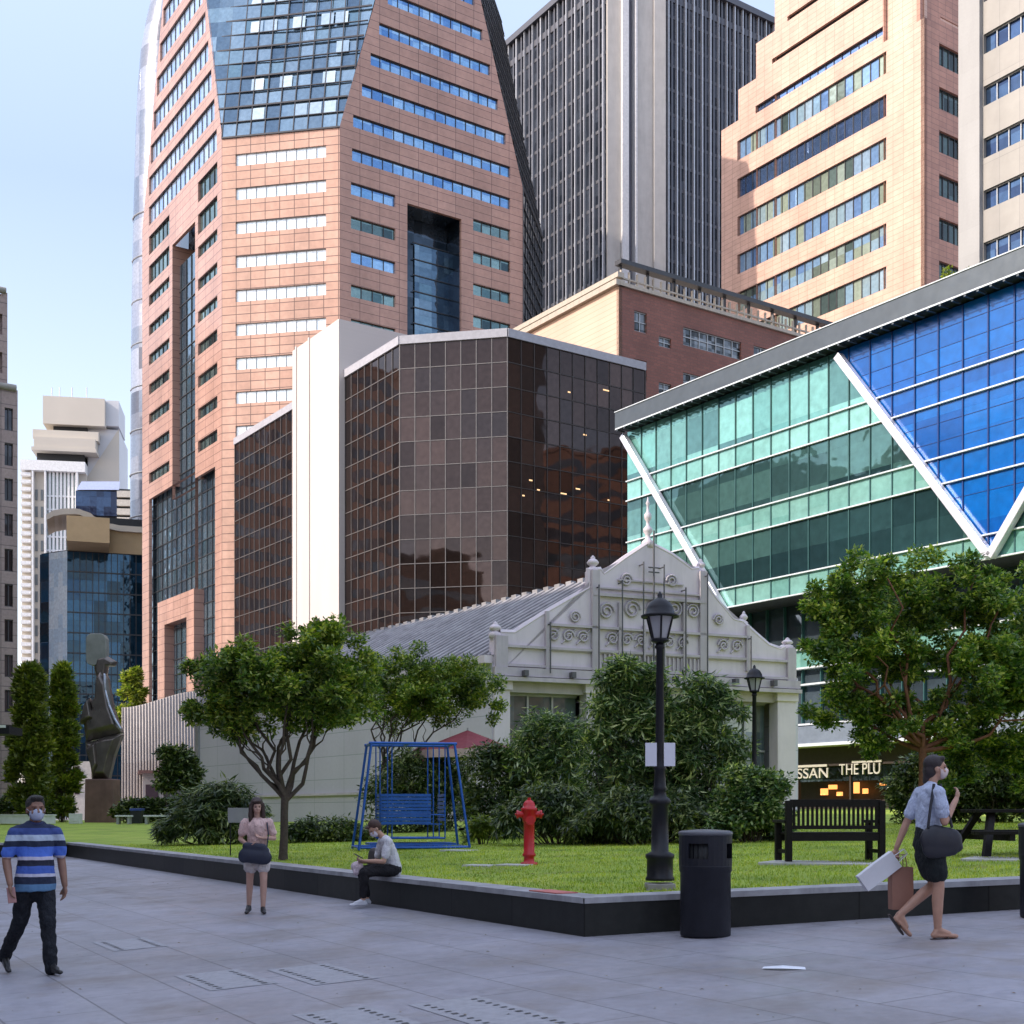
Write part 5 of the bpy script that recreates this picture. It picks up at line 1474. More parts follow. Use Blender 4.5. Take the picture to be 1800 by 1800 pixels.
tree("tree", "leafy tree with reddish trunk and yellow-green top growing behind the benches on the right", b, 1.9, 0.095, bl, 230, 0.12, L_RIGHT, BARKR, nbr=14, clumps=400, cl_r=0.25, seed=25)

def shrub(name, label, px0, px1, py0, py1, surf_py, leafm, size, per, clumps, aspect, droop, cat="shrub", group=None, seed=1, depth=None, cl=0.16, arch=False, dyr=0.5):
    if depth is None: b = on(lawn_z, (px0 + px1) / 2, surf_py)
    else:
        p = at((px0 + px1) / 2, depth); b = Vector((p.x, p.y, lawn_z(p.x, p.y)))
    m = b.y / F; W = (px1 - px0) / 2 * m; zt = CZ + (HZ - py0) * m - b.z; zb = max(0.0, CZ + (HZ - py1) * m - b.z)
    rnd = random.Random(seed); root = thing(name, label, cat, b, 0, group)
    st = MB(); cents = []
    for i in range(clumps):
        an = rnd.uniform(0, math.tau); rr = math.sqrt(rnd.random())
        t = rnd.random() ** 0.75
        if arch:
            x, y = math.cos(an) * rr, math.sin(an) * rr; z = zb + (zt - zb) * (1 - 0.62 * rr * rr) * (0.35 + 0.65 * t)
        else:
            prof = math.sin(math.pi * (0.18 + 0.75 * t)) ** 0.6 if 'column' not in name else (1.0 - 0.72 * t ** 1.6) * min(1, 0.55 + 2 * t)
            x, y = math.cos(an) * rr * prof, math.sin(an) * rr * prof; z = zb + (zt - zb) * t
        j = 1.0 if rnd.random() < 0.75 else rnd.uniform(1.05, 1.3)
        cents.append((x * W * j, y * W * dyr, z * (1 if j == 1 else rnd.uniform(0.95, 1.06))))
    for c in cents[::4]:
        limb(st, (c[0] * 0.35, c[1] * 0.35, -0.05), c, 0.016, 0.006, 0.06, 5, rnd)
    st.build("stems", BARK, root)
    leaves("foliage", leafm, root, cents, [W * cl * rnd.uniform(0.7, 1.3) + 0.08 for _ in cents], per, size, aspect, droop, seed=seed)
    return root
shrub("shrub", "tall feathery bamboo-like shrub rising behind the lamp post", 1030, 1200, 1165, 1470, 1478, L_BAMBOO, 0.20, 150, 120, 0.2, 0.5, seed=31, cl=0.22)
shrub("shrub", "tall feathery shrub right of the lamp post, in front of the pavilion windows", 1140, 1310, 1195, 1470, 1476, L_BAMBOO, 0.20, 120, 110, 0.2, 0.5, seed=32, cl=0.2)
shrub("shrub", "round blue-green shrub in front of the pavilion's left window", 880, 1060, 1262, 1470, 1472, L_BAMBOO, 0.18, 115, 90, 0.22, 0.5, seed=33, cl=0.2)
shrub("shrub", "dark shrub between the blue swing and the red hydrant", 810, 930, 1315, 1475, 1474, L_DARK, 0.15, 130, 70, 0.3, 0.4, seed=34, cl=0.25)
shrub("shrub", "low arching dark shrub right behind the red hydrant", 880, 1090, 1372, 1482, 1484, L_DARK, 0.16, 120, 90, 0.25, 0.9, seed=35, arch=True)
shrub("shrub", "low arching shrub at the foot of the lamp post shrubs", 1020, 1250, 1378, 1482, 1483, L_DARK, 0.16, 120, 90, 0.25, 0.9, seed=36, arch=True)
shrub("shrub", "small-leaved light green shrub beside the pavilion's right column", 1250, 1392, 1362, 1478, 1480, L_BAMBOO, 0.11, 150, 90, 0.5, 0.2, seed=37, cl=0.2)
shrub("shrub", "dark broad shrub seen through and behind the blue swing", 650, 835, 1335, 1460, 1462, L_DARK, 0.17, 150, 90, 0.3, 0.4, seed=47, cl=0.24)
shrub("shrub", "yellow-green low plant at the right foot of the blue swing", 822, 880, 1425, 1482, 1484, L_LIGHT, 0.14, 70, 26, 0.25, 0.6, seed=38, arch=True)
shrub("shrub", "dark dense shrub behind the person walking right, left part", 1570, 1700, 1335, 1440, 1447, L_DARK, 0.16, 150, 80, 0.35, 0.3, seed=51, cl=0.22)
shrub("shrub", "dark dense shrub behind the picnic table at the right edge", 1680, 1830, 1300, 1440, 1446, L_DARK, 0.16, 150, 90, 0.35, 0.3, seed=52, cl=0.22)
shrub("fern", "arching cycad-like fern clump left of the spreading tree", 288, 462, 1372, 1480, 1484, L_DARK, 0.24, 130, 100, 0.16, 0.8, cat="fern", seed=39, arch=True)
shrub("shrub", "clipped round shrub in front of the ribbed building", 276, 346, 1318, 1388, 1440, L_DARK, 0.22, 120, 60, 0.5, 0.1, seed=40, depth=64, cl=0.3)
shrub("ground_cover", "low leafy ground cover along the pavilion's side wall", 505, 650, 1440, 1478, 1480, L_DARK, 0.12, 110, 60, 0.35, 0.5, cat="ground cover", seed=41, arch=True, dyr=0.3)
shrub("columnar_tree", "dark green columnar tree nearest the left edge", 18, 84, 1178, 1425, 1444, L_CON, 0.34, 260, 130, 0.35, -0.4, cat="tree", seed=42, depth=66, cl=0.26, dyr=0.9)
shrub("columnar_tree", "lighter columnar tree between the left-edge tree and the sculpture", 84, 136, 1178, 1425, 1444, L_LIGHT, 0.34, 220, 110, 0.35, -0.4, cat="tree", seed=43, depth=72, cl=0.26, dyr=0.9)
shrub("tree", "distant yellow-green tree beside the foot of the pink granite tower", 212, 256, 1180, 1300, 1300, L_LIGHT, 0.5, 120, 60, 0.5, 0, cat="tree", seed=44, depth=142, cl=0.3, dyr=0.9)
shrub("hedge", "clipped dark hedge beyond the sculpture lawn", 196, 345, 1410, 1440, 1442, L_DARK, 0.2, 120, 90, 0.5, 0.1, cat="hedge", seed=45, depth=66, cl=0.12, dyr=0.15)
shrub("hedge", "dark hedge along the street at the left edge", -20, 128, 1402, 1434, 1442, L_DARK, 0.22, 110, 90, 0.5, 0.1, cat="hedge", seed=46, depth=78, cl=0.12, dyr=0.15)
# greenery on the roof of the teal building
def roof_plants():
    p = at(1700, 78); z = CZ + (HZ - 496) * 78 / F
    root = thing("roof_plant", "yellow-green bush growing on the roof above the blue glass", "plant", (p.x, p.y, z - 0.6))
    rnd = random.Random(4)
    c = [(rnd.uniform(-1.4, 1.5), rnd.uniform(-.5, .5), 0.4 + rnd.uniform(0, 1.0) * (1 - abs(k - 20) / 26)) for k in range(40)]
    leaves("foliage", L_LIGHT, root, c, 0.34, 60, 0.22, 0.45, 0.2, seed=9)
roof_plants()
# ================================================================ street furniture
IRON = plain("black_iron", (0.010, 0.010, 0.014), 0.42, 0.0, 0.2, 5, 0.05, spec=0.3)
STONE = plain("plinth_stone", (0.30, 0.28, 0.27), 0.8, 0, 0.2, 8)
def lamp_post(label, base, H, grp):
    root = thing("lamp_post", label, "lamp post", base, 0, grp)
    mb = MB(); mb.box(-.16, .16, -.16, .16, -0.05, 0.07); mb.build("plinth", STONE, root, bevel=0.01)
    mb = MB()
    mb.lathe([(.165, .10), (.165, .13), (.15, .15), (.15, .34), (.165, .36), (.165, .40), (.10, .43), (.095, .95), (.12, .97), (.13, 1.0), (.115, 1.03), (.075, 1.06), (.07, 1.12), (.085, 1.14), (.07, 1.17), (.06, 1.35), (.075, 1.38), (.06, 1.41), (.052, 1.5), (.042, H - .62), (.06, H - .60), (.045, H - .55)], n=16)
    mb.build("post", IRON, root)
    g, nt, b = newmat("lantern_glass"); b.inputs['Base Color'].default_value = (0.40, 0.40, 0.42, 1); b.inputs['Roughness'].default_value = 0.15
    mb = MB(); mb.lathe([(.085, H - .50), (.155, H - .25)], n=6, smooth=False, ph=0.5); lan = mb.build("lantern", g, root)
    mb = MB()
    for k in range(6):
        a = (k + 0.5) * math.tau / 6
        mb.tube([(.09 * math.cos(a), .09 * math.sin(a), H - .52), (.162 * math.cos(a), .162 * math.sin(a), H - .24)], 0.012, 6)
    mb.lathe([(.03, H - .56), (.10, H - .53), (.105, H - .50), (.04, H - .495)], n=12)
    mb.lathe([(.215, H - .255), (.22, H - .235), (.17, H - .215), (.155, H - .15), (.12, H - .09), (.07, H - .05), (.03, H - .03), (.03, H), (.01, H + .04)], n=18)
    mb.build("lantern_cap", IRON, lan)
    return root
b = on(lawn_z, 1160, 1563)
lp = lamp_post("black iron lamp post with two white notices, beside the grey litter bin", b, (1563 - 1046) / F * b.y, "iron lamp posts")
pap = plain("notice_paper", (0.68, 0.68, 0.76), 0.7, var=0.03)
prt = plain("notice_print", (0.45, 0.45, 0.52), 0.7)
for s in (-1, 1):
    mb = MB(); a, c = sorted((s * 0.035, s * 0.165)); z = CZ + (HZ - 1347) * b.y / F - b.z; hh = 41 / F * b.y
    ya = -0.05
    mb.box(a, c, ya - 0.004, ya, z, z + hh)
    n = mb.build("notice", pap); n.location = b; n.rotation_euler = (0, 0, s * 0.12)
    tag(n, "white paper notice tied to the " + ("left" if s < 0 else "right") + " side of the near lamp post", "notice", "notices on the lamp post")
bp = at(1326, 27.5); bb = Vector((bp.x, bp.y, lawn_z(bp.x, bp.y)))
lamp_post("farther black lamp post standing in front of the pavilion's right window", bb, CZ + (HZ - 1172) * bb.y / F - bb.z, "iron lamp posts")

def litter_bin(label, base, H, W, rz):
    root = thing("litter_bin", label, "litter bin", base, rz, "grey litter bins")
    m = plain("bin_plastic", (0.014, 0.015, 0.022), 0.5, 0, 0.2, 6, 0.06, spec=0.25, stain=0.3)
    rim = plain("bin_rim", (0.09, 0.092, 0.11), 0.4)
    r = W / 2; n = 32; mb = MB()
    prof = [(r * .93, 0), (r * .95, .02), (r * .95, H * .60), (r * .99, H * .62), (r * .99, H * .66), (r, H * .67)]
    mb.lathe(prof, n=n); mb.build("body", m, root)
    mb = MB(); z0, z1 = H * .67, H * .965
    for k in range(n):
        a0, a1 = math.tau * k / n, math.tau * (k + 1) / n
        am = (a0 + a1) / 2
        op = abs(math.sin(2 * (am))) > 0.80
        for (zz0, zz1, isop) in ((z0, H * .74, False), (H * .74, H * .88, op), (H * .88, z1, False)):
            if not isop:
                mb.poly([(r * math.cos(a0), r * math.sin(a0), zz0), (r * math.cos(a1), r * math.sin(a1), zz0), (r * math.cos(a1), r * math.sin(a1), zz1), (r * math.cos(a0), r * math.sin(a0), zz1)], 0, True)
            elif True:
                for aa in (a0, a1):
                    mb.poly([(r * math.cos(aa), r * math.sin(aa), zz0), (r * .9 * math.cos(aa), r * .9 * math.sin(aa), zz0), (r * .9 * math.cos(aa), r * .9 * math.sin(aa), zz1), (r * math.cos(aa), r * math.sin(aa), zz1)])
    mb.build("hood", m, root, recalc=False)
    mb = MB(); mb.lathe([(r * .86, H * .55), (r * .86, H * .95)], n=24); mb.build("liner", DARKIN, root)
    mb = MB(); mb.lathe([(r * 1.01, H * .955), (r * 1.03, H * .97), (r * 1.01, H * .99), (r * .9, H), (r * .3, H * 1.012), (0.01, H * 1.014)], n=n); mb.build("lid", rim, root)
    return root
b = on(plaza_z, 1240, 1645)
litter_bin("round dark grey litter bin standing in front of the planter wall", b, (1647 - 1462) / F * b.y, 93 / F * b.y, 0.35)
b = on(plaza_z, 1838, 1612)
litter_bin("dark litter bin mostly cut off by the right edge of the photo", b, 1.0, 0.54, 0.1)

def marker():
    kx = (946 - 900) / F
    p = min((K0 + dL * t for t in np.linspace(0, 8, 400)), key=lambda p: abs(p.x / p.y - kx))
    inn = Vector((dL.y, -dL.x)); inn = inn if inn.y > 0 else -inn
    q = p + inn * 0.2
    z = [lawn_z(*(p + dL * s)) for s in (-.3, .3)]
    mb = MB(); mb.mesh([(-.3, -.14, 0), (.3, -.14, z[1] - z[0]), (.3, .14, z[1] - z[0]), (-.3, .14, 0), (-.3, -.14, .012), (.3, -.14, z[1] - z[0] + .012), (.3, .14, z[1] - z[0] + .012), (-.3, .14, .012)], ((0, 3, 2, 1), (4, 5, 6, 7), (0, 1, 5, 4), (1, 2, 6, 5), (2, 3, 7, 6), (3, 0, 4, 7)))
    o = mb.build("marker_tile", plain("marker_red", (0.52, 0.16, 0.14), 0.6, 0, 0.2, 8)); o.location = (q.x, q.y, z[0] + .026); o.rotation_euler = (0, 0, math.atan2(dL.y, dL.x))
    tag(o, "reddish marker plate on top of the planter wall below the hydrant", "marker")
marker()

def hydrant():
    b = on(lawn_z, 930, 1520); H = (1520 - 1402) / F * b.y
    red = plain("hydrant_red", (0.50, 0.012, 0.02), 0.4, 0, 0.15, 8, stain=0.35)
    wt = plain("hydrant_cap", (0.60, 0.35, 0.36), 0.5)
    root = thing("fire_hydrant", "red pillar fire hydrant standing on the lawn", "fire hydrant", b, 0.1)
    mb = MB(); mb.lathe([(.14, -.02), (.14, .03), (.085, .05), (.08, H * .12), (.105, H * .13), (.105, H * .16), (.085, H * .18), (.085, H * .62), (.10, H * .64), (.115, H * .70), (.115, H * .80), (.13, H * .81), (.13, H * .84), (.10, H * .86), (.09, H * .91), (.06, H * .95), (.03, H * .965)], n=18); barrel = mb.build("barrel", red, root)
    mb = MB(); mb.lathe([(.028, H * .95), (.028, H)], n=5, smooth=False); mb.build("operating_nut", red, barrel)
    for s in (-1, 1):
        mb = MB(); z = H * .75
        mb.tube([(0, 0, z), (s * .17, -.02, z)], .052, 12); mb.tube([(s * .17, -.02, z), (s * .20, -.02, z)], .066, 8, smooth=False); mb.tube([(s * .20, -.02, z), (s * .225, -.02, z)], .02, 5, smooth=False)
        mb.build("outlet", red, root)
    mb = MB(); mb.tube([(0, 0, H * .66), (0, -.16, H * .66)], .06, 12); mb.tube([(0, -.16, H * .66), (0, -.19, H * .66)], .075, 8, smooth=False); mb.build("outlet", red, root)
    mb = MB()
    for s in (-1, 1): mb.tube([(s * .10, -.05, H * .86), (s * .06, -.08, H * .80)], .012, 5)
    mb.build("chain", wt, root)
hydrant()

def slab(label, px0, px1, py, d=0.9, name="concrete_slab", col=(0.50, 0.49, 0.46), h=0.03):
    a, c = on(lawn_z, px0, py), on(lawn_z, px1, py); mid = (a + c) / 2; L = (c - a).length
    rz = math.atan2(c.y - a.y, c.x - a.x)
    mb = MB(); mb.box(-L / 2, L / 2, 0, d, -0.1, h)
    o = mb.build(name, plain(name + "_m", col, 0.85, 0, 0.12, 4, stain=0.4), bevel=0.01); o.location = mid; o.rotation_euler = (0, 0, rz)
    tag(o, label, "paving slab"); return o
slab("pale concrete slab under the dark garden bench", 1332, 1562, 1521, 1.0)
slab("pale concrete slab under the picnic table", 1688, 1830, 1514, 1.6)
slab("thin white slab in the grass left of the red hydrant", 872, 922, 1523, 0.35)
slab("thin white slab in the grass left of centre, near the swing", 812, 858, 1524, 0.35)
slab("pale slab in the grass at the right foot of the swing", 772, 818, 1497, 0.5)
#o = slab("reddish marker tile set in the grass by the wall below the hydrant", 918, 975, 1571, 0.16, "marker_tile", (0.50, 0.14, 0.12), 0.03)

WOOD = plain("dark_wood", (0.008, 0.006, 0.006), 0.6, 0, 0.3, 9, 0.2, spec=0.2)
def bench():
    b = on(lawn_z, 1470, 1518); W = 178 / F * b.y; H = (1518 - 1409) / F * b.y; D = 0.60
    root = thing("bench", "dark wooden slatted garden bench seen from behind on the lawn", "bench", (b.x, b.y, b.z + 0.03), R(5))
    hw = W / 2
    # seen from behind: the back rail is on the camera's side, the seat opens away
    for sx in (-1, 1):
        mb = MB(); x = sx * (hw - .04); mb.box(x - .045, x + .045, 0, .09, 0, H * .98); mb.build("leg", WOOD, root, bevel=0.006)
        mb = MB(); x2 = sx * (hw - .04 - (.27 if True else 0)) if False else x
        mb.box(x - .045, x + .045, D - .09, D, 0, H * .62); mb.build("leg", WOOD, root, bevel=0.006)
        mb = MB(); mb.box(x - .06, x + .06, .04, D + .05, H * .62, H * .67); mb.build("armrest", WOOD, root, bevel=0.006)
        mb = MB(); mb.box(x - .025, x + .025, .09, D - .09, H * .13, H * .19); mb.build("side_rail", WOOD, root)
    mb = MB()
    for i in range(7): mb.box(-hw + .06, hw - .06, .02 + i * .085, .02 + i * .085 + .065, H * .43, H * .47)
    mb.box(-hw + .06, hw - .06, .01, .05, H * .33, H * .43); mb.box(-hw + .06, hw - .06, D - .05, D - .01, H * .33, H * .43)
    mb.build("seat", WOOD, root, bevel=0.004)
    mb = MB(); mb.box(-hw + .06, hw - .06, .02, .065, H * .88, H * 1.0); mb.box(-hw + .06, hw - .06, .02, .065, H * .52, H * .58)
    n = 19
    for i in range(n):
        x = -hw + .12 + (W - .24) * i / (n - 1); mb.box(x - .018, x + .018, .03, .055, H * .57, H * .89)
    mb.build("backrest", WOOD, root, bevel=0.003)
bench()

def picnic_table():
    b = on(lawn_z, 1785, 1509)
    m = b.y / F; root = thing("picnic_table", "dark wooden picnic table with attached benches at the right edge", "picnic table", (b.x, b.y + 0.1, b.z + 0.03), R(4))
    H = (1509 - 1426) * m; S = (1509 - 1464) * m
    x0, x1 = (1735 - 1785) * m, (1735 - 1785) * m + 1.7
    mb = MB()
    for i in range(5): mb.box(x0, x1, .15 + i * .15, .15 + i * .15 + .135, H - .05, H)
    mb.build("tabletop", WOOD, root, bevel=0.005)
    for y0 in (-.42, 1.02):
        mb = MB(); mb.box(x0 - .28, x1, y0, y0 + .13, S - .05, S); mb.box(x0 - .28, x1, y0 + .145, y0 + .27, S - .05, S); mb.build("seat", WOOD, root, bevel=0.005)
    for xx in (x0 + .22, x1 - .22):
        for s in (-1, 1):
            mb = MB(); p = Vector((xx - .0, .52 + s * .22, H - .05)); q = Vector((xx - 0.25 if xx < x0 + .5 else xx + .25, .52 + s * .62, 0))
            d = (q - p); t = .05
            V = []
            for c in (p, q):
                for dx, dy in ((-t, -t), (t, -t), (t, t), (-t, t)): V.append(c + Vector((dx, dy, 0)))
            mb.mesh(V, [(0, 1, 5, 4), (1, 2, 6, 5), (2, 3, 7, 6), (3, 0, 4, 7), (3, 2, 1, 0), (4, 5, 6, 7)]); mb.build("leg", WOOD, root)
        mb = MB(); mb.box(xx - .04, xx + .04, -.4, 1.27, S - .14, S - .05); mb.build("crossbeam", WOOD, root)
picnic_table()

def swing():
    b = on(lawn_z, 722, 1494); m = b.y / F
    root = thing("swing", "blue metal garden swing with two facing slatted seats in a hanging frame", "swing", b, R(12))
    bl = plain("swing_blue", (0.015, 0.10, 0.42), 0.35, 0.2, 0.15, 6)
    H = (1494 - 1306) * m
    xt0, xt1 = -68 * m, 80 * m     # top frame
    xb0, xb1 = -92 * m, 104 * m    # feet
    D = 1.25
    tb = lambda mb, p, q, r=0.022: mb.tube([p, q], r, 8)
    for x0, xb in ((xt0, xb0), (xt1, xb1)):
        for y, yb in ((0.15, -0.12), (D - .15, D + .12)):
            mb = MB(); tb(mb, (x0, y, H), (xb, yb, 0), 0.028); mb.build("leg", bl, root)
    mb = MB()
    for y in (0.15, D - .15): tb(mb, (xt0 - .05, y, H), (xt1 + .05, y, H), 0.03)
    for x in (xt0, xt1, 0): tb(mb, (x, .15, H), (x, D - .15, H), 0.026)
    mb.build("top_frame", bl, root)
    mb = MB()
    for y in (-.1, D + .1): tb(mb, (xb0, y, 0.05), (xb1, y, 0.05), 0.026)
    for x in (xb0, xb1): tb(mb, (x, -.1, 0.05), (x, D + .1, .05), 0.026)
    mb.box(xb0 + .25, xb1 - .25, .15, D - .15, 0.10, 0.14)
    mb.build("base_frame", bl, root)
    # hanging cage
    c0, c1 = -52 * m, 64 * m
    for x in (c0, c0 + .25, c1 - .25, c1):
        for y in (.22, D - .22):
            mb = MB(); tb(mb, (x, y, H - .03), (x, y, .24), 0.014); mb.build("hanger", bl, root)
    mb = MB()
    for y in (.22, D - .22):
        tb(mb, (c0, y, .24), (c1, y, .24), 0.02); tb(mb, (c0, y, H * .33), (c1, y, H * .33), 0.014)
    for i in range(9): mb.box(c0 + .3 + i * (c1 - c0 - .6) / 9, c0 + .3 + i * (c1 - c0 - .6) / 9 + .07, .22, D - .22, .23, .25)
    mb.build("footrest", bl, root)
    for s, xa in ((1, c0), (-1, c1)):
        mb = MB(); sx = xa + s * .5; a, c = sorted((xa + s * .05, sx))
        for i in range(5):
            xx = a + i * (c - a) / 5; mb.box(xx, xx + .07, .2, D - .2, .52, .545)
        mb.build("seat", bl, root)
        mb = MB()
        for i in range(7):
            z = .60 + i * .085; mb.box(xa - .012 + s * .02, xa + .012 + s * .02, .2, D - .2, z, z + .06)
        mb.build("backrest", bl, root)
    # broad slatted side panel seen from the square
    mb = MB()
    for i in range(9):
        z = H * .24 + i * .072; mb.box(c0 + .02, c1 - .3, .195, .21, z, z + .058)
    mb.build("side_panel", bl, root)
swing()

def parasols():
    m = plain("canopy_red", (0.20, 0.035, 0.045), 0.7, 0, 0.15, 2)
    fr = plain("canopy_valance", (0.55, 0.40, 0.38), 0.7)
    for px, d, r, pyt, lab in ((822, 40, 1.45, 1284, "red parasol with pale valance in front of the pavilion's left column"), (742, 42, 0.75, 1308, "smaller red parasol seen through the blue swing")):
        p = at(px, d); z = CZ + (HZ - pyt) * d / F; g = lawn_z(p.x, p.y)
        root = thing("parasol", lab, "parasol", (p.x, p.y, g), 0, "red parasols")
        h = z - g
        mb = MB(); mb.lathe([(r, h - .62), (r * .55, h - .3), (0.03, h)], n=8, smooth=False); mb.build("canopy", m, root)
        mb = MB(); mb.lathe([(r * 1.0, h - .86), (r * 1.01, h - .62)], n=8, smooth=False); mb.build("valance", fr, root)
        mb = MB(); mb.tube([(0, 0, 0), (0, 0, h + .08)], .025, 8); mb.build("pole", FRAME_L, root)
        mb = MB(); mb.lathe([(.28, 0), (.28, .06), (.05, .1)], n=16); mb.build("foot", IRON, root)
parasols()

def sculpture():
    b = on(lawn_z, 180, 1443); b = b if b.y < 75 else None
    p = at(181, 70); b = Vector((p.x, p.y, lawn_z(p.x, p.y))); m = 70 / F
    br = plain("bronze", (0.17, 0.145, 0.13), 0.32, 0.75, 0.3, 1.2, 0.2, stain=0.4)
    bs = plain("bronze_sheen", (0.45, 0.48, 0.55), 0.3, 0.6)
    pl = plain("plinth_reddish", (0.17, 0.095, 0.075), 0.55, 0, 0.3, 1.2, stain=0.5)
    root = thing("sculpture", "abstract twisting bronze sculpture on a tall reddish plinth", "sculpture", b)
    T = lambda px, py: ((px - 181) * m, (1443 - py) * m)
    mb = MB(); w = 24 * m
    mb.mesh([(-w * 1.05, -w, -.3), (w * 1.05, -w, -.3), (w * 1.05, w, -.3), (-w * 1.05, w, -.3), (-w, -w, 76 * m), (w, -w, 76 * m), (w, w, 76 * m), (-w, w, 76 * m)], ((0, 1, 5, 4), (1, 2, 6, 5), (2, 3, 7, 6), (3, 0, 4, 7), (4, 5, 6, 7)))
    mb.build("plinth", pl, root, bevel=0.05)
    def chunk(name, poly, t0, t1, mat=br, yc=0.0):
        pts = [T(*q) for q in poly]; n = len(pts); cx = sum(p[0] for p in pts) / n; cz = sum(p[1] for p in pts) / n
        mb = MB(); V = []
        for y, k in ((yc - t0, .72), (yc - t0 * .35, 1.0), (yc + t1 * .35, 1.0), (yc + t1, .72)):
            V += [(cx + (x - cx) * k, y, cz + (z - cz) * k) for x, z in pts]
        Fc = [(j * n + i, j * n + (i + 1) % n, (j + 1) * n + (i + 1) % n, (j + 1) * n + i) for j in range(3) for i in range(n)]
        Fc += [tuple(range(n)), tuple(range(3 * n, 4 * n))]
        mb.mesh(V, Fc); return mb.build(name, mat, root, bevel=0.05)
    chunk("lower_mass", [(166, 1368), (193, 1368), (203, 1325), (217, 1288), (190, 1292), (163, 1302), (152, 1300), (160, 1335)], .75, .6)
    chunk("lower_fold", [(158, 1312), (176, 1300), (181, 1345), (172, 1362)], .55, .2, yc=-.45)
    chunk("torso", [(153, 1302), (216, 1286), (201, 1245), (191, 1190), (181, 1170), (173, 1180), (171, 1222), (161, 1232), (166, 1250), (149, 1268)], .6, .6)
    chunk("shoulder", [(147, 1272), (170, 1262), (163, 1225), (154, 1236)], .5, .3, yc=-.35)
    chunk("neck", [(171, 1190), (186, 1190), (189, 1168), (203, 1168), (205, 1160), (188, 1150), (172, 1154), (167, 1172)], .4, .4)
    mb = MB()
    for i, (px, py) in enumerate(((188, 1185), (189, 1212), (196, 1238), (206, 1262), (216, 1279))):
        if i: 
            x, z = T(px, py); x0, z0 = T(*last); mb.cap((x0, -0.45, z0), (x, -0.45, z), 2.6 * m, 2.6 * m, 8)
        last = (px, py)
    mb.build("polished_rib", bs, root)
    mb = MB(); hx0, hz0 = T(154, 1168); hx1, hz1 = T(190, 1112)
    V = []; n = 14
    for y in (-0.35, 0.25):
        for i in range(n):
            a = math.tau * i / n; c, s = math.cos(a), math.sin(a)
            sx = math.copysign(abs(c) ** .45, c); sz = math.copysign(abs(s) ** .45, s)
            V.append(((hx0 + hx1) / 2 + sx * (hx1 - hx0) / 2, y, (hz0 + hz1) / 2 + sz * (hz1 - hz0) / 2))
    mb.mesh(V, [tuple(range(n)), tuple(range(n, 2 * n))] + [(i, (i + 1) % n, n + (i + 1) % n, n + i) for i in range(n)])
    mb.build("head_block", plain("bronze_pale", (0.24, 0.25, 0.23), 0.5, 0.3, 0.2, 1.5), root, bevel=0.03)
sculpture()

def small_sign():
    b = on(lawn_z, 405, 1504); m = b.y / F
    root = thing("sign", "small grey board on a thin post beside the fern clump", "sign", b)
    mb = MB(); mb.tube([(0, 0, 0), (0, 0, (1504 - 1418) * m)], .012, 6); mb.build("post", IRON, root)
    mb = MB(); mb.box(-4 * m, 32 * m, -.03, -.012, (1504 - 1446) * m, (1504 - 1420) * m); mb.build("board", plain("board_grey", (0.34, 0.34, 0.36), 0.6), root)
small_sign()

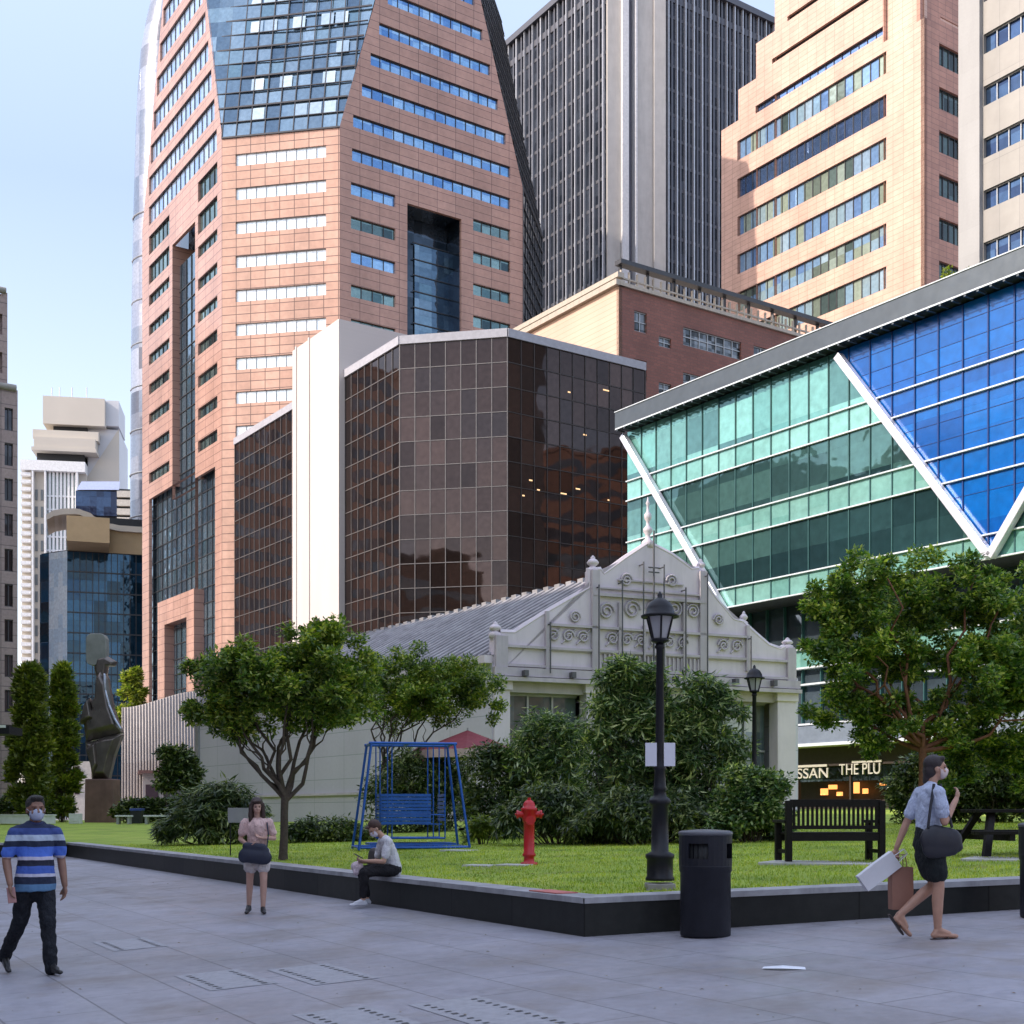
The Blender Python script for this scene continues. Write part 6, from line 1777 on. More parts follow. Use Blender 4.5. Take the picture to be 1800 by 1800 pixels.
def far_bits():
    # low white planter at the left edge, blue bin, pale benches, white box
    p = at(20, 62); z = lawn_z(p.x, p.y)
    wt = plain("white_render", (0.60, 0.62, 0.60), 0.7)
    mb = MB(); mb.prism([(-4, -.7), (1.6, -.7), (2.1, 0), (1.6, .8), (-4, .8)], 0, .38); mb.prism([(-4.05, -.74), (1.62, -.74), (2.15, 0), (1.62, .84), (-4.05, .84)], .38, .44)
    o = mb.build("low_planter", wt, bevel=0.02); o.location = (p.x, p.y, z); tag(o, "low white kerb-like planter at the left edge behind the striped man", "planter")
    p = at(241, 62); z = lawn_z(p.x, p.y); blu = plain("bin_blue", (0.03, 0.06, 0.22), 0.5)
    root = thing("wheeled_bin", "small dark blue bin by the hedge right of the sculpture", "bin", (p.x, p.y, z))
    mb = MB(); mb.mesh([(-.2, -.2, 0), (.2, -.2, 0), (.2, .2, 0), (-.2, .2, 0), (-.26, -.26, .6), (.26, -.26, .6), (.26, .26, .6), (-.26, .26, .6)], ((0, 1, 5, 4), (1, 2, 6, 5), (2, 3, 7, 6), (3, 0, 4, 7), (0, 3, 2, 1))); mb.build("body", DARKIN, root)
    mb = MB(); mb.box(-.29, .29, -.29, .29, .6, .72); mb.build("lid", blu, root, bevel=0.02)
    for px0, px1, lab in ((204, 232, "pale low seat left of the blue bin"), (254, 312, "long pale low seat right of the blue bin")):
        p = at((px0 + px1) / 2, 61); z = lawn_z(p.x, p.y); L = (px1 - px0) / F * 61
        root = thing("low_bench", lab, "bench", (p.x, p.y, z), 0, "low benches by the hedge")
        mb = MB(); mb.box(-L / 2, L / 2, -.22, .22, .34, .42); mb.build("seat", wt, root, bevel=0.01)
        for s in (-1, 1):
            mb = MB(); mb.box(s * (L / 2 - .12) - .06, s * (L / 2 - .12) + .06, -.18, .18, 0, .34); mb.build("leg", FRAME_L, root)
    p = at(133, 62); z = lawn_z(p.x, p.y)
    mb = MB(); mb.box(-.26, .26, -.2, .2, 0, .48); mb.box(-.22, .22, -.215, -.2, .1, .3)
    o = mb.build("flower_box", wt, bevel=0.02); o.location = (p.x, p.y, z); tag(o, "small white box on the grass just left of the sculpture", "box")
    # dark canopy arm reaching in at the left edge
    p = at(-30, 60); z0 = CZ + (HZ - 1292) * 60 / F; g = lawn_z(p.x, p.y)
    root = thing("street_canopy", "thin dark canopy with a white edge reaching in at the left edge", "canopy", (p.x, p.y, g))
    mb = MB(); mb.box(-2, 58 * 60 / F, -.8, .8, z0 - g, z0 - g + .35); mb.build("roof", IRON, root)
    mb = MB(); mb.box(-2, 52 * 60 / F, -.84, -.8, z0 - g + .28, z0 - g + .40); mb.build("edge_trim", wt, root)
    mb = MB(); mb.tube([(0, 0, 0), (0, 0, z0 - g)], .09, 10); mb.build("post", IRON, root)
far_bits()

# drain gratings let into the paving, and a scrap of paper
def drains():
    dk = plain("drain_slot", (0.07, 0.07, 0.075), 0.6); fr = plain("drain_stone", (0.31, 0.305, 0.33), 0.6, 0, 0.15, 10)
    grp = "slotted drain covers let into the paving"
    dirL = math.atan2(dL.y, dL.x)
    spots = [(395, 1722, 1.15, "slotted drain cover in the paving below the seated figures, left one of the nearest pair"), (565, 1712, 1.25, "slotted drain cover in the paving, right one of the nearest pair"),
             (228, 1660, 1.1, "slotted drain cover farthest away, right of the striped man's legs"), (625, 1792, 1.0, "slotted drain cover at the bottom edge, left one"), (860, 1782, 1.5, "slotted drain cover at the bottom edge, right one")]
    for px, py, L, lab in spots:
        b = on(plaza_z, px, py)
        root = thing("drain_cover", lab, "drain cover", b, dirL + R(0), grp)
        q = Vector((0.04, 0.0245)); X = Vector((math.cos(dirL), math.sin(dirL))); Y = Vector((-X.y, X.x))
        zf = lambda x, y: q.dot(X * x + Y * y)
        mb = MB()
        w = .30
        mb.poly([(x, y, zf(x, y) + .004) for x, y in ((-L / 2, -w), (L / 2, -w), (L / 2, w), (-L / 2, w))]); 
        n = int(L / .12)
        for row in (-.2, .2):
            for i in range(n):
                x = -L / 2 + .06 + i * (L - .1) / n; a = .04 if (i * 7 + int(row > 0)) % 5 else .06
                mb.poly([(xx, yy, zf(xx, yy) + .008) for xx, yy in ((x, row - .025), (x + a * .8, row - .025), (x + a * .8, row + .025), (x, row + .025))], 1)
        mb.build("grate", [fr, dk], root, recalc=False)
    b = on(plaza_z, 1376, 1704); mb = MB()
    mb.mesh([(-.17, -.02, .004), (.0, -.07, .015), (.19, -.03, .006), (.18, .03, .02), (.0, .02, .03), (-.16, .04, .012)], [(0, 1, 4, 5), (1, 2, 3, 4)])
    o = mb.build("paper_scrap", plain("paper_white", (0.72, 0.74, 0.80), 0.7), recalc=False); o.location = b + Vector((0, 0, .002)); o.rotation_euler = (0, 0, -.25)
    tag(o, "white scrap of paper lying on the paving below the litter bin", "litter")
drains()
# ================================================================ people
def skin(name, c):
    m, nt, b = newmat(name)
    nt.links.new(ramp(nt, noise_n(nt, coords(nt), 9, 4), [(0.3, [x * .88 for x in c]), (0.7, [x * 1.08 for x in c])]), b.inputs['Base Color'])
    b.inputs['Roughness'].default_value = 0.5; b.inputs['Subsurface Weight'].default_value = 0.08; b.inputs['Subsurface Radius'].default_value = (0.02, 0.01, 0.005)
    return m
def cloth(name, c, rough=0.85, var=0.12, sc=6):
    m = plain(name, c, rough, 0, var, sc, 0.0, 0.3)
    nt = m.node_tree; b = nt.nodes["Principled BSDF"]
    bump(nt, b, noise_n(nt, scale_vec(nt, coords(nt), (1, 1, 0.55)), 9, 5, 0.65), 1.0, 0.06)
    return m
def stripes(name, stops, z0, z1):
    m, nt, b = newmat(name)
    sep = N(nt, "ShaderNodeSeparateXYZ"); nt.links.new(coords(nt), sep.inputs[0])
    w = noise_n(nt, coords(nt), 5, 2)
    zz = math_n(nt, 'ADD', sep.outputs[2], math_n(nt, 'MULTIPLY', math_n(nt, 'SUBTRACT', w, 0.5), 0.02))
    t = math_n(nt, 'DIVIDE', math_n(nt, 'SUBTRACT', zz, z0), z1 - z0)
    nt.links.new(ramp(nt, t, stops, 'CONSTANT'), b.inputs['Base Color']); b.inputs['Roughness'].default_value = 0.85
    bump(nt, b, noise_n(nt, coords(nt), 12, 4), 0.5, 0.02)
    return m

def hand(mb, w, d, palm_n, size=1.0, curl=0.5, side=1):
    """w wrist, d pointing direction, palm_n palm normal; five separate fingers"""
    w = Vector(w); d = Vector(d).normalized(); n = Vector(palm_n); n = (n - d * n.dot(d)).normalized(); s = d.cross(n) * side
    k = size
    mb.cap(w, w + d * .045 * k, .024 * k, .030 * k, 10, 0.62, s); mb.cap(w + d * .045 * k - s * .018 * k, w + d * .075 * k - s * .022 * k, .019 * k, .014 * k, 8); mb.cap(w + d * .045 * k + s * .018 * k, w + d * .075 * k + s * .022 * k, .019 * k, .014 * k, 8)
    for off, L in ((-.030, .062), (-.010, .075), (.010, .070), (.029, .055)):
        p = w + d * .082 * k + s * off * k; a = curl * 0.7
        q = p + (d * math.cos(a) + n * math.sin(a)) * L * .5 * k; a2 = curl * 1.7
        r = q + (d * math.cos(a2) + n * math.sin(a2)) * L * .5 * k
        mb.cap(p - d * .02 * k, q, .0095 * k, .0088 * k, 8); mb.cap(q, r, .0088 * k, .0072 * k, 8)
    p = w + d * .03 * k - s * .026 * k
    q = p + (d * .7 - s * .55 + n * .35).normalized() * .038 * k; r = q + (d * .9 - s * .05 + n * .45).normalized() * .03 * k
    mb.cap(p, q, .0125 * k, .0105 * k, 8); mb.cap(q, r, .0105 * k, .008 * k, 8)

def head(mb, c, M, k=1.0):
    """skull, jaw, nose, ears, lips and brow; M turns the head (face along +Y)"""
    c = Vector(c)
    P = lambda x, y, z: c + M @ Vector((x * k, y * k, z * k))
    def bl(p, rx, ry, rz): mb.ball(P(*p), rx * k, ry * k, rz * k, 14, M)
    bl((0, -.012, .03), .074, .092, .088); bl((0, .018, -.035), .056, .068, .075); bl((0, .052, -.085), .026, .022, .02)
    mb.cap(P(0, .080, .018), P(0, .103, -.022), .010 * k, .015 * k, 8)
    for s in (-1, 1):
        bl((s * .074, -.008, -.012), .010, .020, .030); bl((s * .032, .066, -.028), .022, .018, .02); mb.cap(P(s * .012, .083, .030), P(s * .045, .070, .030), .009 * k, .008 * k, 6)
    mb.cap(P(-.018, .083, -.055), P(.018, .083, -.055), .008 * k, .008 * k, 6); mb.cap(P(-.014, .080, -.068), P(.014, .080, -.068), .008 * k, .008 * k, 6)

def face_bits(root, c, M, k, mask=None):
    c = Vector(c); P = lambda x, y, z: c + M @ Vector((x * k, y * k, z * k))
    for s in (-1, 1):
        mb = MB(); mb.ball(P(s * .029, .0745, .006), .011 * k, .006 * k, .0065 * k, 10, M); mb.build("eye", EYE, root)
    if mask:
        mb = MB(); V = []; n = 9
        for j, (z, out, hw) in enumerate(((.006, .094, .030), (-.012, .110, .054), (-.035, .112, .064), (-.060, .103, .062), (-.080, .092, .050), (-.096, .072, .032))):
            for i in range(n):
                a = -1 + 2 * i / (n - 1)
                V.append(P(a * hw, out - (abs(a) ** 2.2) * (out - .030 if j < 5 else .03), z))
        Fc = [(j * n + i, j * n + i + 1, (j + 1) * n + i + 1, (j + 1) * n + i) for j in range(5) for i in range(n - 1)]
        mb.mesh(V, Fc, 0, True); o = mb.build("face_mask", mask, root, recalc=False)
        sd = o.modifiers.new("s", 'SOLIDIFY'); sd.thickness = 0.004
        for s in (-1, 1):
            mb = MB(); mb.tube([P(s * .060, .045, -.02), P(s * .078, .012, .005), P(s * .080, -.02, -.01)], .002, 5); mb.build("mask_loop", mask, o)
EYE = plain("eye_dark", (0.03, 0.02, 0.02), 0.2)

def leg(mb, hip, knee, ankle, r=(.085, .055, .038), calf=.056):
    hip, knee, ankle = Vector(hip), Vector(knee), Vector(ankle)
    mb.cap(hip, knee, r[0], r[1]); m = knee.lerp(ankle, .32) + Vector((0, -.008, 0)); mb.cap(knee, m, r[1], calf); mb.cap(m, ankle, calf, r[2])
def foot(mb, ankle, d, tip=0.0, L=.17, r=.034):
    a = Vector(ankle); d = Vector(d).normalized()
    heel = a + Vector((0, 0, -.045)) - d * .035
    toe = a + d * L * math.cos(tip) + Vector((0, 0, -.055 - L * math.sin(tip)))
    mb.cap(a, heel, .036, .032); mb.cap(heel, toe, .034, .030, 12, 0.75, d.cross(Vector((0, 0, 1)))); mb.cap(a, a.lerp(toe, .6), .036, .030)
def arm(mb, s, e, w, r=(.046, .037, .025)):
    mb.cap(s, e, r[0], r[1]); s2 = Vector(e).lerp(Vector(w), .3); mb.cap(e, s2, r[1], r[1] * 1.0); mb.cap(s2, w, r[1], r[2])
RZ = lambda a: Matrix.Rotation(R(a), 3, 'Z')
RX = lambda a: Matrix.Rotation(R(a), 3, 'X')
BODY = dict(remesh=0.0085, smooth_it=2)
CLO = dict(remesh=0.011, smooth_it=3, folds=0.022)

# ---- man in the striped polo shirt, walking at the left edge (local +Y = the way he faces)
def striped_man():
    b = on(plaza_z, 62, 1712); m = b.y / F; S = ((1712 - 1402) * m) / 1.70
    root = thing("person", "man in a blue striped polo shirt, dark trousers and a face mask, walking at left", "person", b, R(180 + 36))
    root.scale = (S, S, S)
    sk = skin("skin_brown", (0.24, 0.125, 0.085)); hair = plain("hair_black", (0.018, 0.014, 0.013), 0.6, 0, 0.3, 30, 0.5)
    hd = Vector((0.0, .02, 1.585)); HM = RZ(-4)
    mb = MB(); head(mb, hd, HM, 1.10); mb.cap((0, 0, 1.40), (0, .01, 1.52), .058, .054)
    mb.cap((-.14, 0, 1.385), (.14, 0, 1.385), .055, .055); mb.cap((0, 0, 1.0), (0, 0, 1.3), .13, .15, 14, .7, (1, 0, 0))
    # arms: his right (local +x) hangs slightly forward holding a phone, his left hangs back
    ar = ((.205, 0, 1.37), (.265, -.02, 1.10), (.262, .10, .88)); al = ((-.205, 0, 1.37), (-.262, -.05, 1.10), (-.275, .02, .85))
    arm(mb, *ar, r=(.050, .041, .029)); arm(mb, *al, r=(.050, .041, .029))
    hand(mb, ar[2], (.02, .15, -1), (-1, .2, 0), 1.05, .6, 1); hand(mb, al[2], (0, .12, -1), (1, .1, 0), 1.05, .5, -1)
    rl = ((.09, 0, .92), (.12, -.06, .52), (.18, -.40, .16)); ll = ((-.09, 0, .92), (-.08, .13, .50), (-.09, .20, .085))
    leg(mb, *rl, r=(.07, .05, .036)); leg(mb, *ll, r=(.07, .05, .036)); mb.build("body", sk, root, **BODY)
    face_bits(root, hd, HM, 1.10, plain("mask_pale_blue", (0.42, 0.46, 0.60), 0.8))
    mb = MB(); c = hd; mb.ball(c + Vector((0, -.024, .052)), .090, .103, .090, 16); mb.ball(c + Vector((0, -.049, .0)), .087, .071, .081, 14); mb.ball(c + Vector((0, .049, .107)), .063, .049, .032, 12)
    mb.build("hair", hair, root, remesh=.01, smooth_it=2)
    st = [(0.0, (0.09, 0.20, 0.36)), (0.06, (0.012, 0.02, 0.05)), (0.17, (0.50, 0.50, 0.62)), (0.215, (0.05, 0.11, 0.42)), (0.33, (0.012, 0.014, 0.035)), (0.42, (0.52, 0.50, 0.62)), (0.475, (0.07, 0.16, 0.60)), (0.62, (0.012, 0.02, 0.05)), (0.71, (0.42, 0.50, 0.62)), (0.80, (0.04, 0.07, 0.24)), (0.90, (0.012, 0.02, 0.06))]
    sm_ = stripes("polo_stripes", st, .83, 1.47)
    mb = MB()
    mb.cap((0, 0, .95), (0, .005, 1.12), .175, .168, 18, .72, (1, 0, 0)); mb.cap((0, .005, 1.12), (0, 0, 1.32), .170, .175, 18, .66, (1, 0, 0)); mb.cap((-.135, 0, 1.375), (.135, 0, 1.375), .075, .075, 14)
    mb.tube([(0, 0, .80), (0, 0, .86), (0, 0, .95), (0, 0, 1.05)], [.196, .198, .188, .174], 24, flat=.78, side=(1, 0, 0)); mb.cap((0, 0, 1.36), (0, .0, 1.445), .085, .062)
    for a in (ar, al):
        mb.cap(Vector(a[0]) * Vector((.94, 1, 1)) if False else Vector((a[0][0] * .93, a[0][1], a[0][2] - .01)), Vector(a[0]).lerp(Vector(a[1]), .74), .070, .068)
    mb.build("polo_shirt", sm_, root, **CLO)
    mb = MB(); mb.tube([(.062 * math.cos(t * math.tau / 14), .055 * math.sin(t * math.tau / 14) + .008, 1.458 + .012 * math.cos(t * math.tau / 14 + 1.57)) for t in range(15)], .016, 8, caps=False); mb.build("collar", plain("collar_navy", (0.02, 0.03, 0.10), 0.8), root)
    tr = cloth("trousers_black", (0.012, 0.014, 0.020))
    mb = MB(); mb.cap((0, 0, .90), (0, 0, .85), .160, .162, 16, .74, (1, 0, 0))
    for l in (rl, ll):
        h, k, a = (Vector(v) for v in l); mb.cap(h + Vector((0, 0, -.05)), k, .104, .078); mb.cap(k, a + Vector((0, 0, -.005)), .074, .062); mb.cap(a, a + (a - k).normalized() * .03, .062, .060)
    mb.build("trousers", tr, root, **CLO)
    sh = plain("shoe_black", (0.012, 0.012, 0.014), 0.35)
    mb = MB(); foot(mb, (.18, -.385, .145), (.05, 1, 0), 0.38, .18, .04); o = mb.build("shoe", sh, root, remesh=.012, smooth_it=2)
    mb = MB(); foot(mb, (-.09, .20, .10), (-.15, 1, 0), 0.0, .19, .04); mb.build("shoe", sh, root, remesh=.012, smooth_it=2)
    # phone
    M = root.matrix_basis
    bpy.context.view_layer.update()
    ph = MB(); ph.box(-.038, .038, -.006, .006, -.075, .075)
    w = root.matrix_world @ Vector((.255, .125, .775)); o = ph.build("phone", plain("phone_case", (0.32, 0.16, 0.15), 0.4), bevel=.004); o.location = w; o.rotation_euler = (0.2, 0.1, R(205))
    tag(o, "reddish phone held low in the striped man's hand", "phone")
striped_man()

# ---- woman walking towards us with a dark bag in front
def walking_woman():
    b = on(plaza_z, 452, 1606); m = b.y / F; S = ((1606 - 1402) * m) / 1.62
    root = thing("person", "long-haired woman in a pale pink blouse and white shorts, walking towards us", "person", b, R(180 + 4))
    root.scale = (S, S, S)
    sk = skin("skin_light", (0.50, 0.30, 0.235)); hair = plain("hair_brown", (0.040, 0.018, 0.014), 0.5, 0, 0.35, 26, 0.5)
    hd = Vector((0, .03, 1.495)); HM = RZ(14) @ RX(-10)
    mb = MB(); head(mb, hd, HM, .95); mb.cap((0, 0, 1.31), (0, .012, 1.43), .046, .042)
    mb.cap((-.12, 0, 1.29), (.12, 0, 1.29), .045, .045); mb.cap((0, 0, .92), (0, 0, 1.22), .115, .12, 14, .66, (1, 0, 0))
    ar = ((.165, 0, 1.275), (.235, -.02, 1.04), (.10, .17, .96)); al = ((-.165, 0, 1.275), (-.235, -.02, 1.05), (-.08, .17, 1.06))
    for a in (ar, al): arm(mb, *a, r=(.040, .032, .022))
    hand(mb, ar[2], (-.7, .3, .1), (0, .3, 1), .9, .7, 1); hand(mb, al[2], (.8, .25, .25), (0, .3, 1), .9, .8, -1)
    rl = ((.08, 0, .86), (.105, -.03, .47), (.13, -.12, .10)); ll = ((-.08, 0, .86), (-.10, .09, .47), (-.09, .08, .08))
    for l in (rl, ll): leg(mb, *l, r=(.082, .050, .032), calf=.048)
    mb.build("body", sk, root, **BODY)
    face_bits(root, hd, HM, .95, None)
    mb = MB(); P = lambda x, y, z: hd + HM @ Vector((x, y, z))
    mb.ball(P(0, -.025, .045), .088, .098, .088, 16); mb.cap(P(.0, -.06, .02), P(.02, -.085, -.22), .085, .085, 14, .6, (1, 0, 0))
    for s in (-1, 1):
        mb.cap(P(s * .078, .0, .03), P(s * .088, .02, -.12), .030, .034); mb.cap(P(s * .088, .02, -.12), P(s * .085, .05, -.26), .034, .020)
    mb.cap(P(-.03, .075, .085), P(.05, .07, .08), .022, .022)
    mb.build("hair", hair, root, remesh=.01, smooth_it=2)
    bl = cloth("blouse_pink", (0.66, 0.46, 0.43), 0.8, 0.25, 9)
    mb = MB(); mb.cap((0, 0, .95), (0, .01, 1.20), .135, .145, 16, .68, (1, 0, 0)); mb.cap((-.115, 0, 1.275), (.115, 0, 1.275), .062, .062, 12); mb.cap((0, .03, 1.17), (0, .03, 1.22), .13, .13, 14, .72, (1, 0, 0))
    for a in (ar, al): mb.cap(a[0], Vector(a[0]).lerp(Vector(a[1]), .62), .060, .062)
    mb.build("blouse", bl, root, **CLO)
    so = cloth("shorts_white", (0.62, 0.56, 0.55))
    mb = MB(); mb.cap((0, 0, .92), (0, 0, .85), .145, .158, 16, .74, (1, 0, 0))
    for l in (rl, ll):
        h, k = Vector(l[0]), Vector(l[1]); mb.cap(h + Vector((0, 0, -.02)), h.lerp(k, .52), .106, .104)
    mb.build("shorts", so, root, **CLO)
    sh = plain("flat_black", (0.015, 0.013, 0.016), 0.4)
    mb = MB(); foot(mb, (.13, -.12, .095), (.1, 1, 0), .15, .15, .032); mb.build("shoe", sh, root, remesh=.01, smooth_it=2)
    mb = MB(); foot(mb, (-.09, .08, .085), (-.25, 1, 0), 0, .15, .032); mb.build("shoe", sh, root, remesh=.01, smooth_it=2)
    bpy.context.view_layer.update()
    bg_ = thing("shoulder_bag", "dark navy bag carried in front of the walking woman", "bag", root.matrix_world @ Vector((.0, .20, .74)), R(184))
    bm_ = plain("bag_navy", (0.014, 0.018, 0.040), 0.6, 0, 0.2, 8)
    mb = MB(); mb.cap((-.12, 0, .05), (.13, 0, .08), .105, .10, 16, .45, (0, 0, 1)); mb.cap((-.10, 0, .18), (.12, 0, .20), .06, .06, 12, .5, (0, 0, 1)); mb.cap((-.13, 0, .14), (.15, 0, .05), .06, .08, 12, .5, (0, 0, 1)); mb.build("pouch", bm_, bg_, remesh=.015, smooth_it=3)
    mb = MB(); mb.tube([(-.15, 0, .16), (-.17, -.05, .36), (-.14, -.14, .52)], .009, 6); mb.build("strap", bm_, bg_)
walking_woman()

# ---- seated person on the wall, looking down at a phone
def seated():
    kx = (680 - 900) / F
    best = min((K0 + dL * t for t in np.linspace(0, 28, 600)), key=lambda p: abs(p.x / p.y - kx))
    p = best; zt = lawn_z(p.x, p.y) + .03; zb = plaza_z(p.x, p.y)
    out = Vector((-dL.y, dL.x)); out = out if out.dot(-p) > 0 else -out
    # local frame: +Y towards the plaza-left (the way the person faces)
    face = Vector((-0.92, -0.38)).normalized(); rz = math.atan2(-face.x, face.y)
    root = thing("person", "person in a white shirt and black trousers sitting on the wall bent over a phone", "person", (p.x - out.x * .10, p.y - out.y * .10, zt), rz)
    dz = zb - zt
    sk = skin("skin_tan", (0.46, 0.27, 0.19)); hair = plain("hair_auburn", (0.050, 0.020, 0.014), 0.6, 0, 0.3, 30, 0.4)
    hd = Vector((0, .27, .66)); HM = RX(-42)
    mb = MB(); head(mb, hd, HM, .96); mb.cap((0, .13, .52), (0, .21, .60), .046, .044)
    mb.cap((-.12, .12, .50), (.12, .12, .50), .045, .045); mb.cap((0, 0, .12), (0, .10, .42), .12, .13, 14, .7, (1, 0, 0))
    ar = ((.165, .12, .48), (.21, .18, .20), (.09, .42, .20)); al = ((-.165, .12, .48), (-.20, .20, .21), (-.07, .43, .22))
    for a in (ar, al): arm(mb, *a, r=(.040, .034, .024))
    hand(mb, ar[2], (-.5, .8, .15), (-.3, 0, 1), .9, .7, 1); hand(mb, al[2], (.5, .8, .15), (.3, 0, 1), .9, .7, -1)
    rl = ((.09, .02, .09), (.11, .43, .08), (.09, .36, dz + .11)); ll = ((-.09, .02, .09), (-.10, .44, .07), (-.08, .46, dz + .10))
    for l in (rl, ll): leg(mb, *l, r=(.080, .055, .036), calf=.050)
    mb.build("body", sk, root, **BODY)
    face_bits(root, hd, HM, .96, plain("mask_white", (0.62, 0.58, 0.66), 0.8))
    mb = MB(); P = lambda x, y, z: hd + HM @ Vector((x, y, z))
    mb.ball(P(0, -.03, .045), .084, .094, .082, 14); mb.ball(P(0, -.055, .0), .078, .055, .07, 12); mb.cap(P(-.03, .07, .078), P(.03, .07, .078), .022, .022); mb.build("hair", hair, root, remesh=.01, smooth_it=2)
    mb = MB(); mb.cap((0, .0, .10), (0, .04, .28), .155, .15, 16, .74, (1, 0, 0)); mb.cap((0, .04, .28), (0, .10, .44), .15, .145, 16, .70, (1, 0, 0)); mb.cap((-.115, .12, .485), (.115, .12, .485), .066, .066)
    for a in (ar, al): mb.cap(a[0], Vector(a[0]).lerp(Vector(a[1]), .7), .064, .060)
    mb.build("shirt", cloth("shirt_white", (0.62, 0.61, 0.64), 0.8, 0.06), root, **CLO)
    mb = MB(); mb.cap((-.06, 0, .095), (.06, 0, .095), .10, .10)
    for l in (rl, ll):
        h, k, a = (Vector(v) for v in l); mb.cap(h, k, .095, .074); mb.cap(k, a + Vector((0, 0, .06)), .074, .056)
    mb.build("trousers", cloth("trousers_dark", (0.014, 0.013, 0.016)), root, **CLO)
    sh = plain("trainer_white", (0.60, 0.60, 0.64), 0.6)
    for l in (rl, ll):
        mb = MB(); foot(mb, Vector(l[2]) + Vector((0, 0, -.01)), (0, 1, 0), 0, .17, .036); mb.build("shoe", sh, root, remesh=.011, smooth_it=2)
    bpy.context.view_layer.update()
    o = MB().box(-.035, .035, -.07, .07, -.005, .005).build("phone", plain("phone_dark", (0.02, 0.02, 0.025), 0.3), bevel=.004)
    o.location = root.matrix_world @ Vector((0.01, .50, .285)); o.rotation_euler = (.5, 0, rz)
    tag(o, "dark phone held by the person sitting on the wall", "phone")
    mb = MB(); mb.cap((-.02, 0, .0), (.10, .02, .0), .085, .07, 12, .8, (0, 0, 1)); mb.cap((-.02, .02, -.06), (.08, .0, -.08), .06, .05)
    fm = plain("bag_floral", (0.62, 0.50, 0.54), 0.8, 0, 0.45, 26)
    o = mb.build("soft_bag", fm, remesh=.012, smooth_it=3); o.location = root.matrix_world @ Vector((.13, .47, .13)); o.rotation_euler = (0, 0, rz)
    tag(o, "pale patterned soft bag resting on the seated person's knee", "bag")
    mb = MB(); mb.cap((0, 0, .10), (0, 0, .30), .13, .11, 14, .6, (1, 0, 0)); mb.cap((-.08, .05, .08), (.08, .05, .08), .06, .06)
    q = K0 + dL * ((p - K0).length + .55)
    o = mb.build("backpack", plain("backpack_brown", (0.055, 0.045, 0.045), 0.7, 0, 0.3, 9), remesh=.014, smooth_it=3); o.location = (q.x - out.x * .05, q.y - out.y * .05, lawn_z(q.x, q.y) + .01); o.rotation_euler = (0, 0, rz + .5)
    tag(o, "dark brown backpack standing on the wall just left of the seated person", "bag")
seated()

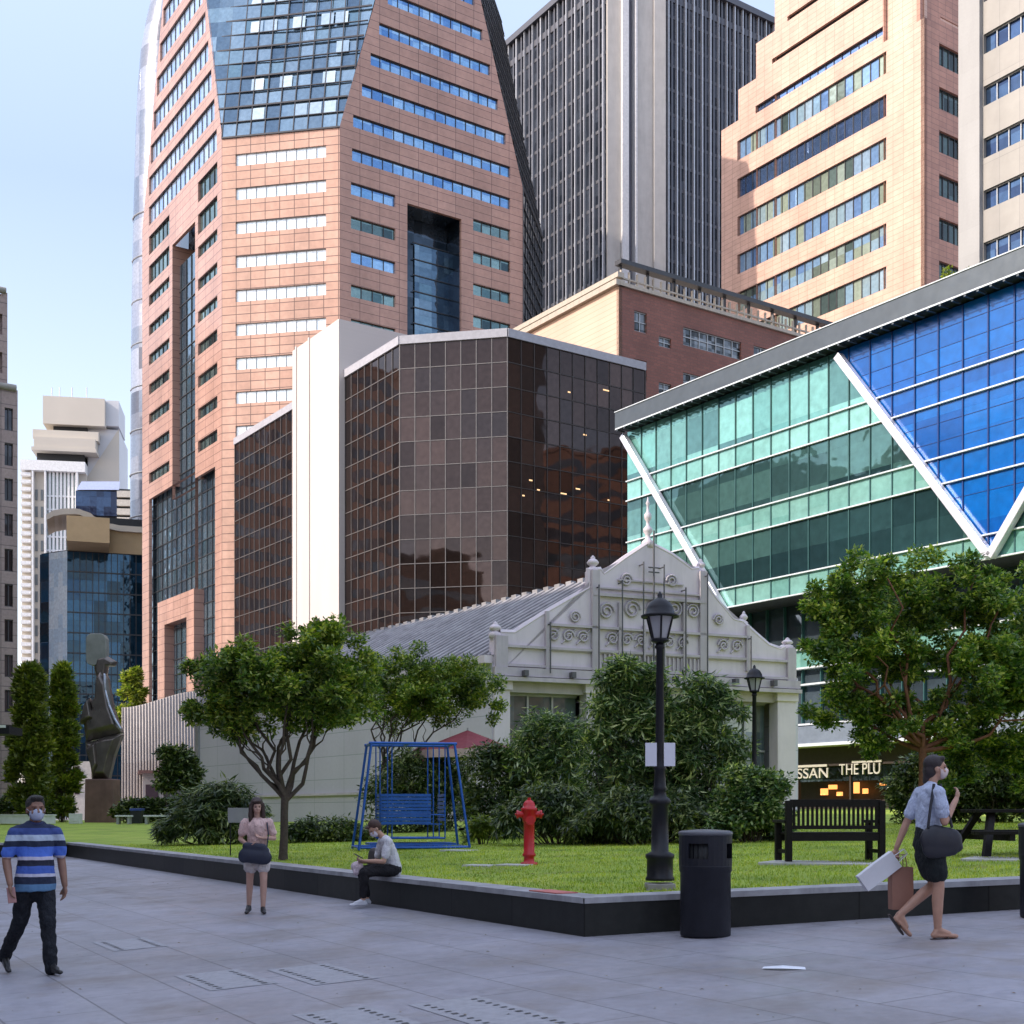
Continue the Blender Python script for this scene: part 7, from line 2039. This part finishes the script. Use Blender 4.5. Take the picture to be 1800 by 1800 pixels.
# ---- person in pale blue shirt walking right, phone at the face, bags in the other hand
def right_walker():
    b = on(plaza_z, 1632, 1650); m = b.y / F; S = ((1650 - 1330) * m) / 1.70
    root = thing("person", "dark-haired person in pale blue shirt and dark shorts walking right, one hand raised", "person", b, R(-90 + 6))
    root.scale = (S, S, S)
    sk = skin("skin_warm", (0.44, 0.25, 0.18)); hair = plain("hair_dark", (0.022, 0.014, 0.016), 0.55, 0, 0.3, 30, 0.4)
    # local +Y = to the right in the photo; +X = towards the camera
    hd = Vector((0, .075, 1.590)); HM = RZ(-12)
    mb = MB(); head(mb, hd, HM, 1.0); mb.cap((0, .02, 1.40), (0, .05, 1.52), .050, .047)
    mb.cap((-.13, .01, 1.37), (.13, .01, 1.37), .05, .05); mb.cap((0, 0, 1.0), (0, .01, 1.30), .12, .13, 14, .7, (1, 0, 0))
    ar = ((.185, .01, 1.36), (.215, .06, 1.09), (.13, .21, 1.30)); al = ((-.185, 0, 1.36), (-.22, -.12, 1.08), (-.22, -.22, .84))
    arm(mb, *ar, r=(.044, .037, .025)); arm(mb, *al, r=(.044, .036, .025))
    hand(mb, ar[2], (-.2, .35, .9), (-.6, -.6, .1), .95, .8, 1); hand(mb, al[2], (0, -.12, -1), (1, 0, 0), .95, 1.3, -1)
    rl = ((.085, 0, .90), (.09, .06, .50), (.08, .055, .085)); ll = ((-.085, 0, .90), (-.09, .10, .50), (-.09, -.24, .22))
    for l in (rl, ll): leg(mb, *l, r=(.088, .054, .034), calf=.054)
    foot(mb, (.08, .055, .085), (0, 1, 0), 0, .17); foot(mb, (-.09, -.24, .22), (0, 1, 0), .95, .16)
    mb.build("body", sk, root, **BODY)
    face_bits(root, hd, HM, 1.0, plain("mask_pinkish", (0.62, 0.52, 0.52), 0.8))
    mb = MB(); P = lambda x, y, z: hd + HM @ Vector((x, y, z))
    mb.ball(P(0, -.025, .045), .086, .098, .088, 16); mb.ball(P(0, -.06, -.02), .080, .062, .085, 14); mb.cap(P(-.035, .050, .092), P(.035, .050, .092), .026, .026); mb.cap(P(0, -.07, -.04), P(0, -.09, -.12), .05, .035)
    mb.build("hair", hair, root, remesh=.01, smooth_it=2)
    mb = MB(); mb.cap((0, 0, .99), (0, .005, 1.18), .158, .155, 16, .72, (1, 0, 0)); mb.cap((0, .0, 1.18), (0, .01, 1.31), .155, .155, 16, .68, (1, 0, 0)); mb.cap((-.125, .005, 1.365), (.125, .005, 1.365), .072, .072); mb.cap((0, .02, 1.39), (0, .03, 1.44), .07, .055)
    for a in (ar, al): mb.cap(a[0], Vector(a[0]).lerp(Vector(a[1]), .68), .072, .068)
    mb.build("shirt", cloth("shirt_pale_blue", (0.46, 0.52, 0.68), 0.8, 0.10), root, **CLO)
    mb = MB(); mb.cap((0, 0, 1.0), (0, 0, .86), .155, .165, 16, .78, (1, 0, 0))
    for l in (rl, ll):
        h, k = Vector(l[0]), Vector(l[1]); mb.cap(h, h.lerp(k, .72), .112, .100)
    mb.cap((0, 0, .80), (0, .03, .66), .14, .135, 16, .9, (1, 0, 0))
    mb.build("shorts", cloth("shorts_black", (0.014, 0.018, 0.020)), root, **CLO)
    sn = plain("sandal_brown", (0.035, 0.022, 0.020), 0.5)
    for a, tip in (((.08, .055, .085), 0), ((-.09, -.24, .22), .95)):
        a = Vector(a); mb = MB(); d = Vector((0, math.cos(tip), -math.sin(tip))); nn = Vector((0, math.sin(tip), math.cos(tip)))
        s0 = a - nn * .085 - d * .065; s1 = a - nn * .085 + d * .175
        mb.tube([s0, s0 + d * .03, s0.lerp(s1, .5), s1 - d * .04, s1], [.028, .038, .036, .042, .022], 10, flat=.28, side=(1, 0, 0)); mb.tube([s0.lerp(s1, .62) + Vector((-.04, 0, 0)), s0.lerp(s1, .62) + nn * .06, s0.lerp(s1, .62) + Vector((.04, 0, 0))], .008, 6)
        mb.build("sandal", sn, root)
    bpy.context.view_layer.update()
    W = root.matrix_world
    blk = plain("bag_black", (0.014, 0.015, 0.024), 0.5, 0, 0.2, 8)
    bagr = thing("shoulder_bag", "big black shoulder bag at the hip of the person walking right", "bag", W @ Vector((.20, .03, .90)), R(-84)); bagr.scale = (S, S, S)
    mb = MB(); mb.cap((0, -.06, .03), (0, .09, .02), .14, .12, 20, .36, (0, 0, 1)); mb.cap((0, -.08, -.05), (0, .10, -.04), .10, .085, 16, .42, (0, 0, 1)); mb.cap((0, .05, .03), (0, .17, -.04), .10, .05, 14, .42, (0, 0, 1)); mb.build("pouch", blk, bagr, remesh=.014, smooth_it=3)
    mb = MB()
    for y0, y1 in ((-.13, -.06), (.10, .0)):
        mb.tube([(.02, y0, .14), (.02, (y0 + y1) / 2 - .01, .34), (-.01, y1, .54)], .014, 8)
    mb.build("strap", blk, bagr)
    def carrier(name, lab, off, rx, col, w, h, t=.10):
        r = thing(name, lab, "bag", W @ Vector(off), R(-84)); r.rotation_euler = (0, rx, R(-84 + 8)); r.scale = (S, S, S)
        pm = plain(name + "_paper", col, 0.75, 0, 0.10, 3)
        r.rotation_euler = (rx, 0, R(-84))
        mb = MB(); V = []
        for z, k in ((0, 1), (-h * .5, 1.03), (-h, .98)):
            V += [(-t / 2, -w / 2 * k, z), (t / 2, -w / 2 * k, z), (t / 2, w / 2 * k, z), (-t / 2, w / 2 * k, z)]
        mb.mesh(V, [(i, (i + 1) % 4, 4 + (i + 1) % 4, 4 + i) for i in range(4)] + [(4 + i, 4 + (i + 1) % 4, 8 + (i + 1) % 4, 8 + i) for i in range(4)] + [(8, 9, 10, 11)])
        o = mb.build("sack", pm, r, recalc=False); sd = o.modifiers.new("s", 'SOLIDIFY'); sd.thickness = .004
        for x in (-t / 2, t / 2):
            mb = MB(); mb.tube([(x, -w * .22, 0), (x * .5, -w * .16, .12), (x * .5, w * .16, .12), (x, w * .22, 0)], .005, 6); mb.build("handle", pm, r)
    carrier("paper_bag", "brown paper bag carried low by the person walking right", (-.24, -.17, .66), 0.0, (0.30, 0.15, 0.11), .20, .40)
    carrier("plastic_bag", "white carrier bag swinging behind the person walking right", (-.20, -.24, .74), -0.95, (0.66, 0.66, 0.70), .17, .40, .07)
right_walker()
